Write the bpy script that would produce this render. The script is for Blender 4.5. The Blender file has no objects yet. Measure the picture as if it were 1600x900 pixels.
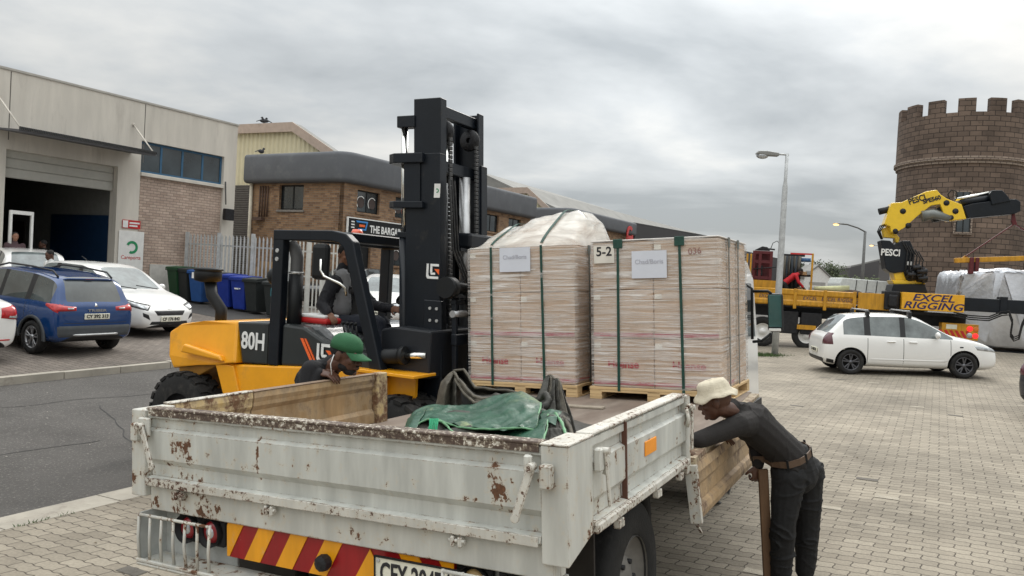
import bpy, bmesh, math, random
from mathutils import Vector, Matrix
from mathutils.bvhtree import BVHTree
C = bpy.context.scene.collection
rad = math.radians
random.seed(7)

# ------------------------------------------------------------------ camera, sky, sun, exposure
FPX, PIT, ROL, HC = 1189.0, rad(1.0), rad(3.15), 2.0
CAM = Vector((0, 0, HC))
_f = Vector((0, math.cos(PIT), -math.sin(PIT))); _u = Vector((0, math.sin(PIT), math.cos(PIT))); _r = Vector((1, 0, 0))
_R = _r*math.cos(ROL) + _u*math.sin(ROL); _U = -_r*math.sin(ROL) + _u*math.cos(ROL)
cd = bpy.data.cameras.new('camera'); cam = bpy.data.objects.new('camera', cd); C.objects.link(cam)
cd.sensor_width = 36; cd.lens = FPX*36/1600; cd.clip_start = .05; cd.clip_end = 3000
m = Matrix((_R, _U, -_f)).transposed().to_4x4(); m.translation = CAM; cam.matrix_world = m
sc = bpy.context.scene; sc.camera = cam

SUN_EL, SUN_AZ = rad(38), rad(20)          # azimuth measured from +Y towards +X
w = bpy.data.worlds.new('World'); sc.world = w; w.use_nodes = True
nt = w.node_tree; N = nt.nodes; Lk = nt.links; N.clear()
def nd(t, **k):
    n = N.new(t)
    for a, b in k.items(): setattr(n, a, b)
    return n
out = nd('ShaderNodeOutputWorld'); bg = nd('ShaderNodeBackground'); bg.inputs[1].default_value = .1
sky = nd('ShaderNodeTexSky'); sky.sky_type = 'NISHITA'; sky.sun_disc = False; sky.sun_elevation = SUN_EL; sky.sun_rotation = SUN_AZ
tc = nd('ShaderNodeTexCoord'); sep = nd('ShaderNodeSeparateXYZ'); Lk.new(tc.outputs['Generated'], sep.inputs[0])
def mth(op, a, b=None, clamp=False):
    n = nd('ShaderNodeMath', operation=op); n.use_clamp = clamp
    for i, x in enumerate((a, b)):
        if x is None: continue
        if isinstance(x, (int, float)): n.inputs[i].default_value = x
        else: Lk.new(x, n.inputs[i])
    return n.outputs[0]
zz = mth('ADD', mth('MAXIMUM', sep.outputs[2], 0.0), .16)
comb = nd('ShaderNodeCombineXYZ'); Lk.new(mth('DIVIDE', sep.outputs[0], zz), comb.inputs[0]); Lk.new(mth('DIVIDE', sep.outputs[1], zz), comb.inputs[1])
def noise(scale, detail, rough, dist=0.0, vec=None, loc=(0, 0, 0), sc_=(1, 1, 1)):
    mp = nd('ShaderNodeMapping'); mp.inputs[1].default_value = loc; mp.inputs[3].default_value = sc_
    Lk.new(vec or comb.outputs[0], mp.inputs[0])
    n = nd('ShaderNodeTexNoise'); n.inputs['Scale'].default_value = scale; n.inputs['Detail'].default_value = detail
    n.inputs['Roughness'].default_value = rough; n.inputs['Distortion'].default_value = dist
    Lk.new(mp.outputs[0], n.inputs['Vector']); return n.outputs[0]
n1 = noise(.62, 6, .52, .35, loc=(3.1, 1.7, 0), sc_=(.8, 1, 1)); n2 = noise(1.9, 6, .55, .2, loc=(8, 2, 3)); n3 = noise(.3, 3, .5, 0, loc=(1, 5, 2))
mixn = mth('ADD', mth('ADD', mth('MULTIPLY', n1, .55), mth('MULTIPLY', n2, .17)), mth('MULTIPLY', n3, .28))
ramp = nd('ShaderNodeValToRGB'); Lk.new(mixn, ramp.inputs[0])
cr = ramp.color_ramp; cr.elements[0].position = .405; cr.elements[0].color = (.36, .388, .405, 1); cr.elements[1].position = .60; cr.elements[1].color = (.88, .865, .82, 1)
e = cr.elements.new(.50); e.color = (.575, .60, .61, 1)
# overcast: brighter towards the zenith and round the veiled sun
el = mth('MULTIPLY', mth('POWER', mth('MAXIMUM', sep.outputs[2], 0.0), 2.0), 3.1)
sd = Vector((math.sin(rad(12))*math.cos(rad(17)), math.cos(rad(12))*math.cos(rad(17)), math.sin(rad(17))))
dt = nd('ShaderNodeVectorMath', operation='DOT_PRODUCT'); Lk.new(tc.outputs['Generated'], dt.inputs[0]); dt.inputs[1].default_value = sd
glow = mth('MULTIPLY', mth('POWER', mth('MAXIMUM', dt.outputs['Value'], 0.0), 22.0), .36)
bri = mth('ADD', mth('ADD', el, glow), .71)
sc1 = nd('ShaderNodeVectorMath', operation='SCALE'); Lk.new(ramp.outputs[0], sc1.inputs[0]); Lk.new(mth('MULTIPLY', bri, 10.0), sc1.inputs['Scale'])
mx = nd('ShaderNodeMix', data_type='RGBA'); mx.inputs[0].default_value = .95
Lk.new(sky.outputs[0], mx.inputs['A']); Lk.new(sc1.outputs[0], mx.inputs['B'])
Lk.new(mx.outputs['Result'], bg.inputs[0]); Lk.new(bg.outputs[0], out.inputs[0])
sl = bpy.data.lights.new('sun', 'SUN'); so = bpy.data.objects.new('sun', sl); C.objects.link(so)
sl.energy = .9; sl.angle = rad(22); sl.color = (1, .96, .9)
so.rotation_euler = Vector((math.sin(SUN_AZ)*math.cos(SUN_EL), math.cos(SUN_AZ)*math.cos(SUN_EL), math.sin(SUN_EL))).to_track_quat('Z', 'Y').to_euler()
vs = sc.view_settings; vs.view_transform = 'Standard'; vs.look = 'None'; vs.exposure = 0.27; vs.gamma = 1; vs.use_curve_mapping = False

# ------------------------------------------------------------------ rays and frames
def ray(u, v):
    a = (u-800)/FPX; b = (450-v)/FPX
    return _f + _R*a + _U*b
def atD(u, v, D):                      # point at distance D along world +Y
    d = ray(u, v); return CAM + d*(D/d.y)
def gz(u, v, z):                       # point at height z
    d = ray(u, v); return CAM + d*((z-HC)/d.z)
SA = rad(29.3); SX = Vector((math.sin(SA), math.cos(SA), 0)); SN = Vector((-math.cos(SA), math.sin(SA), 0)); SYAW = rad(90-29.3)
def P(s, n, z=0): return SX*s + SN*n + Vector((0, 0, z))
def hn(u, v, n):                       # (s,z) where the pixel ray meets the street-parallel plane n
    d = ray(u, v); t = n/(d@SN if False else d.dot(SN)); q = CAM + d*t; return q.dot(SX), q.z
def hs(u, v, s):                       # (n,z) on the plane across the street
    d = ray(u, v); t = s/d.dot(SX); q = CAM + d*t; return q.dot(SN), q.z
K1, K2, KA = 6.7, 12.3, 22.0
def base(s): return .012*max(0, min(s-6, 50))
def gnd(s, n):
    b = base(s)
    if n <= K1: return b - .038*max(0, n)
    if n <= K2: return b - .355 + (n-K1)/(K2-K1)*.245
    return b + min(n-K2, KA-K2)*.055
def gxy(x, y):
    q = Vector((x, y, 0)); return gnd(q.dot(SX), q.dot(SN))
# truck frame (fitted): local x right, y forward, z up, origin rear right top corner
TS = 1.13
def eul(y, p, r): return Matrix.Rotation(rad(y), 3, 'Z') @ Matrix.Rotation(rad(p), 3, 'X') @ Matrix.Rotation(rad(r), 3, 'Y')
TR = eul(-27.8, .07, -4.14); TO = CAM + (Vector((.212, 2.444, 1.4543))-CAM)*TS
def TW(p): return TR @ (Vector(p)*TS) + TO
def TL(u, v, axis, val):
    dl = TR.transposed() @ ray(u, v); ol = TR.transposed() @ (CAM-TO)/TS
    t = (val-ol[axis])/dl[axis]; return ol + dl*t

# ------------------------------------------------------------------ materials
MATS = {}
def mat(name, col=(.5, .5, .5), rough=.6, metal=0, var=.12, scale=6, bump=.0, bscale=40, col2=None, fac2=(.5, .6), s2=8, coat=0, coords='Object', spec=.5, stretch=(1, 1, 1), detail=5, alpha=1, trans=0, ior=1.45, emit=None):
    if name in MATS: return MATS[name]
    m = bpy.data.materials.new(name); m.use_nodes = True; t = m.node_tree; n = t.nodes; l = t.links
    b = n['Principled BSDF']; b.inputs['Roughness'].default_value = rough; b.inputs['Metallic'].default_value = metal
    b.inputs['Coat Weight'].default_value = coat; b.inputs['Specular IOR Level'].default_value = spec; b.inputs['IOR'].default_value = ior
    b.inputs['Alpha'].default_value = alpha; b.inputs['Transmission Weight'].default_value = trans
    c = n.new('ShaderNodeTexCoord'); mp = n.new('ShaderNodeMapping'); mp.inputs[3].default_value = stretch; l.new(c.outputs[coords], mp.inputs[0])
    def nz(s, d=detail, r=.6, off=0):
        x = n.new('ShaderNodeTexNoise'); x.inputs['Scale'].default_value = s; x.inputs['Detail'].default_value = d; x.inputs['Roughness'].default_value = r
        if off:
            m2 = n.new('ShaderNodeMapping'); m2.inputs[1].default_value = (off, off*2, off*3); l.new(mp.outputs[0], m2.inputs[0]); l.new(m2.outputs[0], x.inputs[0])
        else: l.new(mp.outputs[0], x.inputs[0])
        return x.outputs[0]
    a = nz(scale); mr = n.new('ShaderNodeMapRange'); l.new(a, mr.inputs[0]); mr.inputs[1].default_value = .3; mr.inputs[2].default_value = .7
    mr.inputs[3].default_value = 1-var; mr.inputs[4].default_value = 1+var
    sc_ = n.new('ShaderNodeVectorMath'); sc_.operation = 'SCALE'; sc_.inputs[0].default_value = col[:3]; l.new(mr.outputs[0], sc_.inputs['Scale'])
    cur = sc_.outputs[0]
    if col2:
        k = nz(s2, 8, .68, 3.3); m3 = n.new('ShaderNodeMapRange'); l.new(k, m3.inputs[0]); m3.inputs[1].default_value = fac2[0]; m3.inputs[2].default_value = fac2[1]
        mi = n.new('ShaderNodeMix'); mi.data_type = 'RGBA'; l.new(m3.outputs[0], mi.inputs[0]); l.new(cur, mi.inputs['A']); mi.inputs['B'].default_value = (*col2[:3], 1)
        cur = mi.outputs['Result']
        rr = n.new('ShaderNodeMapRange'); l.new(m3.outputs[0], rr.inputs[0]); rr.inputs[3].default_value = rough; rr.inputs[4].default_value = .9; l.new(rr.outputs[0], b.inputs['Roughness'])
        m['fac'] = 1
    l.new(cur, b.inputs['Base Color'])
    if bump:
        bp = n.new('ShaderNodeBump'); bp.inputs['Strength'].default_value = min(1, bump); bp.inputs['Distance'].default_value = .02*max(1, bump)
        l.new(nz(bscale, 6, .6, 1.7), bp.inputs['Height']); l.new(bp.outputs[0], b.inputs['Normal'])
    if emit: b.inputs['Emission Color'].default_value = (*emit[0], 1); b.inputs['Emission Strength'].default_value = emit[1]
    MATS[name] = m; return m
def brickmat(name, c1, c2, mortar, bw, rh, ms=.012, bump=.6, wob=0, dirt=.25, rough=.85, rot=0, bias=0, coords='UV', gscale=1.2):
    if name in MATS: return MATS[name]
    m = bpy.data.materials.new(name); m.use_nodes = True; t = m.node_tree; n = t.nodes; l = t.links; b = n['Principled BSDF']
    b.inputs['Roughness'].default_value = rough; b.inputs['Specular IOR Level'].default_value = .3
    c = n.new('ShaderNodeTexCoord'); mp = n.new('ShaderNodeMapping'); l.new(c.outputs[coords], mp.inputs[0]); mp.inputs[2].default_value = (0, 0, rot)
    vec = mp.outputs[0]
    if wob:
        sp = n.new('ShaderNodeSeparateXYZ'); l.new(vec, sp.inputs[0])
        def M(op, a, b_=None):
            x = n.new('ShaderNodeMath'); x.operation = op
            for i, q in enumerate((a, b_)):
                if q is None: continue
                if isinstance(q, (int, float)): x.inputs[i].default_value = q
                else: l.new(q, x.inputs[i])
            return x.outputs[0]
        du = M('MULTIPLY', M('SINE', M('MULTIPLY', sp.outputs[0], 2*math.pi/(bw/2))), wob)
        dv = M('MULTIPLY', M('SINE', M('MULTIPLY', sp.outputs[1], 2*math.pi/rh)), wob*.8)
        cb = n.new('ShaderNodeCombineXYZ'); l.new(M('ADD', sp.outputs[0], dv), cb.inputs[0]); l.new(M('ADD', sp.outputs[1], du), cb.inputs[1]); vec = cb.outputs[0]
    # slight irregularity of the laying
    nz0 = n.new('ShaderNodeTexNoise'); nz0.inputs['Scale'].default_value = 1.3/bw; l.new(vec, nz0.inputs[0])
    sv = n.new('ShaderNodeVectorMath'); sv.operation = 'MULTIPLY_ADD'; l.new(nz0.outputs[1], sv.inputs[0]); sv.inputs[1].default_value = (rh*.09,)*3; l.new(vec, sv.inputs[2])
    br = n.new('ShaderNodeTexBrick'); l.new(sv.outputs[0], br.inputs[0]); br.inputs['Scale'].default_value = 1
    br.inputs['Brick Width'].default_value = bw; br.inputs['Row Height'].default_value = rh; br.inputs['Mortar Size'].default_value = ms; br.inputs['Mortar Smooth'].default_value = .3
    br.inputs['Bias'].default_value = bias
    br.inputs['Color1'].default_value = (*c1, 1); br.inputs['Color2'].default_value = (*c2, 1); br.inputs['Mortar'].default_value = (*mortar, 1)
    a = n.new('ShaderNodeTexNoise'); a.inputs['Scale'].default_value = gscale; a.inputs['Detail'].default_value = 7; a.inputs['Roughness'].default_value = .65; l.new(c.outputs[coords], a.inputs[0])
    a2 = n.new('ShaderNodeTexNoise'); a2.inputs['Scale'].default_value = 45; a2.inputs['Detail'].default_value = 4; l.new(c.outputs[coords], a2.inputs[0])
    mr = n.new('ShaderNodeMapRange'); l.new(a.outputs[0], mr.inputs[0]); mr.inputs[1].default_value = .3; mr.inputs[2].default_value = .7; mr.inputs[3].default_value = 1-dirt; mr.inputs[4].default_value = 1+dirt*.6
    a3 = n.new('ShaderNodeTexNoise'); a3.inputs['Scale'].default_value = gscale*4.7; a3.inputs['Detail'].default_value = 8; a3.inputs['Roughness'].default_value = .75; l.new(c.outputs[coords], a3.inputs[0])
    mr3 = n.new('ShaderNodeMapRange'); l.new(a3.outputs[0], mr3.inputs[0]); mr3.inputs[1].default_value = .58; mr3.inputs[2].default_value = .78; mr3.inputs[3].default_value = 1; mr3.inputs[4].default_value = 1-dirt*1.3
    mr2 = n.new('ShaderNodeMapRange'); l.new(a2.outputs[0], mr2.inputs[0]); mr2.inputs[1].default_value = .3; mr2.inputs[2].default_value = .7; mr2.inputs[3].default_value = .86; mr2.inputs[4].default_value = 1.12
    mm = n.new('ShaderNodeMath'); mm.operation = 'MULTIPLY'; l.new(mr.outputs[0], mm.inputs[0]); l.new(mr2.outputs[0], mm.inputs[1])
    mm0 = mm; mm = n.new('ShaderNodeMath'); mm.operation = 'MULTIPLY'; l.new(mm0.outputs[0], mm.inputs[0]); l.new(mr3.outputs[0], mm.inputs[1])
    s_ = n.new('ShaderNodeVectorMath'); s_.operation = 'SCALE'; l.new(br.outputs[0], s_.inputs[0]); l.new(mm.outputs[0], s_.inputs['Scale']); l.new(s_.outputs[0], b.inputs['Base Color'])
    hh = n.new('ShaderNodeMath'); hh.operation = 'MULTIPLY_ADD'; l.new(a2.outputs[0], hh.inputs[0]); hh.inputs[1].default_value = .5
    iv = n.new('ShaderNodeMath'); iv.operation = 'SUBTRACT'; iv.inputs[0].default_value = 1; l.new(br.outputs['Fac'], iv.inputs[1]); l.new(iv.outputs[0], hh.inputs[2])
    bp = n.new('ShaderNodeBump'); bp.inputs['Strength'].default_value = bump; bp.inputs['Distance'].default_value = .012; l.new(hh.outputs[0], bp.inputs['Height']); l.new(bp.outputs[0], b.inputs['Normal'])
    MATS[name] = m; return m

def rusty(name, col, rust=(.10, .045, .022), lo=.60, hi=.64, s=9, rough=.45, bump=.15, stain=(.55, .46, .33), edge=True, dirt=.2, metal=0, spots=None):
    """painted steel with chipped rust patches, pale stains round them and rust along sharp edges"""
    if name in MATS: return MATS[name]
    m = bpy.data.materials.new(name); m.use_nodes = True; t = m.node_tree; n = t.nodes; l = t.links; b = n['Principled BSDF']
    c = n.new('ShaderNodeTexCoord')
    def nz(s, d, r, off=0, st=(1, 1, 1)):
        mp = n.new('ShaderNodeMapping'); mp.inputs[1].default_value = (off, off*1.3, off*.7); mp.inputs[3].default_value = st; l.new(c.outputs['Object'], mp.inputs[0])
        x = n.new('ShaderNodeTexNoise'); x.inputs['Scale'].default_value = s; x.inputs['Detail'].default_value = d; x.inputs['Roughness'].default_value = r; l.new(mp.outputs[0], x.inputs[0]); return x.outputs[0]
    def mr(i, a, b_, c_=0, d_=1):
        x = n.new('ShaderNodeMapRange'); l.new(i, x.inputs[0])
        for k, q in zip((1, 2, 3, 4), (a, b_, c_, d_)): x.inputs[k].default_value = q
        return x.outputs[0]
    def mx(f, A, B):
        x = n.new('ShaderNodeMix'); x.data_type = 'RGBA'; l.new(f, x.inputs[0])
        for k, q in (('A', A), ('B', B)):
            if isinstance(q, tuple): x.inputs[k].default_value = (*q, 1)
            else: l.new(q, x.inputs[k])
        return x.outputs['Result']
    big = nz(1.7, 3, .5, 5); fine = nz(s*4, 8, .75, 1, (1, 1, .7)); med = nz(s, 8, .7, 2)
    su = n.new('ShaderNodeMath'); su.operation = 'MULTIPLY_ADD'; l.new(big, su.inputs[0]); su.inputs[1].default_value = .45; l.new(med, su.inputs[2])
    su2 = n.new('ShaderNodeMath'); su2.operation = 'MULTIPLY_ADD'; l.new(fine, su2.inputs[0]); su2.inputs[1].default_value = .35; l.new(su.outputs[0], su2.inputs[2])
    drop = su2.outputs[0]
    if edge:
        bv = n.new('ShaderNodeBevel'); bv.samples = 4; bv.inputs[0].default_value = .008
        g = n.new('ShaderNodeNewGeometry'); dp = n.new('ShaderNodeVectorMath'); dp.operation = 'DOT_PRODUCT'; l.new(bv.outputs[0], dp.inputs[0]); l.new(g.outputs['Normal'], dp.inputs[1])
        ed = mr(dp.outputs['Value'], .97, .80, 0, .17)
        ad = n.new('ShaderNodeMath'); ad.operation = 'ADD'; l.new(ed, ad.inputs[0]); l.new(drop, ad.inputs[1]); drop = ad.outputs[0]
    for (sc0, srad, sam) in (spots or []):
        vd = n.new('ShaderNodeVectorMath'); vd.operation = 'SUBTRACT'; l.new(c.outputs['Object'], vd.inputs[0]); vd.inputs[1].default_value = sc0
        vm = n.new('ShaderNodeVectorMath'); vm.operation = 'MULTIPLY'; l.new(vd.outputs[0], vm.inputs[0]); vm.inputs[1].default_value = tuple(1/q for q in srad)
        vl = n.new('ShaderNodeVectorMath'); vl.operation = 'LENGTH'; l.new(vm.outputs[0], vl.inputs[0])
        ad2 = n.new('ShaderNodeMath'); ad2.operation = 'ADD'; l.new(mr(vl.outputs['Value'], .2, 1.0, sam, 0), ad2.inputs[0]); l.new(drop, ad2.inputs[1]); drop = ad2.outputs[0]
    k = .40
    rf = mr(drop, lo+k, hi+k); sf = mr(drop, lo+k-.10, hi+k)
    streak = nz(5, 6, .6, 9, (2.2, 2.2, .35)); dm = mr(streak, .35, .7, 1-dirt, 1.05)
    sv = n.new('ShaderNodeVectorMath'); sv.operation = 'SCALE'; sv.inputs[0].default_value = col; l.new(dm, sv.inputs['Scale'])
    sfm = n.new('ShaderNodeMath'); sfm.operation = 'MULTIPLY'; sfm.inputs[1].default_value = .5; l.new(sf, sfm.inputs[0])
    c1 = mx(sfm.outputs[0], sv.outputs[0], stain)
    rv = n.new('ShaderNodeVectorMath'); rv.operation = 'SCALE'; rv.inputs[0].default_value = rust; l.new(mr(fine, .3, .7, .5, 1.7), rv.inputs['Scale'])
    c2 = mx(rf, c1, rv.outputs[0]); l.new(c2, b.inputs['Base Color'])
    l.new(mr(rf, 0, 1, rough, .9), b.inputs['Roughness']); b.inputs['Metallic'].default_value = metal
    bp = n.new('ShaderNodeBump'); bp.inputs['Strength'].default_value = .35; bp.inputs['Distance'].default_value = .004
    hb = n.new('ShaderNodeMath'); hb.operation = 'MULTIPLY_ADD'; l.new(rf, hb.inputs[0]); hb.inputs[1].default_value = -.8; l.new(nz(2.6, 2, .5, 4), hb.inputs[2])
    l.new(hb.outputs[0], bp.inputs['Height']); l.new(bp.outputs[0], b.inputs['Normal'])
    MATS[name] = m; return m

BLK = mat('black_paint', (.0055, .008, .012), .42, var=.25, scale=3, bump=.05, bscale=60, coat=.08, spec=.35, col2=(.035, .033, .03), fac2=(.60, .78), s2=5)
BLK2 = mat('black_plastic', (.009, .010, .011), .5, spec=.35, var=.2, bump=.08, bscale=120)
DARK = mat('dark_steel', (.018, .018, .02), .55, metal=.3, var=.4, scale=10, bump=.15)
RUB = mat('tyre_rubber', (.013, .0125, .012), .85, var=.3, scale=12, bump=.25, bscale=60, col2=(.05, .045, .04), fac2=(.52, .78), s2=7)
YEL = mat('forklift_yellow', (.83, .36, .010), .34, var=.07, scale=4, coat=.25, bump=.04, bscale=30, col2=(.50, .25, .05), fac2=(.58, .85), s2=4)
GREY = mat('charcoal_panel', (.022, .026, .026), .42, var=.12, coat=.15, bump=.03, bscale=200)
CHR = mat('chromed_rod', (.75, .74, .70), .12, metal=1, var=.1)
STEEL = mat('bare_steel', (.42, .42, .42), .4, metal=.8, var=.2)
GALV = mat('galvanised_steel', (.46, .47, .47), .5, metal=.35, var=.18, scale=9, bump=.05)
WHT = mat('white_car_paint', (.80, .79, .765), .22, var=.03, scale=1.2, coat=.6)
WHT2 = mat('white_painted_metal', (.74, .73, .70), .4, var=.08)
BLUEP = mat('blue_car_paint', (.005, .040, .150), .18, metal=.15, var=.08, coat=.8)
GLS = mat('car_glass', (.05, .06, .06), .04, spec=.9, var=.5, scale=1.5, coat=.6)
GLSL = mat('pale_car_glass', (.13, .15, .15), .05, spec=.8, var=.55, scale=2.4, coat=.5)
REDL = mat('red_lamp', (.42, .012, .015), .15, coat=.7, var=.3, scale=18)
CLR = mat('clear_lamp', (.42, .43, .44), .12, coat=.7, var=.5, scale=14, metal=.45)
AMB = mat('amber_lamp', (.75, .22, .02), .2, coat=.5)
ALLOY = mat('alloy_rim', (.42, .42, .43), .3, metal=.7, var=.15)
ALLOYD = mat('grey_rim', (.12, .12, .13), .35, metal=.6, var=.15)
CONC = mat('painted_plaster', (.60, .56, .495), .88, var=.12, scale=.9, bump=.15, bscale=25, col2=(.40, .365, .32), fac2=(.55, .82), s2=1.1, stretch=(2.6, 2.6, .4))
BRICKP = brickmat('pale_pink_brick', (.56, .435, .355), (.44, .33, .265), (.25, .20, .17), .24, .088, .009)
BRICKO = brickmat('orange_brown_brick', (.36, .22, .125), (.17, .095, .06), (.24, .20, .15), .24, .088, .010, bias=-.1)
STONE = brickmat('tower_blockwork', (.185, .135, .105), (.125, .092, .073), (.055, .042, .034), .62, .30, .022, dirt=.35, bump=.9, gscale=.5)
STONEL = brickmat('pale_blockwork', (.33, .27, .22), (.28, .22, .18), (.08, .06, .05), .40, .16, .02)
PAV = brickmat('interlocking_pavers', (.325, .285, .225), (.24, .208, .163), (.095, .08, .063), .225, .112, .0055, wob=.006, dirt=.36, bump=.55, gscale=.55)
PAVD = brickmat('apron_pavers', (.20, .17, .145), (.15, .128, .11), (.07, .06, .05), .22, .11, .007, wob=.006, dirt=.3, gscale=.6)
ASPH = mat('asphalt', (.090, .084, .078), .85, var=.18, scale=1.1, bump=.6, bscale=130, col2=(.24, .22, .20), fac2=(.55, .70), s2=38, spec=.3)
KERB = mat('concrete_kerb', (.34, .31, .26), .9, var=.2, scale=2.4, bump=.3, bscale=50, col2=(.22, .19, .16), fac2=(.55, .75), s2=5)
GROUNDM = mat('far_ground', (.20, .19, .16), .95, var=.2, scale=.05)
CREAM = mat('cream_sheet', (.62, .56, .38), .6, var=.06, scale=2)
FASC = mat('grey_fascia', (.115, .12, .13), .8, var=.10, scale=1.3, bump=.1, bscale=10, col2=(.17, .175, .18), fac2=(.55, .8), s2=1.6)
ROOFM = mat('roof_sheet', (.24, .235, .22), .8, var=.15, scale=1)
ROOFB = mat('beige_verge', (.42, .33, .27), .85, var=.1)
DSH = mat('dark_cladding', (.028, .026, .028), .6, var=.1, scale=1)
SHUT = mat('shutter_pale', (.42, .41, .37), .6, var=.06)
SHUTD = mat('shutter_dark', (.085, .075, .065), .6, var=.2)
BLUEF = mat('blue_window_frame', (.035, .11, .20), .5)
WINB = mat('building_glass', (.035, .045, .05), .06, spec=.8, var=.6, scale=.8, coat=.4)
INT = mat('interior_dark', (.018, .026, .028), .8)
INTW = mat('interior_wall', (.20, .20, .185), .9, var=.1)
BLUED = mat('blue_door', (.008, .03, .075), .5)
RED = mat('red_paint', (.50, .02, .02), .4); ORNG = mat('orange_vinyl', (.85, .14, .03), .4)
SKIN = mat('dark_skin', (.085, .037, .022), .45, var=.15, scale=25, bump=.05)
SKINB = mat('brown_skin', (.24, .115, .07), .5, var=.12, scale=25)
HAIR = mat('black_hair', (.010, .009, .009), .8, bump=.6, bscale=200)
BOLT = mat('bolt_steel', (.55, .55, .54), .35, metal=.6)
LET = mat('white_lettering', (.78, .78, .76), .5); LETB = mat('black_lettering', (.02, .02, .022), .6)

# ------------------------------------------------------------------ mesh building
def tagp(o, label=None, cat=None, group=None, kind=None):
    if label: o['label'] = label
    if cat: o['category'] = cat
    if group: o['group'] = group
    if kind: o['kind'] = kind
    return o
def thing(name, label, cat, loc=(0, 0, 0), rotz=0, group=None, mtx=None, scale=1):
    o = bpy.data.objects.new(name, None); C.objects.link(o); o.empty_display_size = .2
    o.location = loc; o.rotation_euler = (0, 0, rotz)
    if mtx is not None: o.rotation_euler = mtx.to_euler()
    if scale != 1: o.scale = (scale,)*3
    return tagp(o, label, cat, group)
def autouv(bm):
    uv = bm.loops.layers.uv.verify()
    for f in bm.faces:
        nn = f.normal
        if abs(nn.z) > .75:
            for lp in f.loops: lp[uv].uv = (lp.vert.co.x, lp.vert.co.y)
        else:
            t = Vector((-nn.y, nn.x, 0)).normalized()
            for lp in f.loops: lp[uv].uv = (lp.vert.co.dot(t), lp.vert.co.z)
class MB:
    def __init__(s, org=(0, 0, 0)): s.bm = bmesh.new(); s.org = Vector(org); s.smooth = False; s.uvdone = False
    def poly(s, vs, fs, smooth=False):
        vv = [s.bm.verts.new(Vector(v)-s.org) for v in vs]
        for f in fs:
            try: ff = s.bm.faces.new([vv[i] for i in f]); ff.smooth = smooth
            except ValueError: pass
        return vv
    def box(s, lo, hi, bev=0, M=None):
        x0, y0, z0 = [min(a, b) for a, b in zip(lo, hi)]; x1, y1, z1 = [max(a, b) for a, b in zip(lo, hi)]
        b = bmesh.new(); bmesh.ops.create_cube(b, size=1)
        for v in b.verts: v.co = Vector(((x0+x1)/2+v.co.x*(x1-x0), (y0+y1)/2+v.co.y*(y1-y0), (z0+z1)/2+v.co.z*(z1-z0)))
        if bev: bmesh.ops.bevel(b, geom=list(b.edges), offset=min(bev, .45*min(x1-x0, y1-y0, z1-z0)), segments=2 if bev > .01 else 1, profile=.5, affect='EDGES')
        s.merge(b, M); return s
    def merge(s, b, M=None, smooth=None):
        b.verts.index_update(); vv = [s.bm.verts.new(((M @ v.co) if M is not None else v.co)-s.org) for v in b.verts]
        for f in b.faces:
            ff = s.bm.faces.new([vv[v.index] for v in f.verts]); ff.smooth = f.smooth if smooth is None else smooth
        b.free()
    def obox(s, c, ax, half, bev=0):             # oriented box: centre, 3 axes, half sizes
        M = Matrix((ax[0], ax[1], ax[2])).transposed().to_4x4(); M.translation = Vector(c)
        return s.box([-h for h in half], half, bev, M)
    def bar(s, a, b, wd, dp=None, up=(0, 0, 1), bev=0):
        a = Vector(a); b = Vector(b); d = (b-a); L = d.length; d.normalize(); up = Vector(up)
        if abs(d.dot(up)) > .98: up = Vector((0, 1, 0)) if abs(d.y) < .9 else Vector((1, 0, 0))
        x = d.cross(up).normalized(); y = x.cross(d).normalized()
        return s.obox((a+b)/2, (x, d, y), (wd/2, L/2, (dp or wd)/2), bev)
    def tube(s, pts, r, n=10, cap=True, smooth=True):
        pts = [Vector(p) for p in pts]; k = len(pts); rr = r if isinstance(r, (list, tuple)) else [r]*k
        pv = None; rings = []
        for i, p in enumerate(pts):
            d = (pts[min(i+1, k-1)]-pts[max(i-1, 0)]).normalized()
            if pv is None:
                pv = d.cross(Vector((0, 0, 1)));
                if pv.length < .1: pv = d.cross(Vector((0, 1, 0)))
            pv = (pv - d*pv.dot(d)).normalized(); q = d.cross(pv)
            rings.append([p + (pv*math.cos(2*math.pi*j/n)+q*math.sin(2*math.pi*j/n))*rr[i] for j in range(n)])
        vs = [v for g in rings for v in g]; fs = []
        for i in range(k-1):
            for j in range(n): a = i*n+j; b = i*n+(j+1) % n; fs.append((a, b, b+n, a+n))
        vv = s.poly(vs, fs, smooth)
        if cap:
            for rg in (vv[:n][::-1], vv[-n:]):
                try: s.bm.faces.new(rg)
                except ValueError: pass
        return s
    def prism(s, pts2, axis, lo, hi, bev=0):      # polygon in the two other axes, extruded along axis
        def mk(a, b, t): return {0: (t, a, b), 1: (a, t, b), 2: (a, b, t)}[axis]
        n = len(pts2); b = bmesh.new(); v0 = [b.verts.new(mk(*p, lo)) for p in pts2]; v1 = [b.verts.new(mk(*p, hi)) for p in pts2]
        b.faces.new(v0); b.faces.new(v1[::-1])
        for i in range(n): b.faces.new((v0[i], v0[(i+1) % n], v1[(i+1) % n], v1[i]))
        bmesh.ops.recalc_face_normals(b, faces=b.faces)
        if bev: bmesh.ops.bevel(b, geom=list(b.edges), offset=bev, segments=2, profile=.5, affect='EDGES', clamp_overlap=True)
        s.merge(b); return s
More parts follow.
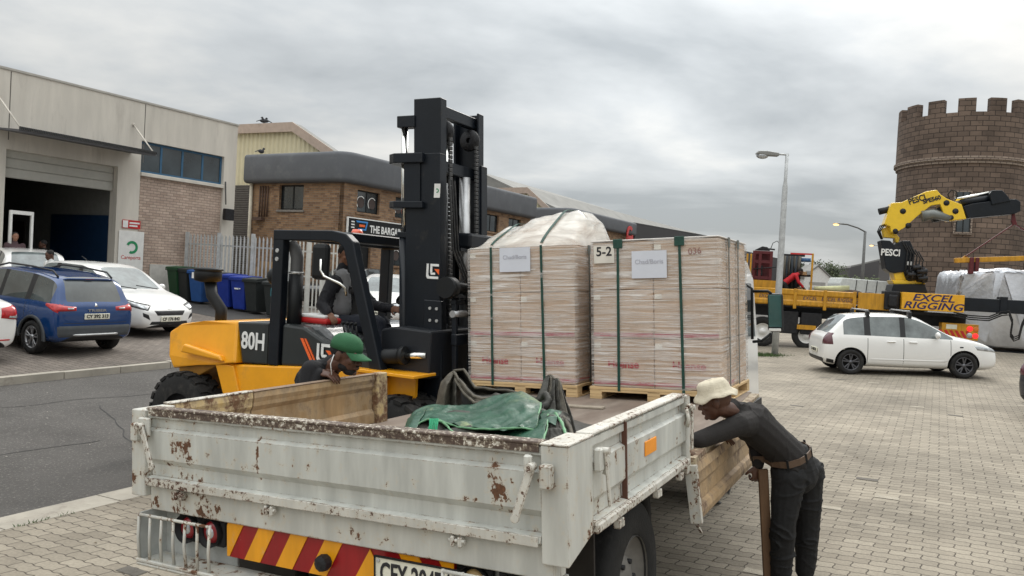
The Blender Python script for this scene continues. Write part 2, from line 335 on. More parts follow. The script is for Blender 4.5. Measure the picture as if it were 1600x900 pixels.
    def lathe(s, prof, c, axis, n=32, a0=0, a1=2*math.pi, smooth=True):  # prof: (radius, along)
        c = Vector(c); d = Vector(axis).normalized(); x = d.orthogonal().normalized(); y = d.cross(x); vs = []; fs = []; full = abs(a1-a0-2*math.pi) < 1e-6; m_ = n if full else n+1
        for i in range(m_):
            a = a0+(a1-a0)*i/n; r_ = x*math.cos(a)+y*math.sin(a)
            for (r, h) in prof: vs.append(c+r_*r+d*h)
        k = len(prof)
        for i in range(n if full else n):
            j = (i+1) % m_
            for q in range(k-1): fs.append((i*k+q, j*k+q, j*k+q+1, i*k+q+1))
        s.poly(vs, fs, smooth); return s
    def cyl(s, a, b, r, n=20, bev=0): return s.tube([a, b], r, n)
    def sph(s, c, r, n=12, sc_=(1, 1, 1), M=None):
        b = bmesh.new(); bmesh.ops.create_uvsphere(b, u_segments=n*2, v_segments=n, radius=1)
        for v in b.verts:
            v.co = Vector((v.co.x*r*sc_[0], v.co.y*r*sc_[1], v.co.z*r*sc_[2]))
            if M: v.co = M @ v.co
            v.co += Vector(c)
        for f in b.faces: f.smooth = True
        s.merge(b); return s
    def build(s, name, mt, parent=None, label=None, cat=None, group=None, kind=None, weld=False, loc=None, rotz=0, uv=True, recalc=True):
        if weld: bmesh.ops.remove_doubles(s.bm, verts=s.bm.verts, dist=1e-5)
        if recalc: bmesh.ops.recalc_face_normals(s.bm, faces=s.bm.faces)
        s.bm.normal_update()
        if uv: autouv(s.bm)
        me = bpy.data.meshes.new(name); s.bm.to_mesh(me); s.bm.free()
        for q in (mt if isinstance(mt, (list, tuple)) else [mt]): me.materials.append(q)
        o = bpy.data.objects.new(name, me); C.objects.link(o)
        if parent: o.parent = parent
        if loc is not None: o.location = loc; o.rotation_euler = (0, 0, rotz)
        return tagp(o, label, cat, group, kind)
def components(mb_):
    pass
def evalmesh(o, name=None):
    dg = bpy.context.evaluated_depsgraph_get(); dg.update(); me = bpy.data.meshes.new_from_object(o.evaluated_get(dg)); return me
def lettering(text, size, mt, parent, M, name='lettering', ext=.002, bold=0, sx=1, align='CENTER', shear=0):
    cu = bpy.data.curves.new('t', 'FONT'); cu.body = text; cu.size = size; cu.extrude = ext; cu.offset = bold; cu.align_x = align; cu.align_y = 'CENTER'; cu.shear = shear; cu.resolution_u = 3
    o = bpy.data.objects.new('t', cu); C.objects.link(o); me = evalmesh(o); bpy.data.objects.remove(o); bpy.data.curves.remove(cu)
    me.transform(Matrix.Diagonal((sx, 1, 1, 1))); me.transform(M); me.materials.clear(); me.materials.append(mt); me.name = name
    q = bpy.data.objects.new(name, me); C.objects.link(q); q.parent = parent; return q
def frame(o, x, y):                                # matrix: text x axis, y axis
    x = Vector(x).normalized(); y = Vector(y); y = (y-x*y.dot(x)).normalized(); z = x.cross(y)
    M = Matrix((x, y, z)).transposed().to_4x4(); M.translation = Vector(o); return M
def copy_tree(o, parent=None):
    c = o.copy(); C.objects.link(c); c.parent = parent
    for ch in list(o.children): copy_tree(ch, c)
    return c
# ------------------------------------------------------------------ terrain
def strip(name, n0, n1, mt, ns, dz=0, s0=-40, s1=600, zf=None, rot=0, kind='structure'):
    mb = MB(); ss = [s0, -10, -2, 2, 6, 9, 14, 20, 28, 40, 56, 100, 200, s1]
    vs = [P(s, n, (zf or gnd)(s, n)+dz) for s in ss for n in ns]; k = len(ns)
    mb.poly(vs, [(i*k+j, i*k+j+1, (i+1)*k+j+1, (i+1)*k+j) for i in range(len(ss)-1) for j in range(k-1)])
    bm = mb.bm; uv = bm.loops.layers.uv.verify()
    for f in bm.faces:
        for lp in f.loops: c = lp.vert.co; lp[uv].uv = (-c.dot(SN), c.dot(SX))
    return mb.build(name, mt, kind=kind, uv=False)
g = MB(); g.poly([(-900, -900, -3.4), (900, -900, -3.4), (900, 1500, -3.4), (-900, 1500, -3.4)], [(0, 1, 2, 3)]); g.build('ground', GROUNDM, kind='structure')
strip('pavement', -500, K1-.36, PAV, [-500, -100, -30, 0, 2, 4, K1-.36])
strip('road', K1, K2, ASPH, [K1, 8, 10, K2-.004])
strip('parking_apron', K2+.16, KA, PAVD, [K2+.16, 15, 18, KA, 60, 400])
for nm, a, b in (('near_kerb', K1-.36, K1), ('far_kerb', K2, K2+.16)):
    mb = MB(); s = -30.0; L_ = .98
    while s < 80:
        e1 = s+L_-.012; za = gnd(s, a if a < K2 else K2+.001)+.006; zb = gnd(e1, a if a < K2 else K2+.001)+.006
        if nm == 'far_kerb': za = base(s)+.006; zb = base(e1)+.006
        jit = random.uniform(-.004, .006); vs = []
        for (q, z) in ((s, za), (e1, zb)):
            zz2 = gnd(q, b) if nm == 'near_kerb' else z
            vs += [P(q, a, z+jit-.4), P(q, a, z+jit), P(q, b, (zz2 if nm == 'near_kerb' else z)+jit+(.006 if nm == 'near_kerb' else 0)), P(q, b, z-.5)]
        mb.poly(vs, [(0, 1, 5, 4), (1, 2, 6, 5), (2, 3, 7, 6), (0, 3, 2, 1), (4, 5, 6, 7)])
        s += L_
    mb.build(nm, KERB, kind='structure')
# tar strip in front of the bins
mb = MB(); mb.poly([P(s, n, gnd(s, n)+.006) for s in (14.3, 17.2) for n in (13.6, 16, 19, 21.9)], [(0, 1, 5, 4), (1, 2, 6, 5), (2, 3, 7, 6)]); mb.build('driveway', mat('dark_tar', (.055, .052, .05), .9, bump=.3, bscale=120), kind='structure')

# ------------------------------------------------------------------ walls with openings in a street frame
def wall_sheet(mb, s0, s1, z0, z1, holes, n, th=.25, endn=None, coord='s'):
    """vertical wall on plane n (or s) with rectangular openings, thickness th going away"""
    xs = sorted({s0, s1, *[h[0] for h in holes], *[h[1] for h in holes]}); zs = sorted({z0, z1, *[h[2] for h in holes], *[h[3] for h in holes]})
    xs = [x for x in xs if s0 <= x <= s1]; zs = [z for z in zs if z0 <= z <= z1]
    pt = (lambda a, z, d: (a, n+d, z)) if coord == 's' else (lambda a, z, d: (n+d, a, z))
    for i in range(len(xs)-1):
        for j in range(len(zs)-1):
            cx, cz = (xs[i]+xs[i+1])/2, (zs[j]+zs[j+1])/2
            if any(h[0] < cx < h[1] and h[2] < cz < h[3] for h in holes): continue
            a, b, c, d = xs[i], xs[i+1], zs[j], zs[j+1]
            mb.poly([pt(a, c, 0), pt(b, c, 0), pt(b, d, 0), pt(a, d, 0)], [(0, 1, 2, 3)])
            mb.poly([pt(a, c, th), pt(b, c, th), pt(b, d, th), pt(a, d, th)], [(3, 2, 1, 0)])
    for (a, b, c, d) in list(holes)+[(s0, s1, z0, z1)]:
        for q in (((a, c), (b, c)), ((b, c), (b, d)), ((b, d), (a, d)), ((a, d), (a, c))):
            (x0, y0), (x1, y1) = q; mb.poly([pt(x0, y0, 0), pt(x1, y1, 0), pt(x1, y1, th), pt(x0, y0, th)], [(0, 1, 2, 3)])
def bldg(name, label, s0, n0, group=None):
    o = thing(name, label, 'building', P(s0, n0, 0), SYAW, group); o['_'] = 0; del o['_']; return o
def window_part(parent, org, coord, plane, a0, a1, z0, z1, frame_m, glass_m, nm=2, rec=.09, fw=.05, sill=None, blinds=None, trans=None):
    pt = (lambda a, d, z: (a, plane+d, z)) if coord == 's' else (lambda a, d, z: (plane+d, a, z))
    f = MB(org)
    def bx(a, b, c, d, e0, e1): f.box(pt(a, e0, c), pt(b, e1, d))
    bx(a0, a1, z0, z0+fw, rec, rec+.05); bx(a0, a1, z1-fw, z1, rec, rec+.05); bx(a0, a0+fw, z0+fw, z1-fw, rec, rec+.05); bx(a1-fw, a1, z0+fw, z1-fw, rec, rec+.05)
    for i in range(1, nm): x = a0+(a1-a0)*i/nm; bx(x-fw/2, x+fw/2, z0+fw, z1-fw, rec+.003, rec+.047)
    w_ = f.build('window', frame_m, parent)
    gmb = MB(org); gmb.box(pt(a0+.01, rec+.02, z0+.01), pt(a1-.01, rec+.03, z1-.01)); gmb.build('pane', glass_m, w_)
    if sill: sm = MB(org); sm.box(pt(a0-.08, -.06, z0-.09), pt(a1+.08, rec, z0-.003), .01); sm.build('sill', sill, w_)
    return w_

# ---- white warehouse on the left -------------------------------------------------
NW = 22.0
sE = hn(372, 200, NW)[0]; zT = hn(200, 155, NW)[1]; org = P(0, 0)  # all coordinates below are street coordinates
ORG = (12.0, NW, 0)
WH = bldg('warehouse', 'cream plastered warehouse with raised roller shutter, canopy and pale brick panel, far left', ORG[0], ORG[1])
sd0, zdt = hn(8, 278, NW); sd1 = hn(183, 299, NW)[0]; zsh = hn(95, 287, NW)[1]; zcan = hn(60, 232, NW)[1]
sp1 = hn(219, 260, NW)[0]; sw0 = sp1+.02; sw1 = hn(350, 265, NW)[0]; zw1 = hn(285, 232, NW)[1]; zw0 = hn(285, 279, NW)[1]
mb = MB(ORG); wall_sheet(mb, -6, sE, -1, zT, [(sd0, sd1, -1, zcan-.15), (sw0, sw1, -1, zw1)], NW, .35)
mb.box((sE-.35, NW+.36, -1), (sE, NW+14, zT-.1)); mb.box((-6, NW+.36, zT-.5), (sE-.36, NW+14, zT-.4))
mb.build('wall', CONC, WH)
mb = MB(ORG); mb.box((sw0+.003, NW+.08, -1), (sw1-.003, NW+.3, zw0-.12)); mb.build('brick_panel', BRICKP, WH)
mb = MB(ORG); mb.box((sw0+.003, NW-.05, zw0-.118), (sw1-.003, NW+.25, zw0-.003), .01); mb.build('window_sill', CONC, WH)
window_part(WH, ORG, 's', NW, sw0+.003, sw1-.003, zw0, zw1-.003, BLUEF, WINB, 4, .12, .07)
for q in (hn(16, 150, NW)[0], hn(226, 200, NW)[0]): mb = MB(ORG); mb.box((q-.012, NW-.004, zcan+.1), (q+.012, NW+.0, zT-.02)); mb.build('panel_joint', mat('joint_dark', (.12, .11, .1), .9), WH)
mb = MB(ORG); mb.box((-6, NW-.03, zT+.002), (sE+.03, NW+.4, zT+.06)); mb.build('roof_flashing', mat('flashing', (.42, .40, .36), .7), WH)
# shutter, interior
mb = MB(ORG); z = zsh; k = 0
while z < zcan: mb.prism([(NW+.22, z), (NW+.20, z+.02), (NW+.20, z+.24), (NW+.22, z+.265), (NW+.25, z+.265), (NW+.25, z)], 0, sd0+.02, sd1-.02); z += .27
mb.build('roller_shutter', SHUT, WH)
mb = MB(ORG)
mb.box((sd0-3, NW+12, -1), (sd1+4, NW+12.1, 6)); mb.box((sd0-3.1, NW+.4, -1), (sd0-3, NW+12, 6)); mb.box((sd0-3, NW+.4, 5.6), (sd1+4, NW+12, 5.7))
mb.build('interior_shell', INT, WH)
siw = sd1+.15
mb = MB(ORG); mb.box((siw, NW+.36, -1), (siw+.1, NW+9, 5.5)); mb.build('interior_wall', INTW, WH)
mb = MB(ORG); mb.box((siw-.06, NW+.5, .5), (siw-.005, NW+3.6, 3.15), .01); mb.build('blue_door', BLUED, WH)
mb = MB(ORG); mb.box((siw-.05, NW+5.2, .5), (siw-.005, NW+6.2, 2.9)); mb.build('doorway', mat('door_dark', (.03, .02, .018), .8), WH)
# canopy with tie rods
s, zfr = hn(30, 202, NW-1.25); e, zf2 = hn(245, 243, NW-1.25); zcan = (zfr+zf2)/2+.12; mb = MB(ORG)
mb.prism([(NW-.003, zcan+.02), (NW-1.25, zcan-.10), (NW-1.25, zcan-.16), (NW-.003, zcan-.03)], 0, s, e); mb.build('canopy', mat('canopy_grey', (.10, .10, .105), .7), WH)
mb = MB(ORG)
for i in range(90):
    x = s+(e-s)*i/90; mb.box((x, NW-1.31, zcan-.10), (x+(e-s)/180, NW-1.24, zcan-.03))
mb.build('canopy_sheeting', mat('canopy_edge', (.05, .05, .05), .7), WH)
for (a_, b_) in (((31, 198), (-4, 148)), ((241, 240), (209, 195))):
    q0, q1 = hn(*a_, NW-1.2), hn(*b_, NW-.02); mb = MB(ORG); mb.tube([(q1[0], NW-.02, q1[1]), (q0[0], NW-1.2, q0[1])], .02, 8); mb.sph((q1[0], NW-.02, q1[1]), .05, 6); mb.build('tie_rod', CONC, WH)
mb = MB(ORG); mb.tube([(sE-.45, NW-.03, 4.7), (sE-.45, NW-.10, 3.9)], .02, 6); mb.box((sE-.62, NW-.32, 3.35), (sE-.25, NW-.16, 3.75), .02); mb.tube([(sE-.4, NW-.01, 3.6), (sE-.4, NW-.2, 3.55)], .03, 6); mb.build('floodlight', DARK, WH)
mb = MB(ORG); mb.box((sw0+.5, NW+.02, .62), (sw0+1.55, NW+.075, 1.7), .005); mb.build('meter_box', mat('box_beige', (.52, .50, .46), .6), WH)
# white frame inside the door edge
mb = MB(ORG); xx = sd0+.12
for b in (((xx, NW-.1, .6), (xx+.06, NW-.03, 3.0)), ((xx+.55, NW-.1, .6), (xx+.61, NW-.03, 3.0)), ((xx+.06, NW-.1, 2.9), (xx+.55, NW-.03, 3.0))): mb.box(*b)
mb.build('gate_frame', WHT2, WH)
# sign boards on pillar
spm = (sd1+sp1)/2+.16
SG = thing('sign_board', 'white sign board with green crescent logo on the warehouse pillar', 'sign', P(spm, NW-.02, 1.2), SYAW)
mb = MB(); mb.box((-.42, -.02, 0), (.42, .0, 1.5), .004); mb.build('panel', WHT2, SG)
mb = MB(); mb.lathe([(.12, 0), (.2, 0), (.2, .006), (.12, .006)], (.02, -.022, 1.0), (0, -1, 0), 24, rad(20), rad(290), False); mb.build('logo', mat('logo_green', (.02, .25, .10), .5), SG)
lettering('Careports', .16, RED, SG, frame((0, -.024, .68), (1, 0, 0), (0, 0, 1)))
S2 = thing('warning_sign', 'small red and white warning sign above the white sign board', 'sign', P(spm-.02, NW-.02, 2.78), SYAW)
mb = MB(); mb.box((-.3, -.015, 0), (.3, 0, .26)); mb.build('panel', RED, S2)
mb = MB(); mb.box((-.29, -.02, .02), (-.12, -.016, .24)); mb.box((-.07, -.02, .15), (.27, -.016, .20)); mb.box((-.07, -.02, .06), (.2, -.016, .11)); mb.build('print', LET, S2)

# ---- cream corrugated gable building behind -------------------------------------
SG1 = sE+3.2
def corr(mb, a0, a1, zb, ztf, plane, coord, pitch=.26, dep=.05):
    n = int((a1-a0)/pitch*4); pr = None
    for i in range(n+1):
        a = a0+(a1-a0)*i/n; d = (0, dep, dep, 0)[i % 4]; p = (a, plane+d) if coord == 's' else (plane+d, a)
        cur = ((p[0], p[1], zb), (p[0], p[1], ztf(a)))
        if pr: mb.poly([pr[0], cur[0], cur[1], pr[1]], [(0, 1, 2, 3)])
        pr = cur
def gable(name, label, sp, uvL, uvA, uvR, zbase, depth=40):
    nL, zL = hs(*uvL, sp); nA, zA = hs(*uvA, sp); nR, zR = hs(*uvR, sp)
    G = bldg(name, label, sp, nR); OG = (sp, nR, 0)
    zt = lambda n: zL+(zA-zL)*(n-nL)/(nA-nL) if n > nA else zA+(zR-zA)*(n-nA)/(nR-nA)
    mb = MB(OG); corr(mb, nR, nL, zbase, lambda n: zt(n)-.12, sp, 'n'); mb.build('gable_wall', CREAM, G)
    mb = MB(OG); 
    for (a, b) in (((nL, zL), (nA, zA)), ((nA, zA), (nR, zR))):
        mb.poly([(sp-.15, a[0], a[1]+.05), (sp-.15, b[0], b[1]+.05), (sp+depth, b[0], b[1]+.05), (sp+depth, a[0], a[1]+.05), (sp-.15, a[0], a[1]-.02), (sp-.15, b[0], b[1]-.02), (sp+depth, b[0], b[1]-.02), (sp+depth, a[0], a[1]-.02)], [(0, 1, 2, 3), (4, 5, 6, 7), (0, 1, 5, 4), (2, 3, 7, 6), (0, 3, 7, 4), (1, 2, 6, 5)])
    mb.build('roof', ROOFM, G)
    mb = MB(OG)
    for (a, b) in (((nL, zL), (nA, zA)), ((nA, zA), (nR, zR))):
        mb.poly([(sp-.2, a[0], a[1]+.08), (sp-.2, b[0], b[1]+.08), (sp-.2, b[0], b[1]-.32), (sp-.2, a[0], a[1]-.32), (sp-.15, a[0], a[1]+.08), (sp-.15, b[0], b[1]+.08), (sp-.15, b[0], b[1]-.32), (sp-.15, a[0], a[1]-.32)], [(0, 1, 2, 3), (4, 5, 6, 7), (0, 1, 5, 4), (2, 3, 7, 6), (0, 3, 7, 4), (1, 2, 6, 5)])
    mb.build('verge_board', ROOFB, G)
    return G, zt, nR, nL
GB, zt, nR, nL = gable('corrugated_shed', 'cream corrugated shed with pitched roof rising behind the grey fascia', SG1+1.6, (366, 199), (462, 195), (524, 238), 0, .3)
OGB = (SG1+1.6, nR, 0)
nsh0 = hs(368, 330, SG1+1.6)[0]; nsh1 = hs(395, 330, SG1+1.6)[0]; zs_ = hs(380, 291, SG1+1.6)[1]
mb = MB(OGB); z = 0
while z < zs_: mb.box((SG1+1.45, nsh1-.4, z), (SG1+1.55, nsh0+1, z+.09), .02); z += .1
mb.build('roller_door', SHUTD, GB)
gable('corrugated_shed', 'small cream gable of the second shed seen between two grey fascias', 44.0, (776, 296), (826, 295), (862, 328), 2, 60)

# ---- brick buildings with rounded grey fascia ------------------------------------
def fascia_profile(zt, zb, r=.17, out=.35):
    p = [(.0, zb-.0)]
    for i in range(5): a = -math.pi/2-i*math.pi/8; p.append((-out+r+math.cos(a)*r, zb+r+math.sin(a)*r))
    for i in range(5): a = math.pi-i*math.pi/8; p.append((-out+r+math.cos(a)*r, zt-r+math.sin(a)*r))
    p.append((.0, zt)); return p
def brick_block(name, label, s0, s1, n0, n1, zt, zfb, brick=BRICKO):
    B = bldg(name, label, s0, n0); OB = (s0, n0, 0)
    prof = fascia_profile(zt, zfb)
    mb = MB(OB); path = [(s0, n1, -1, 0), (s0, n0, -1, -1), (s1, n0, 0, -1)]
    vs = []; k = len(prof)
    for (s, n, ds, dn) in path:
        for (o, z) in prof: vs.append((s-ds*o if ds else s, n-dn*o if dn else n, z))
    rc = .35; vs = []; pts = []
    pts.append(((s0, n1), (-1, 0)))
    for i in range(7):
        a = math.pi+i*math.pi/2/6; pts.append(((s0+rc, n0+rc), (math.cos(a), math.sin(a), rc)))
    pts.append(((s1, n0), (0, -1)))
    for q in pts:
        c, d = q; ex = d[2] if len(d) > 2 else 0
        for (o, z) in prof: vs.append((c[0]+d[0]*(ex-o), c[1]+d[1]*(ex-o), z))
    m_ = len(pts); mb.poly(vs, [(i*k+j, (i+1)*k+j, (i+1)*k+j+1, i*k+j+1) for i in range(m_-1) for j in range(k-1)], True)
    mb.poly([vs[(m_-1)*k+j] for j in range(k)], [tuple(range(k))])
    mb.poly([(s0+.3, n0+.3, zt-.02), (s1, n0+.3, zt-.02), (s1, n1, zt-.02), (s0+.3, n1, zt-.02)], [(0, 1, 2, 3)])
    mb.build('fascia', FASC, B)
    return B, OB
s2a = sE+3.2; nC = hs(538, 300, s2a)[0]; zF = hs(538, 237, s2a)[1]; zFB = hs(538, 285, s2a)[1]; nL2 = hs(392, 262, s2a)[0]
s2b = hn(830, 320, nC)[0]
B2, OB = brick_block('brick_office', 'orange brick office block with rounded grey fascia behind the palisade fence', s2a, s2b, nC, nL2, zF, zFB)
def wq(u0, v0, u1, v1, n=None, s=None):
    if n is not None: a, z1 = hn(u0, v0, n); b, z0 = hn(u1, v1, n); return (min(a, b), max(a, b), z0, z1)
    a, z1 = hs(u0, v0, s); b, z0 = hs(u1, v1, s); return (min(a, b), max(a, b), z0, z1)
ARC0 = 180
endw = wq(437, 289, 473, 328, s=s2a)
fw = [wq(559, 296, 592, 336, n=nC)]
zu0, zu1 = fw[0][2], fw[0][3]; w1 = fw[0][1]-fw[0][0]; pitch = hn(619, 300, nC)[0]-fw[0][0]
x = fw[0][0]+pitch
while x < s2b-2.2: fw.append((x, x+w1, zu0, zu1)); x += pitch
zl1 = hn(630, 388, nC)[1]; zl0 = hn(630, 416, nC)[1]
low = [(h[0], h[1], zl0, zl1) for h in fw[1:]]; dr = (fw[0][0]-.1, fw[0][0]+.95, base(s2a)+.5, zl1)
mb = MB(OB); wall_sheet(mb, s2a, s2b, -.5, zFB+.1, fw+low+[dr], nC, .22); wall_sheet(mb, nC+.001, nL2, -.5, zFB+.1, [endw], s2a, .22, coord='n')
mb.box((s2b-.2, nC+.23, -.5), (s2b, nL2, zFB)); mb.build('wall', BRICKO, B2)
for i, h in enumerate(fw+low):
    w_ = window_part(B2, OB, 's', nC, h[0], h[1], h[2], h[3], BLK2, WINB, 2, .10, .05, sill=BRICKO)
    if i < 2 or i >= len(fw):
        for q in (.25, .75):
            mb = MB(OB); cx = h[0]+(h[1]-h[0])*q; cz = h[2]+(h[3]-h[2])*(.45 if i < len(fw) else .55)
            mb.lathe([(.225, 0), (.26, 0), (.26, .01), (.225, .01)], (cx, nC+.105, cz), (0, -1, 0), 24, rad(ARC0), rad(ARC0+180), False)
            b_ = mb.build('round_decal', LET, w_)
            mb = MB(OB); mb.lathe([(.0, 0), (.20, 0), (.20, .008)], (cx, nC+.106, cz), (0, -1, 0), 20, smooth=False); mb.build('tyre_decal', mat('decal_brown', (.07, .05, .045), .6), w_)
window_part(B2, OB, 'n', s2a, *endw, BLK2, WINB, 2, .12, .06, sill=mat('grey_sill', (.22, .20, .18), .8))
mb = MB(OB); mb.box((dr[0]+.02, nC+.1, dr[2]), (dr[1]-.02, nC+.16, dr[3]-.02)); mb.build('door', BLK2, B2)
mb = MB(OB); q = hs(395, 300, s2a)[0]; mb.tube([(s2a-.08, q, zFB+.05), (s2a-.08, q, 0)], .07, 10); mb.build('downpipe', mat('cream_pipe', (.55, .50, .40), .6), B2)
mb = MB(OB)
for k in range(4): q = hs(408+k*4, 300, s2a)[0]; mb.tube([(s2a-.05, q, zFB-.1), (s2a-.05, q, zFB-1.35)], .03, 6)
q0 = hs(402, 300, s2a)[0]; q1 = hs(416, 300, s2a)[0]; mb.box((s2a-.2, min(q0, q1), zFB-1.5), (s2a-.01, max(q0, q1), zFB-1.38)); mb.build('wall_pipes', mat('brown_pipe', (.10, .06, .045), .7), B2)
sg = wq(541, 340, 690, 391, n=nC); ssz1 = hn(541, 340, nC)[1]; ssz0 = ssz1-.62; ss0 = sg[0]; 
SS = thing('shop_sign', 'long black shop sign with cart logo on the brick office', 'sign', P(ss0, nC-.06, ssz0), SYAW)
mb = MB(); mb.box((0, -.06, 0), (7.2, 0, .62)); mb.build('board', BLK2, SS)
mb = MB()
for b in (((0, -.075, .62), (7.2, -.0, .66)), ((-.04, -.075, 0), (-.002, 0, .66))): mb.box(*b)
mb.build('trim', LET, SS)
lettering('THE BARGAIN UNDER', .40, LET, SS, frame((2.9, -.064, .27), (1, 0, 0), (0, 0, 1)), bold=.012, sx=.82)
mb = MB(); mb.prism([(.42, .55), (1.12, .55), (1.02, .2), (.52, .2), (.57, .26), (.97, .26), (1.04, .49), (.48, .49)], 1, -.072, -.062); mb.build('cart_logo', mat('logo_blue', (.05, .25, .6), .5), SS)
mb = MB(); mb.box((.62, -.074, .33), (.95, -.063, .42)); mb.build('logo_stripe', ORNG, SS)
mb = MB()
for zz_ in (.25, .36, .47): mb.box((.16, -.07, zz_), (.34, -.062, zz_+.05))
mb.build('logo_bars', LET, SS)

s3 = s2b+5.2; n3L = hs(831, 325, s3)[0]; s3 = s3; nC3 = hs(892, 325, s3)[0]; z3 = hs(890, 325, s3)[1]; s3b = hn(988, 350, nC3)[0]
z3b = hs(890, 345, s3)[1]
B3, OB3 = brick_block('brick_warehouse', 'far brick warehouse with rounded grey fascia and red arch logo', s3, s3b, nC3, n3L+6, z3, z3b-.15)
fw3 = []; x = s3+1.2
while x < s3b-2: fw3.append((x, x+1.5, z3b-1.7, z3b-.6)); x += 3.3
mb = MB(OB3); wall_sheet(mb, s3, s3b, -.5, z3b, fw3, nC3, .22); mb.box((s3, nC3+.23, -.5), (s3+.2, n3L+6, z3b)); mb.build('wall', BRICKO, B3)
for h in fw3: window_part(B3, OB3, 's', nC3, *h, BLK2, WINB, 2, .1, .06)
mb = MB(OB3); xx = s3b-1.5; zc = z3-.95
mb.lathe([(.36, 0), (.62, 0), (.62, .05), (.36, .05)], (xx, nC3-.40, zc), (0, -1, 0), 24, math.pi, 2*math.pi, False); 
b = mb.bm
mb.box((xx-.62, nC3-.45, zc-.35), (xx+.62, nC3-.40, zc-.08)); mb.box((xx-.62, nC3-.449, zc-.1), (xx-.36, nC3-.401, zc)); mb.box((xx+.36, nC3-.449, zc-.1), (xx+.62, nC3-.401, zc)); mb.build('arch_logo', RED, B3)
# sloping roof behind and black clad sheds down the street
def block(name, label, quad, z0, mt, roof=None, parts=True):
    """quad: ((s,n,z) front-left .. ) prism from a list of (s,n) and per-corner top heights"""
    o = bldg(name, label, quad[0][0], quad[0][1]); og = (quad[0][0], quad[0][1], 0)
    mb = MB(og); k = len(quad); vs = [(s, n, z0) for s, n, z in quad]+list(quad)
    mb.poly(vs, [(i, (i+1) % k, k+(i+1) % k, k+i) for i in range(k)]); mb.build('wall', mt, o)
    mb = MB(og); t = .12; mb.poly([(s, n, z+.01) for s, n, z in quad]+[(s, n, z+t) for s, n, z in quad], [tuple(range(k)), tuple(range(k, 2*k))]+[(i, (i+1) % k, k+(i+1) % k, k+i) for i in range(k)]); mb.build('roof', roof or mt, o); return o, og
r0 = hn(868, 303, nC3+8); r1 = hn(1000, 342, nC3+8)
block('metal_roof_shed', 'long shed with pale sloping metal roof behind the far grey fascia', [(s3+2, nC3+2, z3+.1), (s3b+16, nC3+2, z3+.1), (s3b+16, nC3+8, r1[1]), (s3+2, nC3+8, r0[1])], 1, ROOFM)
zk = hn(988, 348, nC3)[1]; sk = hn(1108, 370, nC3)[0]
block('black_clad_shed', 'long black clad shed at the far end of the street', [(s3b+.1, nC3-.2, zk-.1), (sk, nC3-.2, hn(1108, 371, nC3)[1]), (sk, nC3+20, 6), (s3b+.1, nC3+20, zk+.5)], -1, DSH)
block('black_clad_shed', 'low dark shed behind the two pallet loads at street end', [(sk+.5, nC3-.1, 6.0), (sk+60, nC3-.1, 6.3), (sk+60, nC3+20, 6.4), (sk+.5, nC3+20, 6.0)], -1, DSH)
# grey shed in the far distance, right of the yard crane
D_ = 120; pA = atD(1328, 418, D_); pB = atD(1374, 407, D_*.9); pC = atD(1400, 414, D_)
o = thing('distant_shed', 'dark grey industrial shed beyond the trees, left of the yellow crane', 'building', (pB.x, pB.y, 0))
mb = MB(); q = [Vector((p.x-pB.x, p.y-pB.y, 0)) for p in (pA, pB, pC)]; back = [q[0]+Vector((10, 40, 0)), q[2]+Vector((10, 40, 0))]
ring = [(q[0], pA.z), (q[1], pB.z), (q[2], pC.z), (back[1], pC.z), (back[0], pA.z)]
vs = [(v.x, v.y, 3) for v, z in ring]+[(v.x, v.y, z) for v, z in ring]
mb.poly(vs, [(i, (i+1) % 5, 5+(i+1) % 5, 5+i) for i in range(5)]+[(5, 6, 7, 8, 9)]); mb.build('wall', mat('shed_grey', (.075, .07, .07), .8), o)
mb = MB(); mb.poly([(v[0], v[1]-.2, z) for v in (q[0], q[1]) for z in (-1, 3.2)], [(0, 1, 3, 2)]); mb.build('lower_wall', mat('shed_white', (.42, .42, .40), .8), o)
mb = MB(); vs2 = [(v.x, v.y-.3, z-.3) for v, z in ring]+[(v.x, v.y-.3, z+.25) for v, z in ring]; mb.poly(vs2, [(0, 1, 6, 5), (1, 2, 7, 6)]); mb.build('roof_edge', ROOFM, o)
# small white gabled hut and truck box in the distance
pH = atD(1277, 440, 70); H_ = thing('small_hut', 'tiny white gabled hut in front of the distant trees', 'building', (pH.x, pH.y, .6))
mb = MB(); mb.prism([(-1.2, 0), (1.2, 0), (1.2, 2.7), (0, 3.7), (-1.2, 2.7)], 1, 0, 3); mb.build('wall', WHT2, H_)
mb = MB(); mb.prism([(-1.35, 2.6), (0, 3.75), (1.35, 2.6), (1.35, 2.72), (0, 3.9), (-1.35, 2.72)], 1, -.1, 3.1); mb.build('roof', ROOFM, H_)
mb = MB(); 
for k in range(4): mb.box((-.75, -.03, .5+k*.5), (.75, -.003, .75+k*.5))
mb.build('louvre', mat('louvre', (.35, .34, .32), .7), H_)
pH = atD(1352, 452, 50); H_ = thing('tarped_cargo', 'white strapped cargo under a sheet beyond the yellow truck bed', 'cargo', (pH.x-.1, pH.y, 1.5))
mb = MB(); mb.prism([(-1.5, 0), (1.75, -.1), (1.8, 1.4), (-1.45, 1.5), (-1.6, 1.1)], 1, 0, 2, .06); mb.build('sheet', mat('white_sheet', (.60, .62, .60), .6, bump=.6, bscale=4), H_)
mb = MB()
for x in (-.6, .1, .75): mb.bar((x, -.02, 0), (x+.1, -.02, 1.4), .04, .03)
mb.bar((-1.5, -.02, .55), (1.7, -.02, .2), .04, .03); mb.build('strap', DARK, H_)
mb = MB(); mb.box((-1.6, .2, -1.3), (1.7, 1.8, .02)); mb.build('flatbed', DARK, H_)

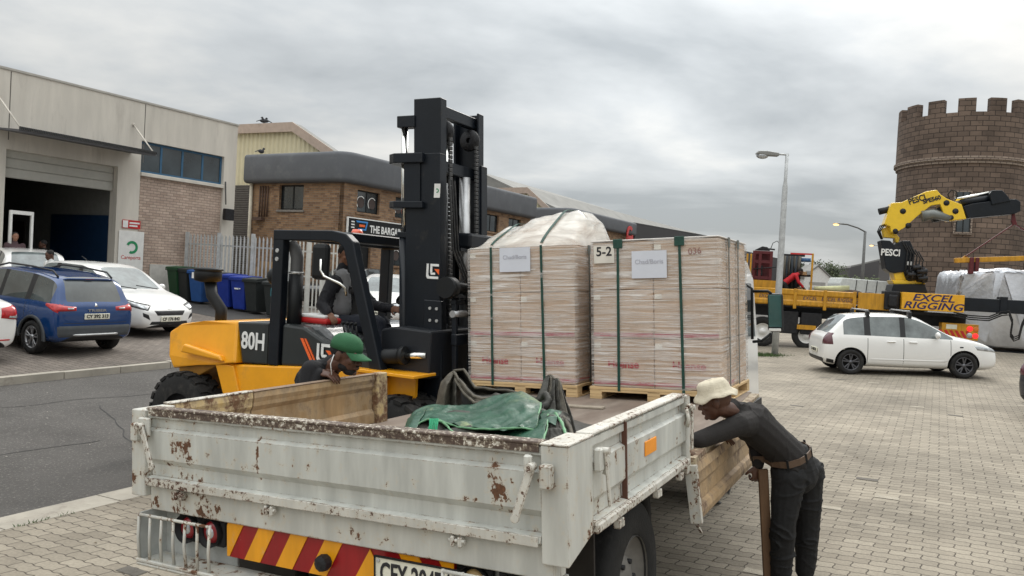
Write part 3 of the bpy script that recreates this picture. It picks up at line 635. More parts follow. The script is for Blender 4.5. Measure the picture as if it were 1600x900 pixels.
# ---- castle tower on the right ---------------------------------------------------
DT = 45; pc = atD(1499, 300, DT+3.6); Rt = 3.62; ztop = atD(1499, 172, DT).z; zcr = atD(1499, 150, DT).z; zband = atD(1499, 247, DT).z
TW_ = thing('castle_tower', 'round brown block tower with battlements and pale ring course, right', 'tower', (pc.x, pc.y, 0))
mb = MB(); n = 96; bm = mb.bm; uvl = bm.loops.layers.uv.verify()
def ring(mb, r0, r1, z0, z1, n=96, a0=0, a1=2*math.pi):
    bm = mb.bm; uvl = bm.loops.layers.uv.verify()
    for i in range(n):
        a, b = a0+(a1-a0)*i/n, a0+(a1-a0)*(i+1)/n
        f = [(r0, z0, a), (r0, z0, b), (r1, z1, b), (r1, z1, a)]
        ff = bm.faces.new([bm.verts.new((r*math.cos(t), r*math.sin(t), z)) for r, z, t in f]); ff.smooth = False
        for lp, (r, z, t) in zip(ff.loops, f): lp[uvl].uv = (t*Rt, z if abs(z1-z0) > .01 else r)
ring(mb, Rt, Rt, -1, zband-.2); ring(mb, Rt+.12, Rt+.12, zband+.2, ztop); ring(mb, Rt-.3, Rt-.3, ztop-2, ztop); ring(mb, Rt+.12, Rt-.3, ztop, ztop+.0001)
mb.build('wall', STONE, TW_, uv=False, recalc=False)
mb = MB(); ring(mb, Rt+.10, Rt+.10, zband-.2, zband); ring(mb, Rt+.22, Rt+.22, zband+.005, zband+.2); ring(mb, Rt, Rt+.10, zband-.2001, zband-.2); ring(mb, Rt+.1, Rt+.22, zband, zband+.005); ring(mb, Rt+.22, Rt+.1, zband+.2, zband+.201); mb.build('ring_course', STONEL, TW_, uv=False, recalc=False)
nm = 14
for k in range(nm):
    a0 = 2*math.pi*(k+.12)/nm; a1 = a0+2*math.pi*.56/nm; mb = MB()
    ring(mb, Rt+.12, Rt+.12, ztop, zcr, 6, a0, a1); ring(mb, Rt-.3, Rt-.3, ztop, zcr, 6, a0, a1); ring(mb, Rt+.12, Rt-.3, zcr, zcr+.0001, 6, a0, a1)
    for a in (a0, a1):
        q = [Vector((r*math.cos(a), r*math.sin(a), z)) for r, z in ((Rt+.12, ztop), (Rt-.3, ztop), (Rt-.3, zcr), (Rt+.12, zcr))]
        ff = mb.bm.faces.new([mb.bm.verts.new(v) for v in q])
        for lp, (r, z) in zip(ff.loops, ((0, ztop), (.4, ztop), (.4, zcr), (0, zcr))): lp[mb.bm.loops.layers.uv.verify()].uv = (r, z)
    mb.build('battlement', STONE, TW_, uv=False, recalc=False)
for (vt, vb) in ((299, 312), (340, 362)):
    P0 = atD(1506, vt, DT); d0 = Vector((P0.x-pc.x, P0.y-pc.y)); an = math.atan2(d0.y, d0.x); z1 = P0.z; z0 = atD(1506, vb, DT).z; 
    nx = Vector((math.cos(an), math.sin(an), 0)); tx = Vector((-nx.y, nx.x, 0)); up = Vector((0, 0, 1))
    mb = MB(); c_ = nx*(Rt+.03)+up*((z0+z1)/2); mb.obox(c_, (tx, nx, up), (.48, .10, (z1-z0)/2+.14)); f = mb.build('window', STONEL, TW_)
    mb = MB(); mb.obox(c_+nx*.075, (tx, nx, up), (.34, .03, (z1-z0)/2)); mb.build('pane', WINB, f)
    mb = MB()
    for sx_ in (-.34, 0, .34): mb.obox(c_+nx*.09+tx*sx_, (tx, nx, up), (.03, .03, (z1-z0)/2))
    mb.build('frame', BLK2, f)
WG = thing('castle_wall', 'brown block castle wall joining the tower at the right edge', 'wall', (pc.x+Rt-.6, pc.y+.2, 0))
zw = atD(1592, 216, DT+3).z; zb2 = atD(1592, 283, DT+3).z
mb = MB(); mb.box((0, 0, -1), (14, .5, zw)); mb.build('blockwork', STONE, WG)
mb = MB(); mb.box((0, -.08, zb2-.22), (14, -.003, zb2+.22)); mb.build('ring_course', STONEL, WG)

# ---- street lamps ----------------------------------------------------------------
def lamp(u0, v0, u1, v1, D, label, r=.09, old=False, arm=2.0, lit=True, col=GALV):
    b = gxy(0, 0); p0 = atD(u0, v0, D); p1 = atD(u1, v1, D); p0.z = gxy(p0.x, p0.y)
    o = thing('street_lamp', label, 'street lamp', p0, 0, 'street lamps'); h = p1.z-p0.z
    mb = MB(); 
    if old: mb.tube([(0, 0, -.1), (0, 0, 2.2), (0, 0, h-1.0), (0, 0, h-.8), (0, 0, h)], [r*1.15, r*1.1, r*.9, r*.55, r*.55], 14)
    else: mb.tube([(0, 0, -.1), (0, 0, h)], [r*1.2, r*.8], 12)
    mb.build('pole', col, o)
    if old:
        mb = MB(); mb.tube([(.05, 0, h-.03), (-.25, 0, h-.03)], .028, 8); mb.build('bracket', col, o)
        mb = MB(); mb.prism([(-.25, h-.1), (-.25, h), (-.6, h+.04), (-.85, h+.03), (-.92, h-.06), (-.55, h-.1)], 1, -.09, .09, .025); hd = mb.build('lamp_head', mat('lamp_grey', (.22, .22, .21), .5), o)
        mb = MB(); mb.sph((-.72, 0, h-.1), .15, 10, (1.2, .6, .62)); mb.build('diffuser', CLR, hd)
    else:
        mb = MB(); mb.tube([(.1, 0, h-.05), (-.3*arm, 0, h+.14*arm), (-.75*arm, 0, h+.26*arm), (-arm, 0, h+.27*arm)], .045*r/.09, 8); mb.build('arm', col, o)
        mb = MB(); mb.sph((-arm-.35, 0, h+.27*arm), .4, 8, (1, .35, .22)); hd = mb.build('lamp_head', mat('lamp_grey', (.22, .22, .21), .5), o)
        mb = MB(); mb.sph((-arm-.45, 0, h+.27*arm-.07), .24, 8, (1.1, .6, .45)); mb.build('bulb', mat('lit_bulb', (.9, .6, .25), .3, emit=((1, .55, .18), 2.4)), hd)
lamp(1211, 547, 1228.5, 240, 22.3, 'tall pale street lamp standing beside the yellow crane truck', .085, True)
lamp(1346, 455, 1349, 362, 66, 'dark lit street lamp left of the yellow crane', .13, arm=2.1, col=mat('lamp_pole', (.13, .13, .125), .6))
lamp(1390, 455, 1396, 392, 100, 'distant lit street lamp half hidden by the crane column', .11, arm=2.3)
lamp(1018, 445, 1021, 366, 95, 'lit street lamp peeping above the right pallet load', .09, arm=1.4)

# ---- trees in the distance -------------------------------------------------------
LEAF = mat('leaves', (.045, .062, .028), .7, var=.5, scale=.9, col2=(.075, .09, .03), fac2=(.45, .6), s2=.6)
def tree(u, v, D, hw, ht, label, seed=1, mt=LEAF, nl=2600):
    rd = random.Random(seed); p = atD(u, v, D); p.z = gxy(p.x, p.y)
    o = thing('tree', label, 'tree', p, 0, 'distant trees')
    mb = MB(); mb.tube([(0, 0, -.2), (.15, 0, ht*.3), (-.1, .1, ht*.6)], [hw*.11, hw*.08, hw*.04], 8)
    cl = []
    for i in range(15):
        a = rd.uniform(0, 6.28); r = rd.uniform(.1, .85)*hw; z = ht*(.5+.42*rd.random()*(1-(r/hw)**2*.5)); cl.append((Vector((r*math.cos(a), r*math.sin(a)*.8, z)), hw*rd.uniform(.2, .36)))
        mb.tube([(0, 0, ht*.35), cl[-1][0]], [hw*.035, hw*.012], 5)
    mb.build('trunk', mat('bark', (.07, .055, .04), .9), o)
    mb = MB(); vs = []; fs = []
    for i in range(nl):
        c, r = cl[rd.randrange(15)]; d = Vector((rd.gauss(0, 1), rd.gauss(0, 1), rd.gauss(0, 1)*.55)).normalized()*r*rd.uniform(.55, 1.08); q = c+Vector((d.x, d.y, d.z*.7)); s = hw*rd.uniform(.02, .05)
        a = Vector((rd.gauss(0, 1), rd.gauss(0, 1), rd.gauss(0, 1))).normalized(); b_ = a.orthogonal().normalized(); k = len(vs); vs += [q+a*s, q+b_*s*.7, q-a*s, q-b_*s*.7]; fs.append((k, k+1, k+2, k+3))
    mb.poly(vs, fs); mb.build('crown', mt, o, recalc=False)
tree(1277, 440, 85, 3.1, 5.6, 'umbrella shaped dark tree behind the small white hut', 2)
tree(1310, 440, 88, 3.2, 3.6, 'dark rounded tree left of the dark lamp pole', 3)
tree(1333, 442, 86, 3.4, 3.7, 'bushy greener tree directly behind the dark lamp pole', 4, mat('leaves_light', (.065, .085, .03), .7, var=.5, scale=.9))
tree(1296, 446, 95, 2.6, 2.4, 'low shrub between the two larger distant trees', 5)

# ---- palisade fence and gate -----------------------------------------------------
sF = hn(291, 380, NW)[0]
def palisade(name, label, pa, pb, h, gap, wd, railz, posts, mt=GALV, z0f=None):
    a = Vector(pa); b = Vector(pb); L = (b-a).length; d = (b-a).normalized(); nrm = Vector((-d.y, d.x, 0)); o = thing(name, label, 'fence', a, 0)
    mb = MB(a); k = int(L/gap)
    for i in range(k+1):
        p = a+d*(i*gap); zb = gxy(p.x, p.y)+.08 if z0f is None else z0f; zt = a.z+h+(p-a).z
        q = [(-wd/2, 0), (wd/2, 0)]
        for e_ in (0,):
            x0 = p-d*wd/2; x1 = p+d*wd/2; cpt = p-nrm*.02
            vs = [Vector((x0.x, x0.y, zb)), Vector((cpt.x, cpt.y, zb)), Vector((x1.x, x1.y, zb)), Vector((x0.x, x0.y, zt-.08)), Vector((cpt.x, cpt.y, zt)), Vector((x1.x, x1.y, zt-.08))]
            mb.poly(vs, [(0, 1, 4, 3), (1, 2, 5, 4)]); mb.poly([v+nrm*.006 for v in vs], [(0, 1, 4, 3), (1, 2, 5, 4)])
    pl = mb.build('pales', mt, o, recalc=False)
    for z in railz: mb = MB(a); mb.bar(a+nrm*.03+Vector((0, 0, z)), b+nrm*.03+Vector((0, 0, z)), .04, .05); mb.build('rail', mt, o)
    for t in posts: p = a+d*L*t; mb = MB(a); mb.box((p.x-.05, p.y-.05, gxy(p.x, p.y)-.1), (p.x+.05, p.y+.05, a.z+h+.04)); mb.build('post', mt, o)
    return o
nF1 = hs(505, 430, sF)[0]; nFm = hs(455, 430, sF)[0]
gz0 = gnd(sF, 20)-.06
palisade('palisade_fence', 'galvanised palisade fence behind the wheelie bins', P(sF, NW-.05, gz0), P(sF, nFm+.1, gz0-.05), 2.3, .17, .075, (.35, 1.95), (0, .33, .66, 1))
palisade('palisade_gate', 'pale palisade gate behind the forklift driver', P(sF, nFm, gz0-.08), P(sF, nF1-1.2, gz0-.12), 2.3, .15, .06, (.3, 1.2, 1.95), (0, .28, .5, 1), mat('gate_white', (.58, .57, .53), .5))

# ---- wheelie bins ----------------------------------------------------------------
def wbin(name, mt, mt2):
    o = thing(name, 'x', 'wheelie bin')
    mb = MB(); vs = []
    for z, a, b in ((.06, .22, .24), (.9, .28, .34), (.98, .29, .36)):
        vs += [(-a, -b, z), (a, -b, z), (a, b, z), (-a, b, z)]
    mb.poly(vs, [(0, 1, 2, 3), (8, 9, 10, 11)]+[(k*4+i, k*4+(i+1) % 4, k*4+4+(i+1) % 4, k*4+4+i) for k in (0, 1) for i in range(4)])
    bmesh.ops.bevel(mb.bm, geom=list(mb.bm.edges), offset=.02, segments=2, affect='EDGES')
    mb.box((-.31, -.385, .93), (.31, .37, .975), .008); mb.build('tub', mt, o)
    mb = MB(); mb.prism([(-.39, .98), (-.37, 1.035), (.0, 1.075), (.36, 1.06), (.40, .98)], 0, -.305, .305, .012); mb.tube([(-.24, .41, 1.0), (.24, .41, 1.0)], .018, 8); mb.build('lid', mt2, o)
    for x in (-.27, .27): mb = MB(); mb.cyl((x-.03, .27, .1), (x+.03, .27, .1), .10, 16); mb.build('wheel', RUB, o)
    return o
bb = mat('bin_blue', (.012, .035, .26), .45, var=.15, col2=(.05, .08, .3), fac2=(.6, .9), s2=6); bg_ = mat('bin_green', (.012, .06, .022), .55); bk = mat('bin_black', (.022, .026, .026), .55, col2=(.08, .08, .08), fac2=(.6, .8)); bb2 = mat('bin_blue_faded', (.025, .09, .28), .5)
bl = [(284, 421, bg_, 'dark green wheelie bin against the pale brick wall'), (300, 423, bk, 'black wheelie bin second from the brick wall'), (318, 428, bb2, 'faded blue wheelie bin behind the forklift air intake'), (347, 430, bk, 'black wheelie bin between the faded blue and bright blue bins'),
      (362, 433, bb, 'blue wheelie bin left of the brightest blue bin'), (384, 437, bb, 'brightest blue wheelie bin with white marks'), (405, 440, bk, 'black wheelie bin behind the forklift rear post'), (436, 444, bk, 'black wheelie bin with cyan stickers by the gate')]
protos = {}
for u, v, mt, lab in bl:
    s_ = sF-.75; 
    q = hs(u, v, s_); n_ = q[0]; p = P(s_, n_, gnd(s_, n_)+.01)
    if mt.name in protos: o = copy_tree(protos[mt.name])
    else: o = wbin('wheelie_bin', mt, mt); protos[mt.name] = o
    o.location = p; o.rotation_euler = (0, 0, SYAW+rad(-90)+rad(random.uniform(-7, 7))); o['label'] = lab; o['group'] = 'wheelie bins by the fence'
    last = o
    if u == 436:
        mb = MB(); mb.box((.02, -.352, .62), (.07, -.335, .86)); mb.box((.1, -.352, .62), (.15, -.335, .86)); mb.build('sticker', mat('cyan', (.05, .4, .5), .5), o)
    if u in (384, 347): mb = MB(); mb.box((-.1, -.35, .66), (.05, -.335, .70)); mb.box((.08, -.35, .67), (.12, -.335, .70)); mb.build('sticker', LET, o)
CARD = mat('cardboard', (.42, .27, .14), .85, var=.12)
for i, (u, lab) in enumerate(((446, 'tall brown cardboard sheet leaning behind the fence'), (438, 'pale cardboard sheet behind the fence beside the taller one'))):
    n_ = hs(u-22, 440, sF+.8)[0]; o = thing('cardboard_sheet', lab, 'cardboard', P(sF+.8, n_, gnd(sF, n_)), SYAW); mb = MB(); mb.box((0, -.55, 0), (.06, .55, 1.5-.2*i)); mb.build('sheet', CARD, o)
n_ = hs(436, 428, sF-.6)[0]; o = thing('cardboard_cup', 'small brown cup standing on the cyan stickered bin', 'cup', P(sF-.75, hs(436, 444, sF-.75)[0], gnd(sF, 17)+1.08)); mb = MB(); mb.lathe([(0, 0), (.055, 0), (.07, .13), (0, .13)], (0, 0, 0), (0, 0, 1), 16); mb.build('cup', CARD, o)
# grass tuft at the pale street lamp's foot
p = gz(1192, 547, .2); mb = MB(); rd = random.Random(5)
for i in range(900):
    x = rd.gauss(0, .38); y = rd.gauss(0, .16); h = rd.uniform(.03, .12); a = rd.uniform(0, 3.14); w_ = .012; lx, ly = rd.uniform(-.05, .05), rd.uniform(-.05, .05)
    mb.poly([(x-w_*math.cos(a), y-w_*math.sin(a), 0), (x+w_*math.cos(a), y+w_*math.sin(a), 0), (x+lx, y+ly, h)], [(0, 1, 2)])
mb.build('grass', mat('weeds', (.06, .10, .03), .8, var=.4), kind='stuff', label=None, loc=(p.x, p.y, gxy(p.x, p.y)), recalc=False)
# birds on roofs
def bird(p, yaw, lab):
    o = thing('bird', lab, 'bird', p, yaw)
    mb = MB(); mb.sph((0, 0, .13), .1, 8, (1.5, .7, .8)); mb.sph((.13, 0, .25), .05, 6); mb.tube([(.07, 0, .17), (.12, 0, .24)], [.05, .035], 8); mb.prism([(-.13, .13), (-.3, .06), (-.29, .09), (-.12, .17)], 1, -.03, .03); mb.tube([(.17, 0, .25), (.205, 0, .24)], [.012, .004], 5); mb.tube([(.0, .02, 0), (.0, .02, .08)], .008, 4); mb.tube([(.02, -.02, 0), (.02, -.02, .08)], .008, 4)
    mb.build('body', mat('feathers', (.04, .04, .045), .8), o)
n_, z_ = hs(411, 198, SG1+1.5); bird(P(SG1+1.5, n_, zt(n_)+.07), rad(30), 'left bird of the pair on the cream shed ridge')
n_, z_ = hs(414, 198, SG1+1.5); bird(P(SG1+1.5, n_, zt(n_)+.07), rad(200), 'right bird of the pair on the cream shed ridge')
n_, z_ = hs(408, 237, s2a-.1); bird(P(s2a-.1, n_, zF), rad(60), 'single bird on the grey fascia of the brick office')
# ------------------------------------------------------------------ cars
CB = mat('car_black_trim', (.015, .015, .016), .45); SEAM = mat('panel_gap', (.03, .03, .03), .7); PLATE = mat('number_plate', (.72, .70, .58), .5)
UNDER = mat('car_underside', (.012, .012, .012), .9)
PROF = {
 # x fraction, underside, belt, top, half width at belt, half width at top (metres for L=3.9, H=1.46, W=1.66)
 'hatch': dict(L=3.9, H=1.44, W=1.66, wr=.62, wf=3.10, R=.295, st=[(0.0, .36, .60, .68, .62, .5), (.03, .27, .80, .88, .77, .66), (.14, .22, .90, .96, .80, .70), (.46, .20, .93, 1.31, .81, .61), (.58, .20, .93, 1.385, .815, .60), (.92, .20, .92, 1.42, .825, .60), (1.04, .20, .92, 1.43, .83, .60), (1.72, .19, .90, 1.44, .83, .60), (1.82, .19, .90, 1.435, .83, .60), (2.12, .19, .89, 1.385, .83, .60), (2.50, .19, .89, 1.18, .825, .63), (2.86, .19, .885, .97, .81, .66), (3.25, .19, .84, .91, .80, .64), (3.60, .19, .77, .82, .76, .58), (3.82, .22, .62, .68, .68, .5), (3.90, .30, .52, .56, .58, .4)],
   side=[(3, 4, 'q'), (4, 5, 'w'), (6, 7, 'w'), (8, 9, 'w'), (9, 10, 'w'), (10, 11, 'w')], rear=(2, 4), front=(9, 11)),
 'suv': dict(L=4.0, H=1.60, W=1.72, wr=.72, wf=3.30, R=.325, st=[(0.0, .42, .66, .74, .66, .5), (.03, .34, .92, 1.0, .80, .7), (.10, .30, 1.00, 1.07, .84, .72), (.27, .27, 1.03, 1.42, .85, .62), (.40, .26, 1.04, 1.54, .855, .62), (.90, .26, 1.03, 1.59, .86, .62), (1.04, .26, 1.02, 1.60, .86, .62), (1.85, .25, 1.00, 1.60, .86, .625), (1.95, .25, 1.00, 1.60, .86, .625), (2.45, .25, .98, 1.55, .86, .625), (2.80, .25, .97, 1.33, .86, .65), (3.10, .25, .97, 1.08, .84, .68), (3.50, .25, .92, 1.00, .82, .66), (3.80, .26, .84, .90, .76, .58), (3.94, .32, .66, .72, .68, .5), (4.0, .38, .56, .6, .56, .4)],
   side=[(3, 4, 'q'), (4, 5, 'w'), (6, 7, 'w'), (8, 9, 'w'), (9, 10, 'w'), (10, 11, 'w')], rear=(2, 4), front=(9, 11)),
 'sedan': dict(L=4.3, H=1.47, W=1.70, wr=.85, wf=3.45, R=.30, st=[(0.0, .40, .66, .74, .64, .5), (.04, .28, .86, .96, .78, .66), (.12, .24, .95, 1.02, .81, .70), (.40, .22, .97, 1.05, .83, .68), (.62, .20, .96, 1.12, .84, .62), (1.15, .20, .94, 1.40, .845, .585), (1.30, .20, .94, 1.44, .85, .585), (2.0, .19, .92, 1.47, .85, .59), (2.1, .19, .92, 1.47, .85, .59), (2.65, .19, .90, 1.40, .85, .59), (3.05, .19, .90, 1.18, .845, .62), (3.36, .19, .90, .99, .83, .66), (3.75, .19, .85, .92, .81, .64), (4.05, .19, .77, .82, .76, .56), (4.24, .24, .62, .67, .66, .48), (4.3, .30, .52, .56, .56, .4)],
   side=[(4, 5, 'w'), (6, 7, 'w'), (8, 9, 'w'), (9, 10, 'w'), (10, 11, 'w')], rear=(4, 6), front=(9, 11))}
def car(name, label, cat, kind, paint, loc, yaw, rim=ALLOY, glass=GLS, group=None, rails=False, bars=False, lower=None, spokes=5, extras=None, pitch=0, roll=0):
    p = PROF[kind]; L, H, W = p['L'], p['H'], p['W']; st = p['st']; R = p['R']
    o = thing(name, label, cat, loc, yaw, group); o.rotation_euler = (roll, -pitch, yaw)
    bm = bmesh.new(); rows = []; cl = bm.edges.layers.float.new('crease_edge')
    for (x, zb, zs, zt, wb, wt) in st:
        zm = zb+.42*(zs-zb); big = zt-zs > .16
        half = [(0, zb), (wb*.80, zb), (wb*.95, zb+.07), (wb*1.0, zm), (wb*.985, zs-.09*min(1, (zs-zb)/.5)), (wb*.945, zs), ((wt+.045) if big else wb*.90, zt-(.055 if big else .25*(zt-zs)+.0)), (wt*.86 if big else wb*.72, zt-.012), (0, zt+.012)]
        if not big: half[6] = (wb*.90, zs+(zt-zs)*.45)
        pts = [(x, y, z) for y, z in half]+[(x, -y, z) for y, z in half[-2:0:-1]]
        rows.append([bm.verts.new((q[0], q[1], q[2])) for q in pts])
    K = len(rows[0])
    def quad(i, j): return bm.faces.new((rows[i][j], rows[i+1][j], rows[i+1][(j+1) % K], rows[i][(j+1) % K]))
    fc = {}
    for i in range(len(rows)-1):
        for j in range(K): fc[i, j] = quad(i, j)
    bm.faces.new(rows[0]); bm.faces.new(rows[-1][::-1])
    for a, b, t in p['side']:
        for i in range(a, b):
            for j in (5, 10): fc[i, j].material_index = 1
    for i in range(p['side'][0][0], p['side'][-1][1]):
        for j in (5, 10):
            if fc[i, j].material_index == 0: fc[i, j].material_index = 5
    for i in range(*p['rear']):
        for j in (7, 8): fc[i, j].material_index = 2
    for i in range(*p['front']):
        for j in (7, 8): fc[i, j].material_index = 3
    for (i, j), f in fc.items():
        if j in (0, 15): f.material_index = 4
    for e in bm.edges:
        fm = {f.material_index for f in e.link_faces}
        if len(fm) > 1: e[cl] = .93
    for i in range(len(rows)-1):
        for j in (5, 11, 2, 14, 6, 10, 7, 9):
            e = bm.edges.get((rows[i][j], rows[i+1][j]))
            if e: e[cl] = max(e[cl], .6 if j in (5, 11) else .35)
    bmesh.ops.recalc_face_normals(bm, faces=bm.faces)
    me = bpy.data.meshes.new('body'); bm.to_mesh(me); bm.free()
    for q in (paint, glass, glass, glass, UNDER, CB): me.materials.append(q)
    t = bpy.data.objects.new('tmp', me); C.objects.link(t)
    sm = t.modifiers.new('s', 'SUBSURF'); sm.levels = 2; sm.render_levels = 2
    cuts = MB()
    for x in (p['wr'], p['wf']):
        for sd in (1, -1): cuts.tube([(x, sd*(W/2-.30), R), (x, sd*(W/2+.2), R)], R+.055, 40, smooth=False)
    cu = cuts.build('cut', UNDER); bo = t.modifiers.new('b', 'BOOLEAN'); bo.object = cu; bo.operation = 'DIFFERENCE'; bo.solver = 'EXACT'
    try: bo.material_mode = 'TRANSFER'
    except Exception: pass
    me2 = evalmesh(t); bpy.data.objects.remove(t); bpy.data.objects.remove(cu)
    bm = bmesh.new(); bm.from_mesh(me2); bvh = BVHTree.FromBMesh(bm)
    mats = [q for q in me2.materials]
    names = {}
    groups = {}
    for f in bm.faces:
        mi = f.material_index; mn = 'paint'
        if mi in (1, 2, 3): mn = {1: 'side_window', 2: 'rear_window', 3: 'windscreen'}[mi]
        groups.setdefault(mn, []).append(f.index)
    body = None
    bm.faces.ensure_lookup_table()
    def sub(idx, nm, mts, par, remap=True):
        b2 = bmesh.new(); vm = {}
        for i in idx:
            f = bm.faces[i]; vv = []
            for v in f.verts:
                if v.index not in vm: vm[v.index] = b2.verts.new(v.co)
                vv.append(vm[v.index])
            ff = b2.faces.new(vv); ff.smooth = True; ff.material_index = 0 if remap else f.material_index
        m2 = bpy.data.meshes.new(nm); b2.to_mesh(m2); b2.free()
        for q in mts: m2.materials.append(q)
        q = bpy.data.objects.new(nm, m2); C.objects.link(q); q.parent = par; return q
    body = sub(groups['paint'], 'body', mats, o, False)
    try: body.data.set_sharp_from_angle(angle=rad(38))
    except Exception: pass
    for nm in ('rear_window', 'windscreen', 'side_window'):
        todo = set(groups.get(nm, [])); comps = []
        while todo:
            s0 = todo.pop(); comp = [s0]; stck = [s0]
            while stck:
                for v in bm.faces[stck.pop()].verts:
                    for f in v.link_faces:
                        if f.index in todo: todo.discard(f.index); comp.append(f.index); stck.append(f.index)
            comps.append(comp)
        comps.sort(key=len, reverse=True)
        for ci, comp in enumerate(comps):
            if nm != 'side_window' and ci or len(comp) < 8: continue
            sub(comp, nm, [glass], o)
    # conforming patches
    def hit(a, d):
        h = bvh.ray_cast(Vector(a), Vector(d)); return h[0], h[1]
    def patch(nm, quad, d, mt, par=o, off=.006, n=10, m_=6, bulge=0):
        d = Vector(d).normalized(); c = [Vector(q) for q in quad]; mb = MB(); vs = []; ok = True; fs = []; idx = {}
        for i in range(n+1):
            for j in range(m_+1):
                a, b = i/n, j/m_; q = (c[0]*(1-a)+c[1]*a)*(1-b)+(c[3]*(1-a)+c[2]*a)*b; h, nn = hit(q-d*2.5, d)
                if h is None: continue
                e_ = max(abs(2*a-1), abs(2*b-1)); idx[i, j] = len(vs); vs.append(h-d*(off+bulge*(1-e_**2)) if e_ < .999 else h-d*.001)
        for i in range(n):
            for j in range(m_):
                k = [(i, j), (i+1, j), (i+1, j+1), (i, j+1)]
                if all(x in idx for x in k): fs.append(tuple(idx[x] for x in k))
        mb.poly(vs, fs, True); return mb.build(nm, mt, par)
    for sd in (1, -1):
        dd = (0, -sd, 0)
        for x in [st[6][0]-.06, (st[7][0]+st[8][0])/2, st[11][0]-.06]:
            zt_ = st[7][2]-.03; zb_ = st[7][1]+.06; xx = x
            patch('door_seam', [(xx, 0, zb_), (xx+.012, 0, zb_), (xx+.012, 0, zt_), (xx, 0, zt_)], dd, SEAM, n=1, m_=14, off=.002)
        patch('side_trim', [(st[6][0], 0, st[7][1]+.17), (st[11][0]-.1, 0, st[7][1]+.17), (st[11][0]-.1, 0, st[7][1]+.21), (st[6][0], 0, st[7][1]+.21)], dd, paint if kind != 'suv' else CB, n=20, m_=2, off=.012)
        for x in (st[7][0]-.28, st[9][0]+.0-.12*0+.0 if False else st[8][0]+.80):
            pass
        for x in (st[7][0]-.22, st[10][0]-.28):
            x = x if x < st[7][0] else st[8][0]+.16
            h, nn = hit((x, sd*3, st[7][2]-.10), dd)
            if h: mb = MB(); mb.box((h.x-.09, h.y-.006*sd, h.z-.012), (h.x+.09, h.y+.035*sd, h.z+.016), .01); mb.build('door_handle', paint, o)
        h, nn = hit((st[10][0], sd*3, st[10][2]+.03), dd)
        if h: mb = MB(); mb.sph((h.x-.02, h.y+.13*sd, h.z+.06), .1, 8, (.55, 1.0, .75)); mb.box((h.x-.03, h.y-.02, h.z-.01), (h.x+.03, h.y+.1*sd, h.z+.03)); mb.build('wing_mirror', paint, o)
        for x in (p['wr'], p['wf']):
            y0 = sd*(W/2-.195); y1 = sd*(W/2-.015); ax = Vector((0, sd, 0)); wd = abs(y1-y0)
            wh = MB(); wh.lathe([(R*.66, 0), (R*.95, .0), (R, .03), (R, wd-.03), (R*.96, wd-.004), (R*.80, wd+.004), (R*.68, wd-.008), (R*.66, wd-.03)], (x, y0, R), ax, 40); w_ = wh.build('wheel', RUB, o)
            mb = MB(); mb.lathe([(R*.67, 0), (R*.67, wd-.012), (R*.62, wd-.012), (R*.60, wd-.05), (R*.58, .02)], (x, y0, R), ax, 36); r_ = mb.build('rim', rim, w_)
            mb = MB(); c_ = Vector((x, y1, R)); 
            for k in range(spokes):
                a = 2*math.pi*k/spokes+.3
                for da in (-.13, .13):
                    d1 = Vector((math.cos(a+da*.6), 0, math.sin(a+da*.6))); d2 = Vector((math.cos(a+da*1.5), 0, math.sin(a+da*1.5)))
                    mb.bar(c_+d1*R*.12-ax*.035, c_+d2*R*.62-ax*.022, .028, .02, up=ax, bev=.004)
            mb.lathe([(0, 0), (R*.15, -.006), (R*.17, -.03)], c_-ax*.01, ax, 16); mb.build('spokes', rim, w_)
            mb = MB(); mb.cyl((x, y0+sd*.01, R), (x, y0+sd*.05, R), R*.60, 24); mb.build('brake_disc', UNDER, w_)
    z1 = st[1][2]; 
    # rear plate and lamps
    def plate(x_dir, z, y=0, txt='CY 392 313', w_=.26, h_=.055):
        xs = L+1 if x_dir < 0 else -1
        h, nn = hit((xs, y, z), (x_dir, 0, 0))
        if not h: return
        mb = MB(); mb.box((h.x-x_dir*.03, y-w_, z-h_), (h.x-x_dir*.005, y+w_, z+h_), .004); pl = mb.build('number_plate', PLATE, o)
        if txt: lettering(txt, .095, LETB, pl, frame((h.x-x_dir*.033, y, z), (0, x_dir*-1, 0) if x_dir > 0 else (0, 1, 0), (0, 0, 1)), bold=.003)
    if extras: extras(o, patch, plate, hit, st, L, W, H, R, paint)
    if rails:
        for sd in (1, -1):
            mb = MB(); zt = H+.0; y = sd*.56; mb.tube([(.45, y, H-.075), (.62, y, H+.03), (1.3, y, H+.055), (2.1, y, H+.045), (2.5, y, H-.05)], .019, 8); mb.build('roof_rail', CB, o)
    if bars:
        for x in (1.02, 1.95):
            mb = MB(); mb.bar((x, -.6, H+.075), (x, .6, H+.075), .05, .028, bev=.008); b_ = mb.build('roof_bar', STEEL, o)
            for sd in (1, -1): mb = MB(); mb.box((x-.04, sd*.53, H-.09), (x+.04, sd*.66, H+.058), .012); mb.build('foot', CB, b_)
    bm.free(); return o
REAR = (1, 0, 0); FRONT = (-1, 0, 0)
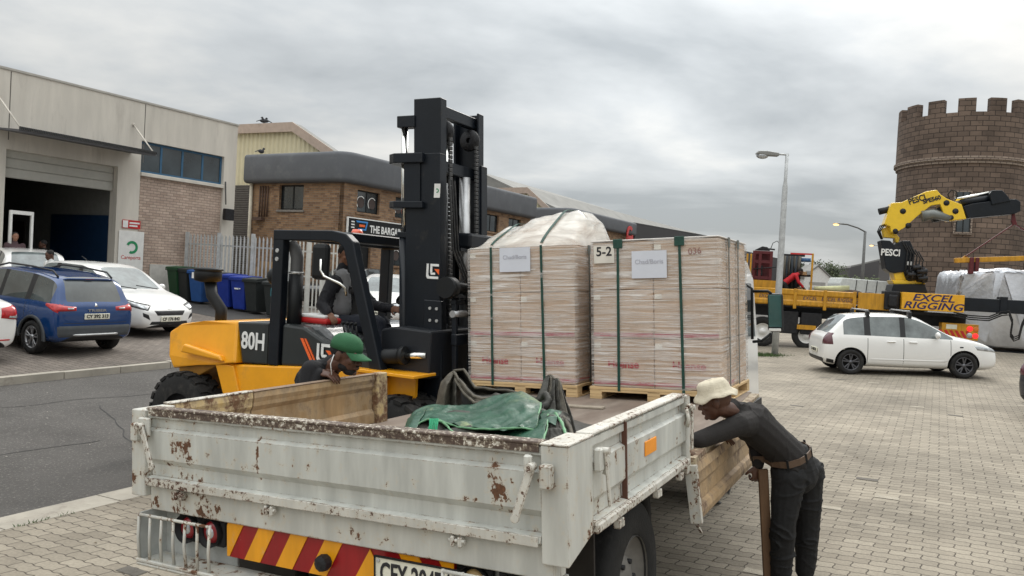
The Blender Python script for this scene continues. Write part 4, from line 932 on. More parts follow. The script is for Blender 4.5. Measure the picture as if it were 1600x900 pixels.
def ex_suv(o, patch, plate, hit, st, L, W, H, R, paint):
    for sd in (1, -1):
        patch('tail_lamp', [(0, sd*.83, .90), (0, sd*.42, .91), (0, sd*.42, .985), (0, sd*.83, 1.03)], (1, -sd*.25, 0), REDL, off=.015, bulge=.02)
        l_ = patch('tail_lamp', [(.02, sd*.84, .87), (.34, sd*.9, .99), (.34, sd*.9, 1.03), (.02, sd*.84, 1.04)], (.3, -sd*1, 0), REDL, off=.012)
        patch('reversing_lamp', [(0, sd*.62, .935), (0, sd*.46, .94), (0, sd*.46, .968), (0, sd*.62, .985)], (1, -sd*.1, 0), CLR, off=.04, n=6)
        patch('side_cladding', [(.30, sd, .30), (3.7, sd, .30), (3.7, sd, .42), (.30, sd, .42)], (0, -sd, 0), mat('grey_cladding', (.06, .065, .07), .6), off=.01, n=40, m_=3)
        # wheel arch trim
        for x in (.72, 3.30):
            mb = MB(); vs = []; yb = sd*(W/2-.012)
            for i in range(25):
                a = math.pi*(i/24)*1.04-.06; 
                for (r_, dy) in ((R+.05, -.02), (R+.12, -.03), (R+.125, 0), (R+.05, .012)): vs.append((x+r_*math.cos(a), yb+sd*dy, R+r_*math.sin(a)))
            mb.poly(vs, [(i*4+j, i*4+4+j, i*4+4+(j+1) % 4, i*4+(j+1) % 4) for i in range(24) for j in range(4)], True); mb.build('arch_trim', mat('grey_cladding', (.06, .065, .07), .6), o)
    G = mat('grey_cladding', (.06, .065, .07), .6)
    patch('rear_bumper', [(0, -.80, .40), (0, .80, .40), (0, .80, .62), (0, -.80, .62)], REAR, G, off=.02, n=20)
    patch('skid_plate', [(0, -.48, .41), (0, .48, .41), (0, .52, .47), (0, -.52, .47)], REAR, STEEL, off=.05, n=12, m_=3)
    plate(1, .80, 0, 'CY 392 313'); 
    patch('boot_seam', [(0, -.66, .665), (0, .66, .665), (0, .66, .675), (0, -.66, .675)], REAR, SEAM, off=.004, n=16, m_=1)
    patch('badge', [(0, -.035, .985), (0, .035, .985), (0, .0, 1.06), (0, -.0, 1.06)], REAR, CHR, off=.02, n=3, m_=3)
    h, nn = hit((-1, 0, .905), REAR)
    if h: lettering('TRIBER', .07, CHR, o, frame((h.x-.02, 0, .915), (0, -1, 0), (0, 0, 1)), sx=1.8, bold=.002)
    patch('spoiler', [(.3, -.52, 1.49), (.3, .52, 1.49), (.3, .52, 1.55), (.3, -.52, 1.55)], (1, 0, -.4), paint, off=.05, n=16, m_=3)
    patch('brake_lamp', [(.3, -.14, 1.50), (.3, .14, 1.50), (.3, .14, 1.52), (.3, -.14, 1.52)], (1, 0, -.4), REDL, off=.065, n=4, m_=2)
def ex_hatch_front(o, patch, plate, hit, st, L, W, H, R, paint):
    for sd in (1, -1):
        patch('headlamp_surround', [(L, sd*.58, .60), (L-.47, sd*.85, .69), (L-.53, sd*.85, .82), (L-.05, sd*.47, .715)], (-1, -sd*.7, 0), CB, off=.008); patch('headlamp', [(L, sd*.60, .62), (L-.45, sd*.84, .70), (L-.50, sd*.84, .80), (L-.05, sd*.50, .70)], (-1, -sd*.7, 0), CLR, off=.016, bulge=.012)
        patch('fog_lamp_surround', [(L, sd*.50, .40), (L, sd*.66, .48), (L, sd*.67, .56), (L, sd*.55, .52)], (-1, -sd*.25, 0), CB, off=.01)
    patch('grille', [(L, -.33, .50), (L, .33, .50), (L, .40, .60), (L, -.40, .60)], FRONT, mat('mesh_grille', (.015, .015, .016), .5, bump=1, bscale=90), off=.015, n=14)
    patch('lower_intake', [(L, -.50, .30), (L, .50, .30), (L, .46, .37), (L, -.46, .37)], FRONT, CB, off=.01, n=14)
    plate(-1, .42, 0, 'CF 176 842')
    patch('badge', [(L, -.05, .655), (L, .05, .655), (L, .05, .69), (L, -.05, .69)], (-1, 0, -.5), CHR, off=.01, n=3, m_=3)
    for sd in (-.3, .25):
        mb = MB(); mb.tube([(3.12, sd, 1.0), (2.98, sd-.45, 1.06)], .012, 6); mb.build('wiper', CB, o)
    mb = MB(); mb.tube([(1.0, 0, H), (.8, 0, H+.08)], .008, 5); mb.build('aerial', CB, o)
def ex_sedan(o, patch, plate, hit, st, L, W, H, R, paint):
    for sd in (1, -1):
        patch('tail_lamp', [(0, sd*.82, .72), (0, sd*.50, .76), (0, sd*.52, .92), (0, sd*.82, .98)], (1, -sd*.3, 0), REDL, off=.015, bulge=.02)
        patch('tail_lamp', [(.03, sd*.84, .70), (.30, sd*.9, .93), (.30, sd*.9, .97), (.03, sd*.84, .99)], (.3, -sd*1, 0), REDL, off=.012)
        patch('reversing_lamp', [(0, sd*.78, .74), (0, sd*.6, .76), (0, sd*.6, .82), (0, sd*.78, .82)], (1, -sd*.3, 0), CLR, off=.03)
    patch('lower_trim', [(0, -.75, .38), (0, .75, .38), (0, .75, .405), (0, -.75, .405)], REAR, RED, off=.012, n=14, m_=2)
    plate(1, .62)
def ex_polo(o, patch, plate, hit, st, L, W, H, R, paint):
    for sd in (1, -1):
        patch('tail_lamp', [(.0, sd*.83, .70), (.0, sd*.62, .70), (.0, sd*.62, .97), (.0, sd*.83, .97)], (1, -sd*.4, 0), mat('smoked_lamp', (.10, .03, .04), .15, coat=.6), off=.012, bulge=.01)
        patch('tail_lamp', [(.04, sd, .70), (.20, sd, .70), (.17, sd, .95), (.07, sd, .97)], (.1, -sd, 0), mat('smoked_lamp', (.10, .03, .04), .15), off=.010)
        patch('headlamp', [(L, sd*.62, .60), (L-.42, sd*.84, .66), (L-.48, sd*.84, .76), (L-.05, sd*.5, .70)], (-1, -sd*.7, 0), CLR, off=.012, bulge=.012)
        patch('indicator', [(3.0, sd, .70), (3.08, sd, .70), (3.08, sd, .73), (3.0, sd, .73)], (0, -sd, 0), CB, off=.01, n=3, m_=2)
        patch('bumper_skirt', [(0, sd, .27), (.34, sd, .22), (.34, sd, .30), (.0, sd, .37)], (.3, -sd, 0), CB, off=.008)
    patch('rear_bumper_skirt', [(0, -.7, .28), (0, .7, .28), (0, .7, .37), (0, -.7, .37)], REAR, CB, off=.01, n=14)
    patch('bumper_lip', [(L, -.6, .27), (L, .6, .27), (L, .6, .34), (L, -.6, .34)], FRONT, CB, off=.01, n=14)
    h, nn = hit((.40, 3, .80), (0, -1, 0))
    plate(1, .52, 0, 'CA 485 201')
def gp(u, v, dz=0):                                # where a pixel ray meets the terrain
    d = ray(u, v); t = .5
    for i in range(4000):
        q = CAM+d*t
        if q.z <= gxy(q.x, q.y)+dz: break
        t += .02
    return CAM+d*t
def place(lx, ly, yaw, wp):                         # car origin so that its local (lx,ly) stands at wp
    c, s = math.cos(yaw), math.sin(yaw); x = wp.x-(lx*c-ly*s); y = wp.y-(lx*s+ly*c); return x, y
def parked(name, label, kind, paint, yaw, lx, ly, u, v, size=1, **k):
    wp = gp(u, v); x, y = place(lx*size, ly*size, yaw, wp); L = PROF[kind]['L']; c, s = math.cos(yaw), math.sin(yaw)
    za = gxy(x+PROF[kind]['wr']*c, y+PROF[kind]['wr']*s); zb = gxy(x+PROF[kind]['wf']*c, y+PROF[kind]['wf']*s); pit = math.atan2(zb-za, PROF[kind]['wf']-PROF[kind]['wr'])
    zc = za-PROF[kind]['wr']*math.tan(pit)
    o = car(name, label, k.pop('cat', 'car'), kind, paint, (x, y, zc), yaw, pitch=pit, **k); o.scale = (size,)*3; return o
YN = math.atan2(SN.y, SN.x)                        # facing the warehouses
parked('parked_car', 'dark blue compact SUV with roof rails parked nose in beside the white hatchback', 'suv', BLUEP, YN+rad(2), .72, .75, 53, 553, size=.92, rails=True, extras=ex_suv, group='cars parked on the apron')
parked('parked_car', 'white hatchback facing the road between the blue SUV and the wheelie bins', 'hatch', WHT, YN+math.pi+rad(4), 3.9, 0, 264, 528, extras=ex_hatch_front, glass=GLSL, group='cars parked on the apron')
parked('parked_car', 'white sedan whose red tail lamp just enters at the left edge', 'sedan', WHT, YN+rad(2), 0, -.80, 27, 566, extras=ex_sedan, group='cars parked on the apron')
parked('parked_car', 'white hatchback half hidden behind the blue SUV roof', 'hatch', WHT, YN+rad(-18), .62, -.75, 100, 478, extras=ex_polo, glass=GLSL, group='cars parked on the apron')
parked('parked_car', 'white car with pale windscreen seen through the forklift cab opening', 'sedan', WHT, YN+math.pi-rad(60), 3.45, .2, 604, 508, extras=ex_hatch_front, glass=GLSL, group='cars parked on the apron')
parked('parked_car', 'dark pickup shaped car with red tail lamp beyond the forklift driver', 'hatch', mat('black_car_paint', (.012, .013, .015), .25, coat=.6), YN+rad(95), .6, 0, 578, 478, extras=ex_sedan, group='cars parked on the apron')
parked('white_hatchback', 'white five door hatchback with two roof bars standing in the paved yard', 'hatch', WHT, rad(-8), .62, -.70, 1327, 584.5, rim=ALLOYD, glass=GLSL, bars=True, extras=ex_polo)
parked('dark_car', 'dark car whose corner just enters at the right edge', 'hatch', mat('grey_car_paint', (.03, .03, .035), .25, coat=.6), rad(10), 0, .6, 1597, 652, extras=ex_polo)

# ------------------------------------------------------------------ crane truck
CY = rusty('crane_truck_yellow', (.62, .30, .012), lo=.66, hi=.72, s=5, dirt=.35, stain=(.45, .22, .03)); PURP = mat('purple_lettering', (.025, .018, .09), .5)
TYAW = math.atan2(-.489, .872)-math.pi+rad(14)*0; c0 = atD(1196, 455, 25.6); c0.z = gxy(c0.x, c0.y)
# local frame: x runs from the hidden cab (left) to the tail (right), y away from the camera
CYAW = rad(-17); CT = thing('crane_truck', 'yellow dropside crane truck with folded yellow boom, right of the street lamp', 'crane truck', c0, CYAW)
Mct = Matrix.Rotation(-CYAW, 3, 'Z')
def ctl(u, v, y=0.0):                              # pixel -> truck local on the plane local y
    d = Mct @ ray(u, v); o_ = Mct @ (CAM-c0); t = (y-o_.y)/d.y; return o_+d*t
xl = ctl(1150, 455).x; xr = ctl(1398, 458).x; zt_ = ctl(1300, 455).z; zb_ = ctl(1300, 481).z; xtail = ctl(1528, 515).x
mb = MB(); mb.box((xl-2, .05, zb_-.05), (xtail-.3, 2.45, zb_+.05)); mb.box((xl-2, .6, zb_-.40), (xtail-.2, .85, zb_-.06)); mb.box((xl-2, 1.6, zb_-.4), (xtail-.2, 1.85, zb_-.06)); mb.build('chassis', DARK, CT)
edges = [ctl(u, 460).x for u in (1120, 1165.5, 1243, 1290, 1336)]
for i in range(4):
    a, b = edges[i]+.03, edges[i+1]-.05; h = zt_-zb_
    mb = MB(); mb.prism([(.0, zb_), (-.035, zb_+.04), (-.035, zb_+h*.28), (0, zb_+h*.36), (0, zb_+h*.62), (-.035, zb_+h*.70), (-.035, zt_-.02), (.0, zt_), (.04, zt_), (.04, zb_)], 0, a, b)
    for k in range(3): x = a+(b-a)*(k+.5)/3; mb.prism([(-.05, zb_+.02), (-.036, zb_+.16), (-.036, zb_+.02)], 0, x-.02, x+.02)
    pn = mb.build('side_panel', CY, CT); lettering('EXCEL RIGGING' if i == 3 else ('RIGGING', 'EXCEL RIG', 'EXCEL')[i], .17, PURP, pn, frame(((a+b)/2, -.004, zb_+h*.49), (1, 0, 0), (0, 0, 1)), shear=.2, sx=.9)
    mb = MB(); mb.box((b-.01, -.06, zb_-.1), (b+.09, .06, zt_+.02), .01); mb.build('side_post', CY, CT)
mb = MB(); mb.box((edges[4]+.1, -.02, zb_+.02), (xr, .05, zt_+.005), .01); mb.build('rear_side_board', CY, CT)
mb = MB(); mb.box((xl, .10, zb_+.06), (xr+1.0, 2.3, zb_+.12)); mb.build('deck', DARK, CT)
mb = MB(); mb.box((xl, 2.35, zb_+.06), (xr, 2.4, zt_)); mb.build('far_side', CY, CT)
def wheel_set(x, y, R, par, w_=.28, hub=WHT2):
    mb = MB(); mb.lathe([(R*.55, 0), (R*.92, 0), (R, .03), (R, w_-.03), (R*.93, w_), (R*.6, w_-.01), (R*.56, w_-.04)], (x, y+w_, R), (0, -1, 0), 36); w0 = mb.build('wheel', RUB, par)
    mb = MB(); mb.lathe([(R*.57, 0), (R*.57, -.03), (R*.45, -.12), (R*.25, -.10), (R*.22, -.02), (0, -.0)], (x, y+.02, R), (0, -1, 0), 24); mb.build('rim', hub, w0)
for u, R in ((1193, .50), (1262, .46), (1292, .46), (1325, .46), (1400, .5), (1450, .5)): wheel_set(ctl(u, 500).x, .12, R, CT)
for a, b, z0, z1 in ((1215, 1248, 520, 487), (1250, 1285, 522, 490)):
    mb = MB(); p0 = ctl(a, z0, .1); p1 = ctl(b, z1, .1); mb.box((p0.x, .1, p0.z), (p1.x, .7, p1.z), .03); mb.build('side_locker', DARK, CT)
mb = MB(); p0 = ctl(1245, 514, .02); p1 = ctl(1275, 509, .02); mb.box((p0.x, .0, p0.z), (p1.x, .03, p1.z)); mb.build('side_marker', CY, CT)
# headboard rack and crates with equipment behind the headboard
gx0 = ctl(1168, 400, .3).x; gx1 = ctl(1270, 400, .3).x; gz1 = ctl(1270, 396, .3).z
for x in (gx0, gx0+.12, gx1): mb = MB(); mb.box((x-.03, .25, zb_+.13), (x+.03, .33, gz1-(0 if x > gx0+.2 else .1)), .01); mb.build('stake', CY, CT)
mb = MB(); mb.bar((ctl(1235, 398, .3).x, .3, gz1-.03), (gx1, .3, gz1-.03), .05); mb.build('stake_rail', RED, CT)
mb = MB(); mb.box((gx0+.2, .28, zb_+.2), (ctl(1213, 440, .3).x, .32, zt_+.25)); mb.build('inner_board', CY, CT)
RK = thing('equipment_crate', 'dark red upright equipment frame standing on the yellow truck bed', 'equipment', c0+Matrix.Rotation(CYAW, 3, 'Z')@Vector((gx0+.3, .5, zb_+.13)), CYAW)
e0 = ctl(1176, 440, .5).x-(gx0+.3); e1 = ctl(1203, 440, .5).x-(gx0+.3); eh = ctl(1190, 392, .5).z-zb_-.13
MR = mat('maroon_paint', (.10, .012, .015), .5)
mb = MB()
for x in (e0, e1, (e0+e1)/2-.08): mb.box((x-.045, -.05, 0), (x+.045, .05, eh))
for z in (.1, eh*.45, eh*.78, eh-.05): mb.box((e0, -.04, z-.05), (e1, .04, z+.05))
mb.box((e0, .3, 0), (e1, .36, eh)); mb.build('frame', MR, RK)
mb = MB(); mb.box((e0+.05, .05, .3), (e1-.1, .3, eh*.4)); mb.box((e0+.12, 0, eh*.5), (e0+.3, .3, eh*.7)); mb.tube([(e0, -.08, eh*.62), (e1+.2, -.08, eh*.68)], .02, 6); mb.prism([(e0, eh+.02), (e1-.05, eh+.02), (e1-.15, eh+.14), (e0+.25, eh+.16)], 1, -.05, .25, .02); mb.tube([(e0+.2, 0, eh+.1), (e1+.1, 0, eh+.06)], .03, 6)
mb.tube([(e1-.05, 0, eh+.05), (e1+.02, 0, eh+.28), (e1+.15, 0, eh+.36), (e1+.26, 0, eh+.25), (e1+.25, 0, eh-.1)], .014, 6); mb.build('machinery', DARK, RK)
RK2 = thing('tool_rack', 'dark tool rack with hanging slings and chains on the yellow truck bed', 'rack', c0+Matrix.Rotation(CYAW, 3, 'Z')@Vector((ctl(1214, 440, .7).x, .9, zb_+.13)), CYAW)
rw = ctl(1268, 440, .7).x-ctl(1214, 440, .7).x; rd = random.Random(9)
mb = MB(); mb.box((0, 0, eh*.93), (rw*.78, .3, eh*.97)); mb.box((0, .25, 0), (rw*.70, .28, eh*.95)); mb.box((rw*.5, .0, .1), (rw, .4, .2)); mb.box((rw*.62, .1, eh*.52), (rw, .4, eh*.56)); mb.build('frame', DARK, RK2)
for k in range(14):
    x = rw*(.02+.06*k*.8); mb = MB(); l_ = rd.uniform(.35, .85)*eh; mb.tube([(x, -.02, eh*.93), (x+rd.uniform(-.03, .03), -.05, eh*.93-l_*.5), (x+rd.uniform(-.04, .04), -.03, eh*.93-l_)], rd.uniform(.02, .05), 6); mb.build('sling', mat('sling_%d' % (k % 3), ((.04, .035, .03), (.12, .11, .09), (.03, .04, .05))[k % 3], .8), RK2)
for k in range(9): x = rw*(.62+.04*k); mb = MB(); mb.tube([(x, 0, eh*.90), (x, 0, eh*.82)], .022, 6); mb.build('shackle', mat('blue_shackle', (.05, .12, .25), .5), RK2)
for (x, z, w_, h, m_) in ((.62, .2, .22, .3, CARD), (.82, .2, .18, .2, WHT2), (.68, .55, .2, .12, CARD), (.85, .56, .13, .14, mat('grey_box', (.3, .32, .33), .6))):
    q = thing('small_box', {0: 'brown carton low in the tool rack on the yellow truck', 1: 'white box low in the tool rack on the yellow truck', 2: 'flat brown box on the upper shelf of the tool rack', 3: 'small grey box on the upper shelf of the tool rack'}[[.62, .82, .68, .85].index(x)], 'box', c0+Matrix.Rotation(CYAW, 3, 'Z')@Vector((ctl(1214, 440, .7).x+rw*x, .95, zb_+.13+(eh*z if z > .3 else .2))), CYAW); mb = MB(); mb.box((0, 0, 0), (rw*w_, .25, h), .01); mb.build('carton', m_, q)
q = ctl(1272, 452, .8); q1 = ctl(1322, 452, .8); o = thing('rolled_sheet', 'pale yellow rolled sheet lying on the yellow truck bed', 'roll', c0+Matrix.Rotation(CYAW, 3, 'Z')@Vector((q.x, .8, zt_-.02)), CYAW); mb = MB(); mb.tube([(0, 0, .08), (.5, .02, .10), (1.1, 0, .13), (q1.x-q.x, 0, .12)], [.07, .10, .12, .07], 10); mb.build('roll', mat('pale_yellow', (.55, .55, .32), .7, bump=.4, bscale=8), o)
q = ctl(1330, 456, .8); o = thing('sack_pile', 'dark crumpled sacks on the truck bed beside the pale roll', 'sacks', c0+Matrix.Rotation(CYAW, 3, 'Z')@Vector((q.x, .8, zt_-.12)), CYAW); mb = MB(); mb.sph((0, 0, .06), .3, 8, (1.3, .8, .5)); mb.sph((.55, 0, .04), .25, 8, (1.3, .8, .45)); mb.sph((1.0, 0, .03), .2, 8, (1.6, .8, .4)); mb.build('sacks', mat('brown_sack', (.06, .04, .03), .9, bump=1, bscale=10), o)
# outrigger box with lettering, black beam, hoses
b0 = ctl(1410, 460, -.35); b1 = ctl(1508, 460, -.35); bz0 = ctl(1460, 486, -.35).z; bz1 = ctl(1460, 459, -.35).z
mb = MB(); mb.box((b0.x, -.35, bz0), (b1.x, .25, bz1), .012); sgn = mb.build('outrigger_box', mat('sign_yellow', (.75, .38, .02), .5, col2=(.5, .28, .05), fac2=(.6, .8), s2=4), CT)
xc = (b0.x+b1.x)/2; hz = bz1-bz0
lettering('EXCEL', hz*.56, PURP, sgn, frame((xc, -.354, bz0+hz*.72), (1, 0, 0), (0, 0, 1)), shear=.25, sx=1.35, bold=.006); lettering('RIGGING', hz*.56, PURP, sgn, frame((xc, -.354, bz0+hz*.26), (1, 0, 0), (0, 0, 1)), shear=.25, sx=1.35, bold=.006)
mb = MB(); mb.box((b1.x+.01, -.22, bz0+.06), (b1.x+4.2, .12, bz1-.06), .02); mb.build('outrigger_beam', BLK, CT)
q = ctl(1571, 470, -.22); mb = MB(); mb.box((q.x-.14, -.26, bz0+.03), (q.x+.06, .15, bz1+.02), .01); mb.build('beam_collar', BLK, CT)
mb = MB(); a = ctl(1380, 470, .1); mb.box((a.x, -.15, bz0-.05), (b0.x-.02, .6, bz1+.02), .04); mb.box((a.x+.1, -.3, bz0+.05), (b0.x-.1, -.1, bz1-.1), .05); mb.build('valve_block', DARK, CT)
for k in range(3):
    pts = [ctl(u, v+k*3, -.4) for u, v in ((1490, 488), (1515, 493), (1545, 495), (1565, 487), (1577, 486), (1582, 500), (1579, 520), (1584, 527), (1592, 524), (1597, 505), (1602, 495))]
    mb = MB(); mb.tube(pts, .022, 6); mb.build('hose', RUB, CT)
# tail with lights and chevrons, turned towards the camera
t0 = ctl(1472, 504, -.1); t1 = ctl(1530, 504, -.1); tz1 = t0.z; tz0 = ctl(1500, 531, -.1).z
mb = MB(); mb.box((t0.x, -.1, tz0), (t1.x, .3, tz1), .015); tl = mb.build('tail_board', CY, CT); tw = t1.x-t0.x; th = tz1-tz0
mb = MB()
for k in range(6):
    x = t0.x+.03+k*.15; x2 = min(x+.08, t0.x+tw*.66); mb.prism([(x+.0, tz0+th*.12), (x+.09, tz0+th*.12), (x-.03, tz0+th*.56), (x-.12, tz0+th*.56)], 1, -.108, -.101)
mb.build('chevrons', RED, tl)
mb = MB(); mb.box((t0.x+.12, -.108, tz0+th*.64), (t0.x+.42, -.101, tz0+th*.92)); mb.build('number_plate', PLATE, tl)
for (i, j, m_) in ((0, 1, 'l'), (1, 1, 'd'), (0, 0, 'd'), (1, 0, 'l')):
    mb = MB(); mb.lathe([(0, 0), (.075, .01), (.085, .0), (.085, -.03)], (t0.x+tw*(.76+.16*i), -.11, tz0+th*(.3+.42*j)), (0, -1, 0), 20)
    mb.build('tail_lamp', mat('lit_red_lamp', (.6, .02, .02), .2, emit=((1, .03, .03), 1.0)) if m_ == 'l' else (AMB if (i, j) == (1, 1) else CLR), tl)
# crane: base, column, boom
def cpoly(nm, px, y0, y1, mt, par=CT, bev=.02):
    mb = MB(); pts = [(ctl(u, v, y0).x, ctl(u, v, y0).z) for u, v in px]; mb.prism(pts, 1, y0, y1, bev); return mb.build(nm, mt, par)
KY = mat('crane_yellow', (.80, .52, .02), .35, var=.05, coat=.3, col2=(.35, .25, .05), fac2=(.64, .85), s2=6)
cpoly('crane_base', [(1392, 458), (1396, 444), (1445, 444), (1450, 458)], .35, 1.6, BLK); cpoly('slew_ring', [(1397, 444), (1394, 438), (1444, 438), (1446, 444)], .45, 1.5, KY)
cpoly('lower_column', [(1399, 438), (1394, 420), (1415, 420), (1422, 438)], .55, 1.35, KY)
cpoly('hydraulic_valves', [(1418, 440), (1412, 424), (1436, 415), (1446, 425), (1447, 437)], .4, 1.3, DARK, bev=.06)
rd = random.Random(3)
for (u, v, r) in ((1440, 425, .16), (1441, 436, .15), (1432, 419, .13), (1424, 430, .13), (1436, 431, .10)):
    q = ctl(u, v, .35); mb = MB(); mb.box(q-Vector((r, .1, r*.7)), q+Vector((r, .2, r*.7)), .03); mb.tube([q+Vector((-r, -.15, 0)), q+Vector((r*.8, -.15, .03))], r*.45, 10); mb.tube([q+Vector((0, -.15, -r)), q+Vector((.02, -.15, r))], r*.3, 8); mb.build('hydraulic_pump', DARK, CT)
for k in range(6): mb = MB(); u = 1410+k*5; mb.tube([ctl(u, 378+k*3, .5), ctl(u+8, 392+k*3, .42), ctl(u+6, 412, .40), ctl(u+4+k, 432, .38)], .022, 6); mb.build('hose', RUB, CT)
cc = cpoly('column_cover', [(1384, 420), (1376.5, 375), (1391, 376), (1397, 382), (1410, 376), (1422, 376), (1430, 394), (1428, 412), (1418, 424), (1398, 427), (1390, 425)], .5, 1.3, BLK)
q = ctl(1391.5, 395, .49); lettering('PESCI', .30, LET, cc, frame(q, (1, 0, -.02), (0, 0, 1)), bold=.008, sx=.8)
q = ctl(1420.5, 411.5, .49); mb = MB(); mb.box((q.x-.1, .48, q.z-.06), (q.x+.1, .497, q.z+.06)); mb.build('label', LET, cc)
cpoly('inner_link', [(1379, 357), (1391, 353), (1406, 372), (1404, 379), (1400, 379), (1398, 372), (1382, 371)], .75, 1.1, KY)
bm_ = cpoly('main_boom', [(1381.5, 350), (1393, 317), (1409, 316), (1447, 299), (1464, 296.5), (1470, 304), (1480, 310.5), (1503, 319.5), (1510, 342), (1484, 345), (1475, 335), (1469, 319), (1455, 321), (1432, 339), (1413, 356), (1397, 365), (1392, 362), (1391, 354)], .45, 1.05, KY)
for (u, v, r) in ((1411, 330, .09), (1399, 361, .08), (1419, 352, .08), (1479, 317, .09), (1493, 330, .09), (1486, 340, .08)): q = ctl(u, v, .44); mb = MB(); mb.lathe([(0, 0), (r, 0), (r, -.02), (r*1.3, -.03)], (q.x, .44, q.z), (0, -1, 0), 16); mb.build('pin', DARK, bm_)
q = ctl(1433, 312, .44); lettering('PESCI', .27, LETB, bm_, frame(q, (1, 0, .38), (-.3, 0, 1)), bold=.008, sx=.8); q = ctl(1456, 312, .44); lettering('SPE560', .19, LETB, bm_, frame(q, (1, 0, .33), (-.3, 0, 1)), bold=.008, sx=.95)
cpoly('second_boom', [(1452, 333), (1470, 322), (1480, 330), (1480, 343), (1460, 347)], .6, .9, DARK)
q0, q1, q2, q3 = ctl(1440, 338, .55), ctl(1452, 334, .55), ctl(1485, 341, .55), ctl(1375, 331, .7); mb = MB(); mb.tube([q0, q1+Vector((.1, 0, 0)), q2], [.2, .17, .12], 14); mb.build('lift_cylinder', mat('dull_steel', (.2, .21, .2), .4, metal=.5), CT)
mb = MB(); mb.tube([ctl(1373, 331, .8), ctl(1392, 326, .8)], .11, 12); mb.build('boom_cylinder', DARK, CT)
cpoly('outer_boom', [(1505, 322), (1520, 318), (1570, 311), (1588, 311), (1595, 315), (1595, 330), (1586, 334), (1512, 341)], .55, .95, BLK)
mb = MB(); mb.tube([ctl(1492, 312, .75), ctl(1545, 301.5, .75)], .055, 10); mb.build('extension_rod', CHR, CT); mb = MB(); mb.tube([ctl(1500, 318, .75), ctl(1562, 307, .75)], .12, 12); mb.build('extension_cylinder', BLK, CT)
cpoly('boom_head', [(1546, 303), (1551, 297), (1566, 297), (1574, 305), (1580, 314), (1550, 320)], .5, 1.0, BLK)
mb = MB(); mb.tube([ctl(1484, 312, .6), ctl(1481, 304, .6), ctl(1486, 297, .6), ctl(1494, 299, .6), ctl(1496, 307, .6), ctl(1492, 313, .6)], .02, 6); mb.build('hose', RUB, CT)
for k in range(3): mb = MB(); mb.tube([ctl(1391, 352, .7), ctl(1381-k*3, 353, .7), ctl(1375-k*2, 362, .7), ctl(1379-k, 374, .7)], .022, 6); mb.build('hose', RUB, CT)
cpoly('boom_hook', [(1582, 332), (1586, 332), (1588, 345), (1590, 350), (1583, 352), (1580, 345)], .7, .8, MR)
# sling, spreader beam and hanging webbing
SP = thing('spreader_beam', 'yellow lifting beam hanging in dark red slings in front of the tower', 'lifting beam', c0+Matrix.Rotation(CYAW, 3, 'Z')@Vector((ctl(1490, 405, .75).x, .75, ctl(1490, 405, .75).z)), CYAW)
og = Vector((ctl(1490, 405, .75).x, .75, ctl(1490, 405, .75).z)); S_ = lambda u, v: ctl(u, v, .75)-og
mb = MB(); mb.bar(S_(1491, 407), S_(1625, 403), .15, .16, bev=.015); mb.build('beam', CY, SP)
mb = MB(); mb.prism([(S_(1502, 403).x, S_(1502, 403).z), (S_(1508, 399).x, S_(1508, 399).z), (S_(1513, 403).x, S_(1513, 403).z)], 1, -.03, .03); mb.build('lug', CY, SP)
mb = MB(); mb.bar(S_(1508, 401), S_(1583, 351), .09, .03); mb.build('sling', MR, SP); mb = MB(); mb.bar(S_(1586, 351), S_(1640, 385), .09, .03); mb.build('sling', MR, SP)
mb = MB(); mb.box((S_(1514, 405).x, -.12, S_(1514, 428).z), (S_(1521, 405).x, .12, S_(1514, 402).z), .02); mb.box((S_(1523, 405).x, -.13, S_(1514, 424).z), (S_(1529, 405).x, .13, S_(1514, 402).z), .02); mb.build('webbing', MR, SP)
# foil wrapped machine on a low dolly
FO = ctl(1482, 540, 2.6); FW = thing('foil_wrapped_machine', 'big machine wrapped in crinkled silver foil behind the black outrigger beam', 'machine', c0+Matrix.Rotation(CYAW, 3, 'Z')@Vector((FO.x, 2.6, 0)), CYAW)
FW.location.z = gxy(FW.location.x, FW.location.y)
zf0 = ctl(1520, 541, 2.6).z+c0.z-FW.location.z-c0.z*0-0; zf0 = (ctl(1520, 541, 2.6)).z+(c0.z-FW.location.z); zf1 = ctl(1500, 425, 2.6).z+(c0.z-FW.location.z)
mb = MB(); mb.prism([(0, zf0), (.15, zf1-.12), (.35, zf1), (1.5, zf1+.12), (4.5, zf1+.08), (4.6, zf0)], 1, 0, 3, .08); bmesh.ops.subdivide_edges(mb.bm, edges=list(mb.bm.edges), cuts=3, use_grid_fill=True); bmesh.ops.triangulate(mb.bm, faces=mb.bm.faces); bmesh.ops.subdivide_edges(mb.bm, edges=list(mb.bm.edges), cuts=3); bmesh.ops.subdivide_edges(mb.bm, edges=list(mb.bm.edges), cuts=1)
from mathutils import noise as mnoise
for v in mb.bm.verts:
    a = v.co*1.1; r = 1-abs(mnoise.noise(a+Vector((3, 1, 2))))*2; r2 = max(0, 1-abs(mnoise.noise(Vector((v.co.x*2.2+v.co.z*1.3, v.co.y*2, v.co.z*1.2-v.co.x*.6))))*4); r3 = max(0, 1-abs(mnoise.noise(v.co*4.3+Vector((5, 5, 5))))*4); dd_ = .10*r+.10*r2+.045*r3; v.co += Vector((0, -1, .1))*dd_ if v.co.y < .5 else Vector((0, 0, .6*dd_))
for f in mb.bm.faces: f.smooth = True
mb.build('foil', mat('silver_foil', (.62, .63, .66), .30, metal=.75, var=.12, scale=2.2, bump=1.0, bscale=3.2, stretch=(1, 1, .8)), FW)
mb = MB(); mb.box((-.6, -.1, zf0-.22), (5, 3, zf0-.08)); mb.build('dolly', BLK, FW)
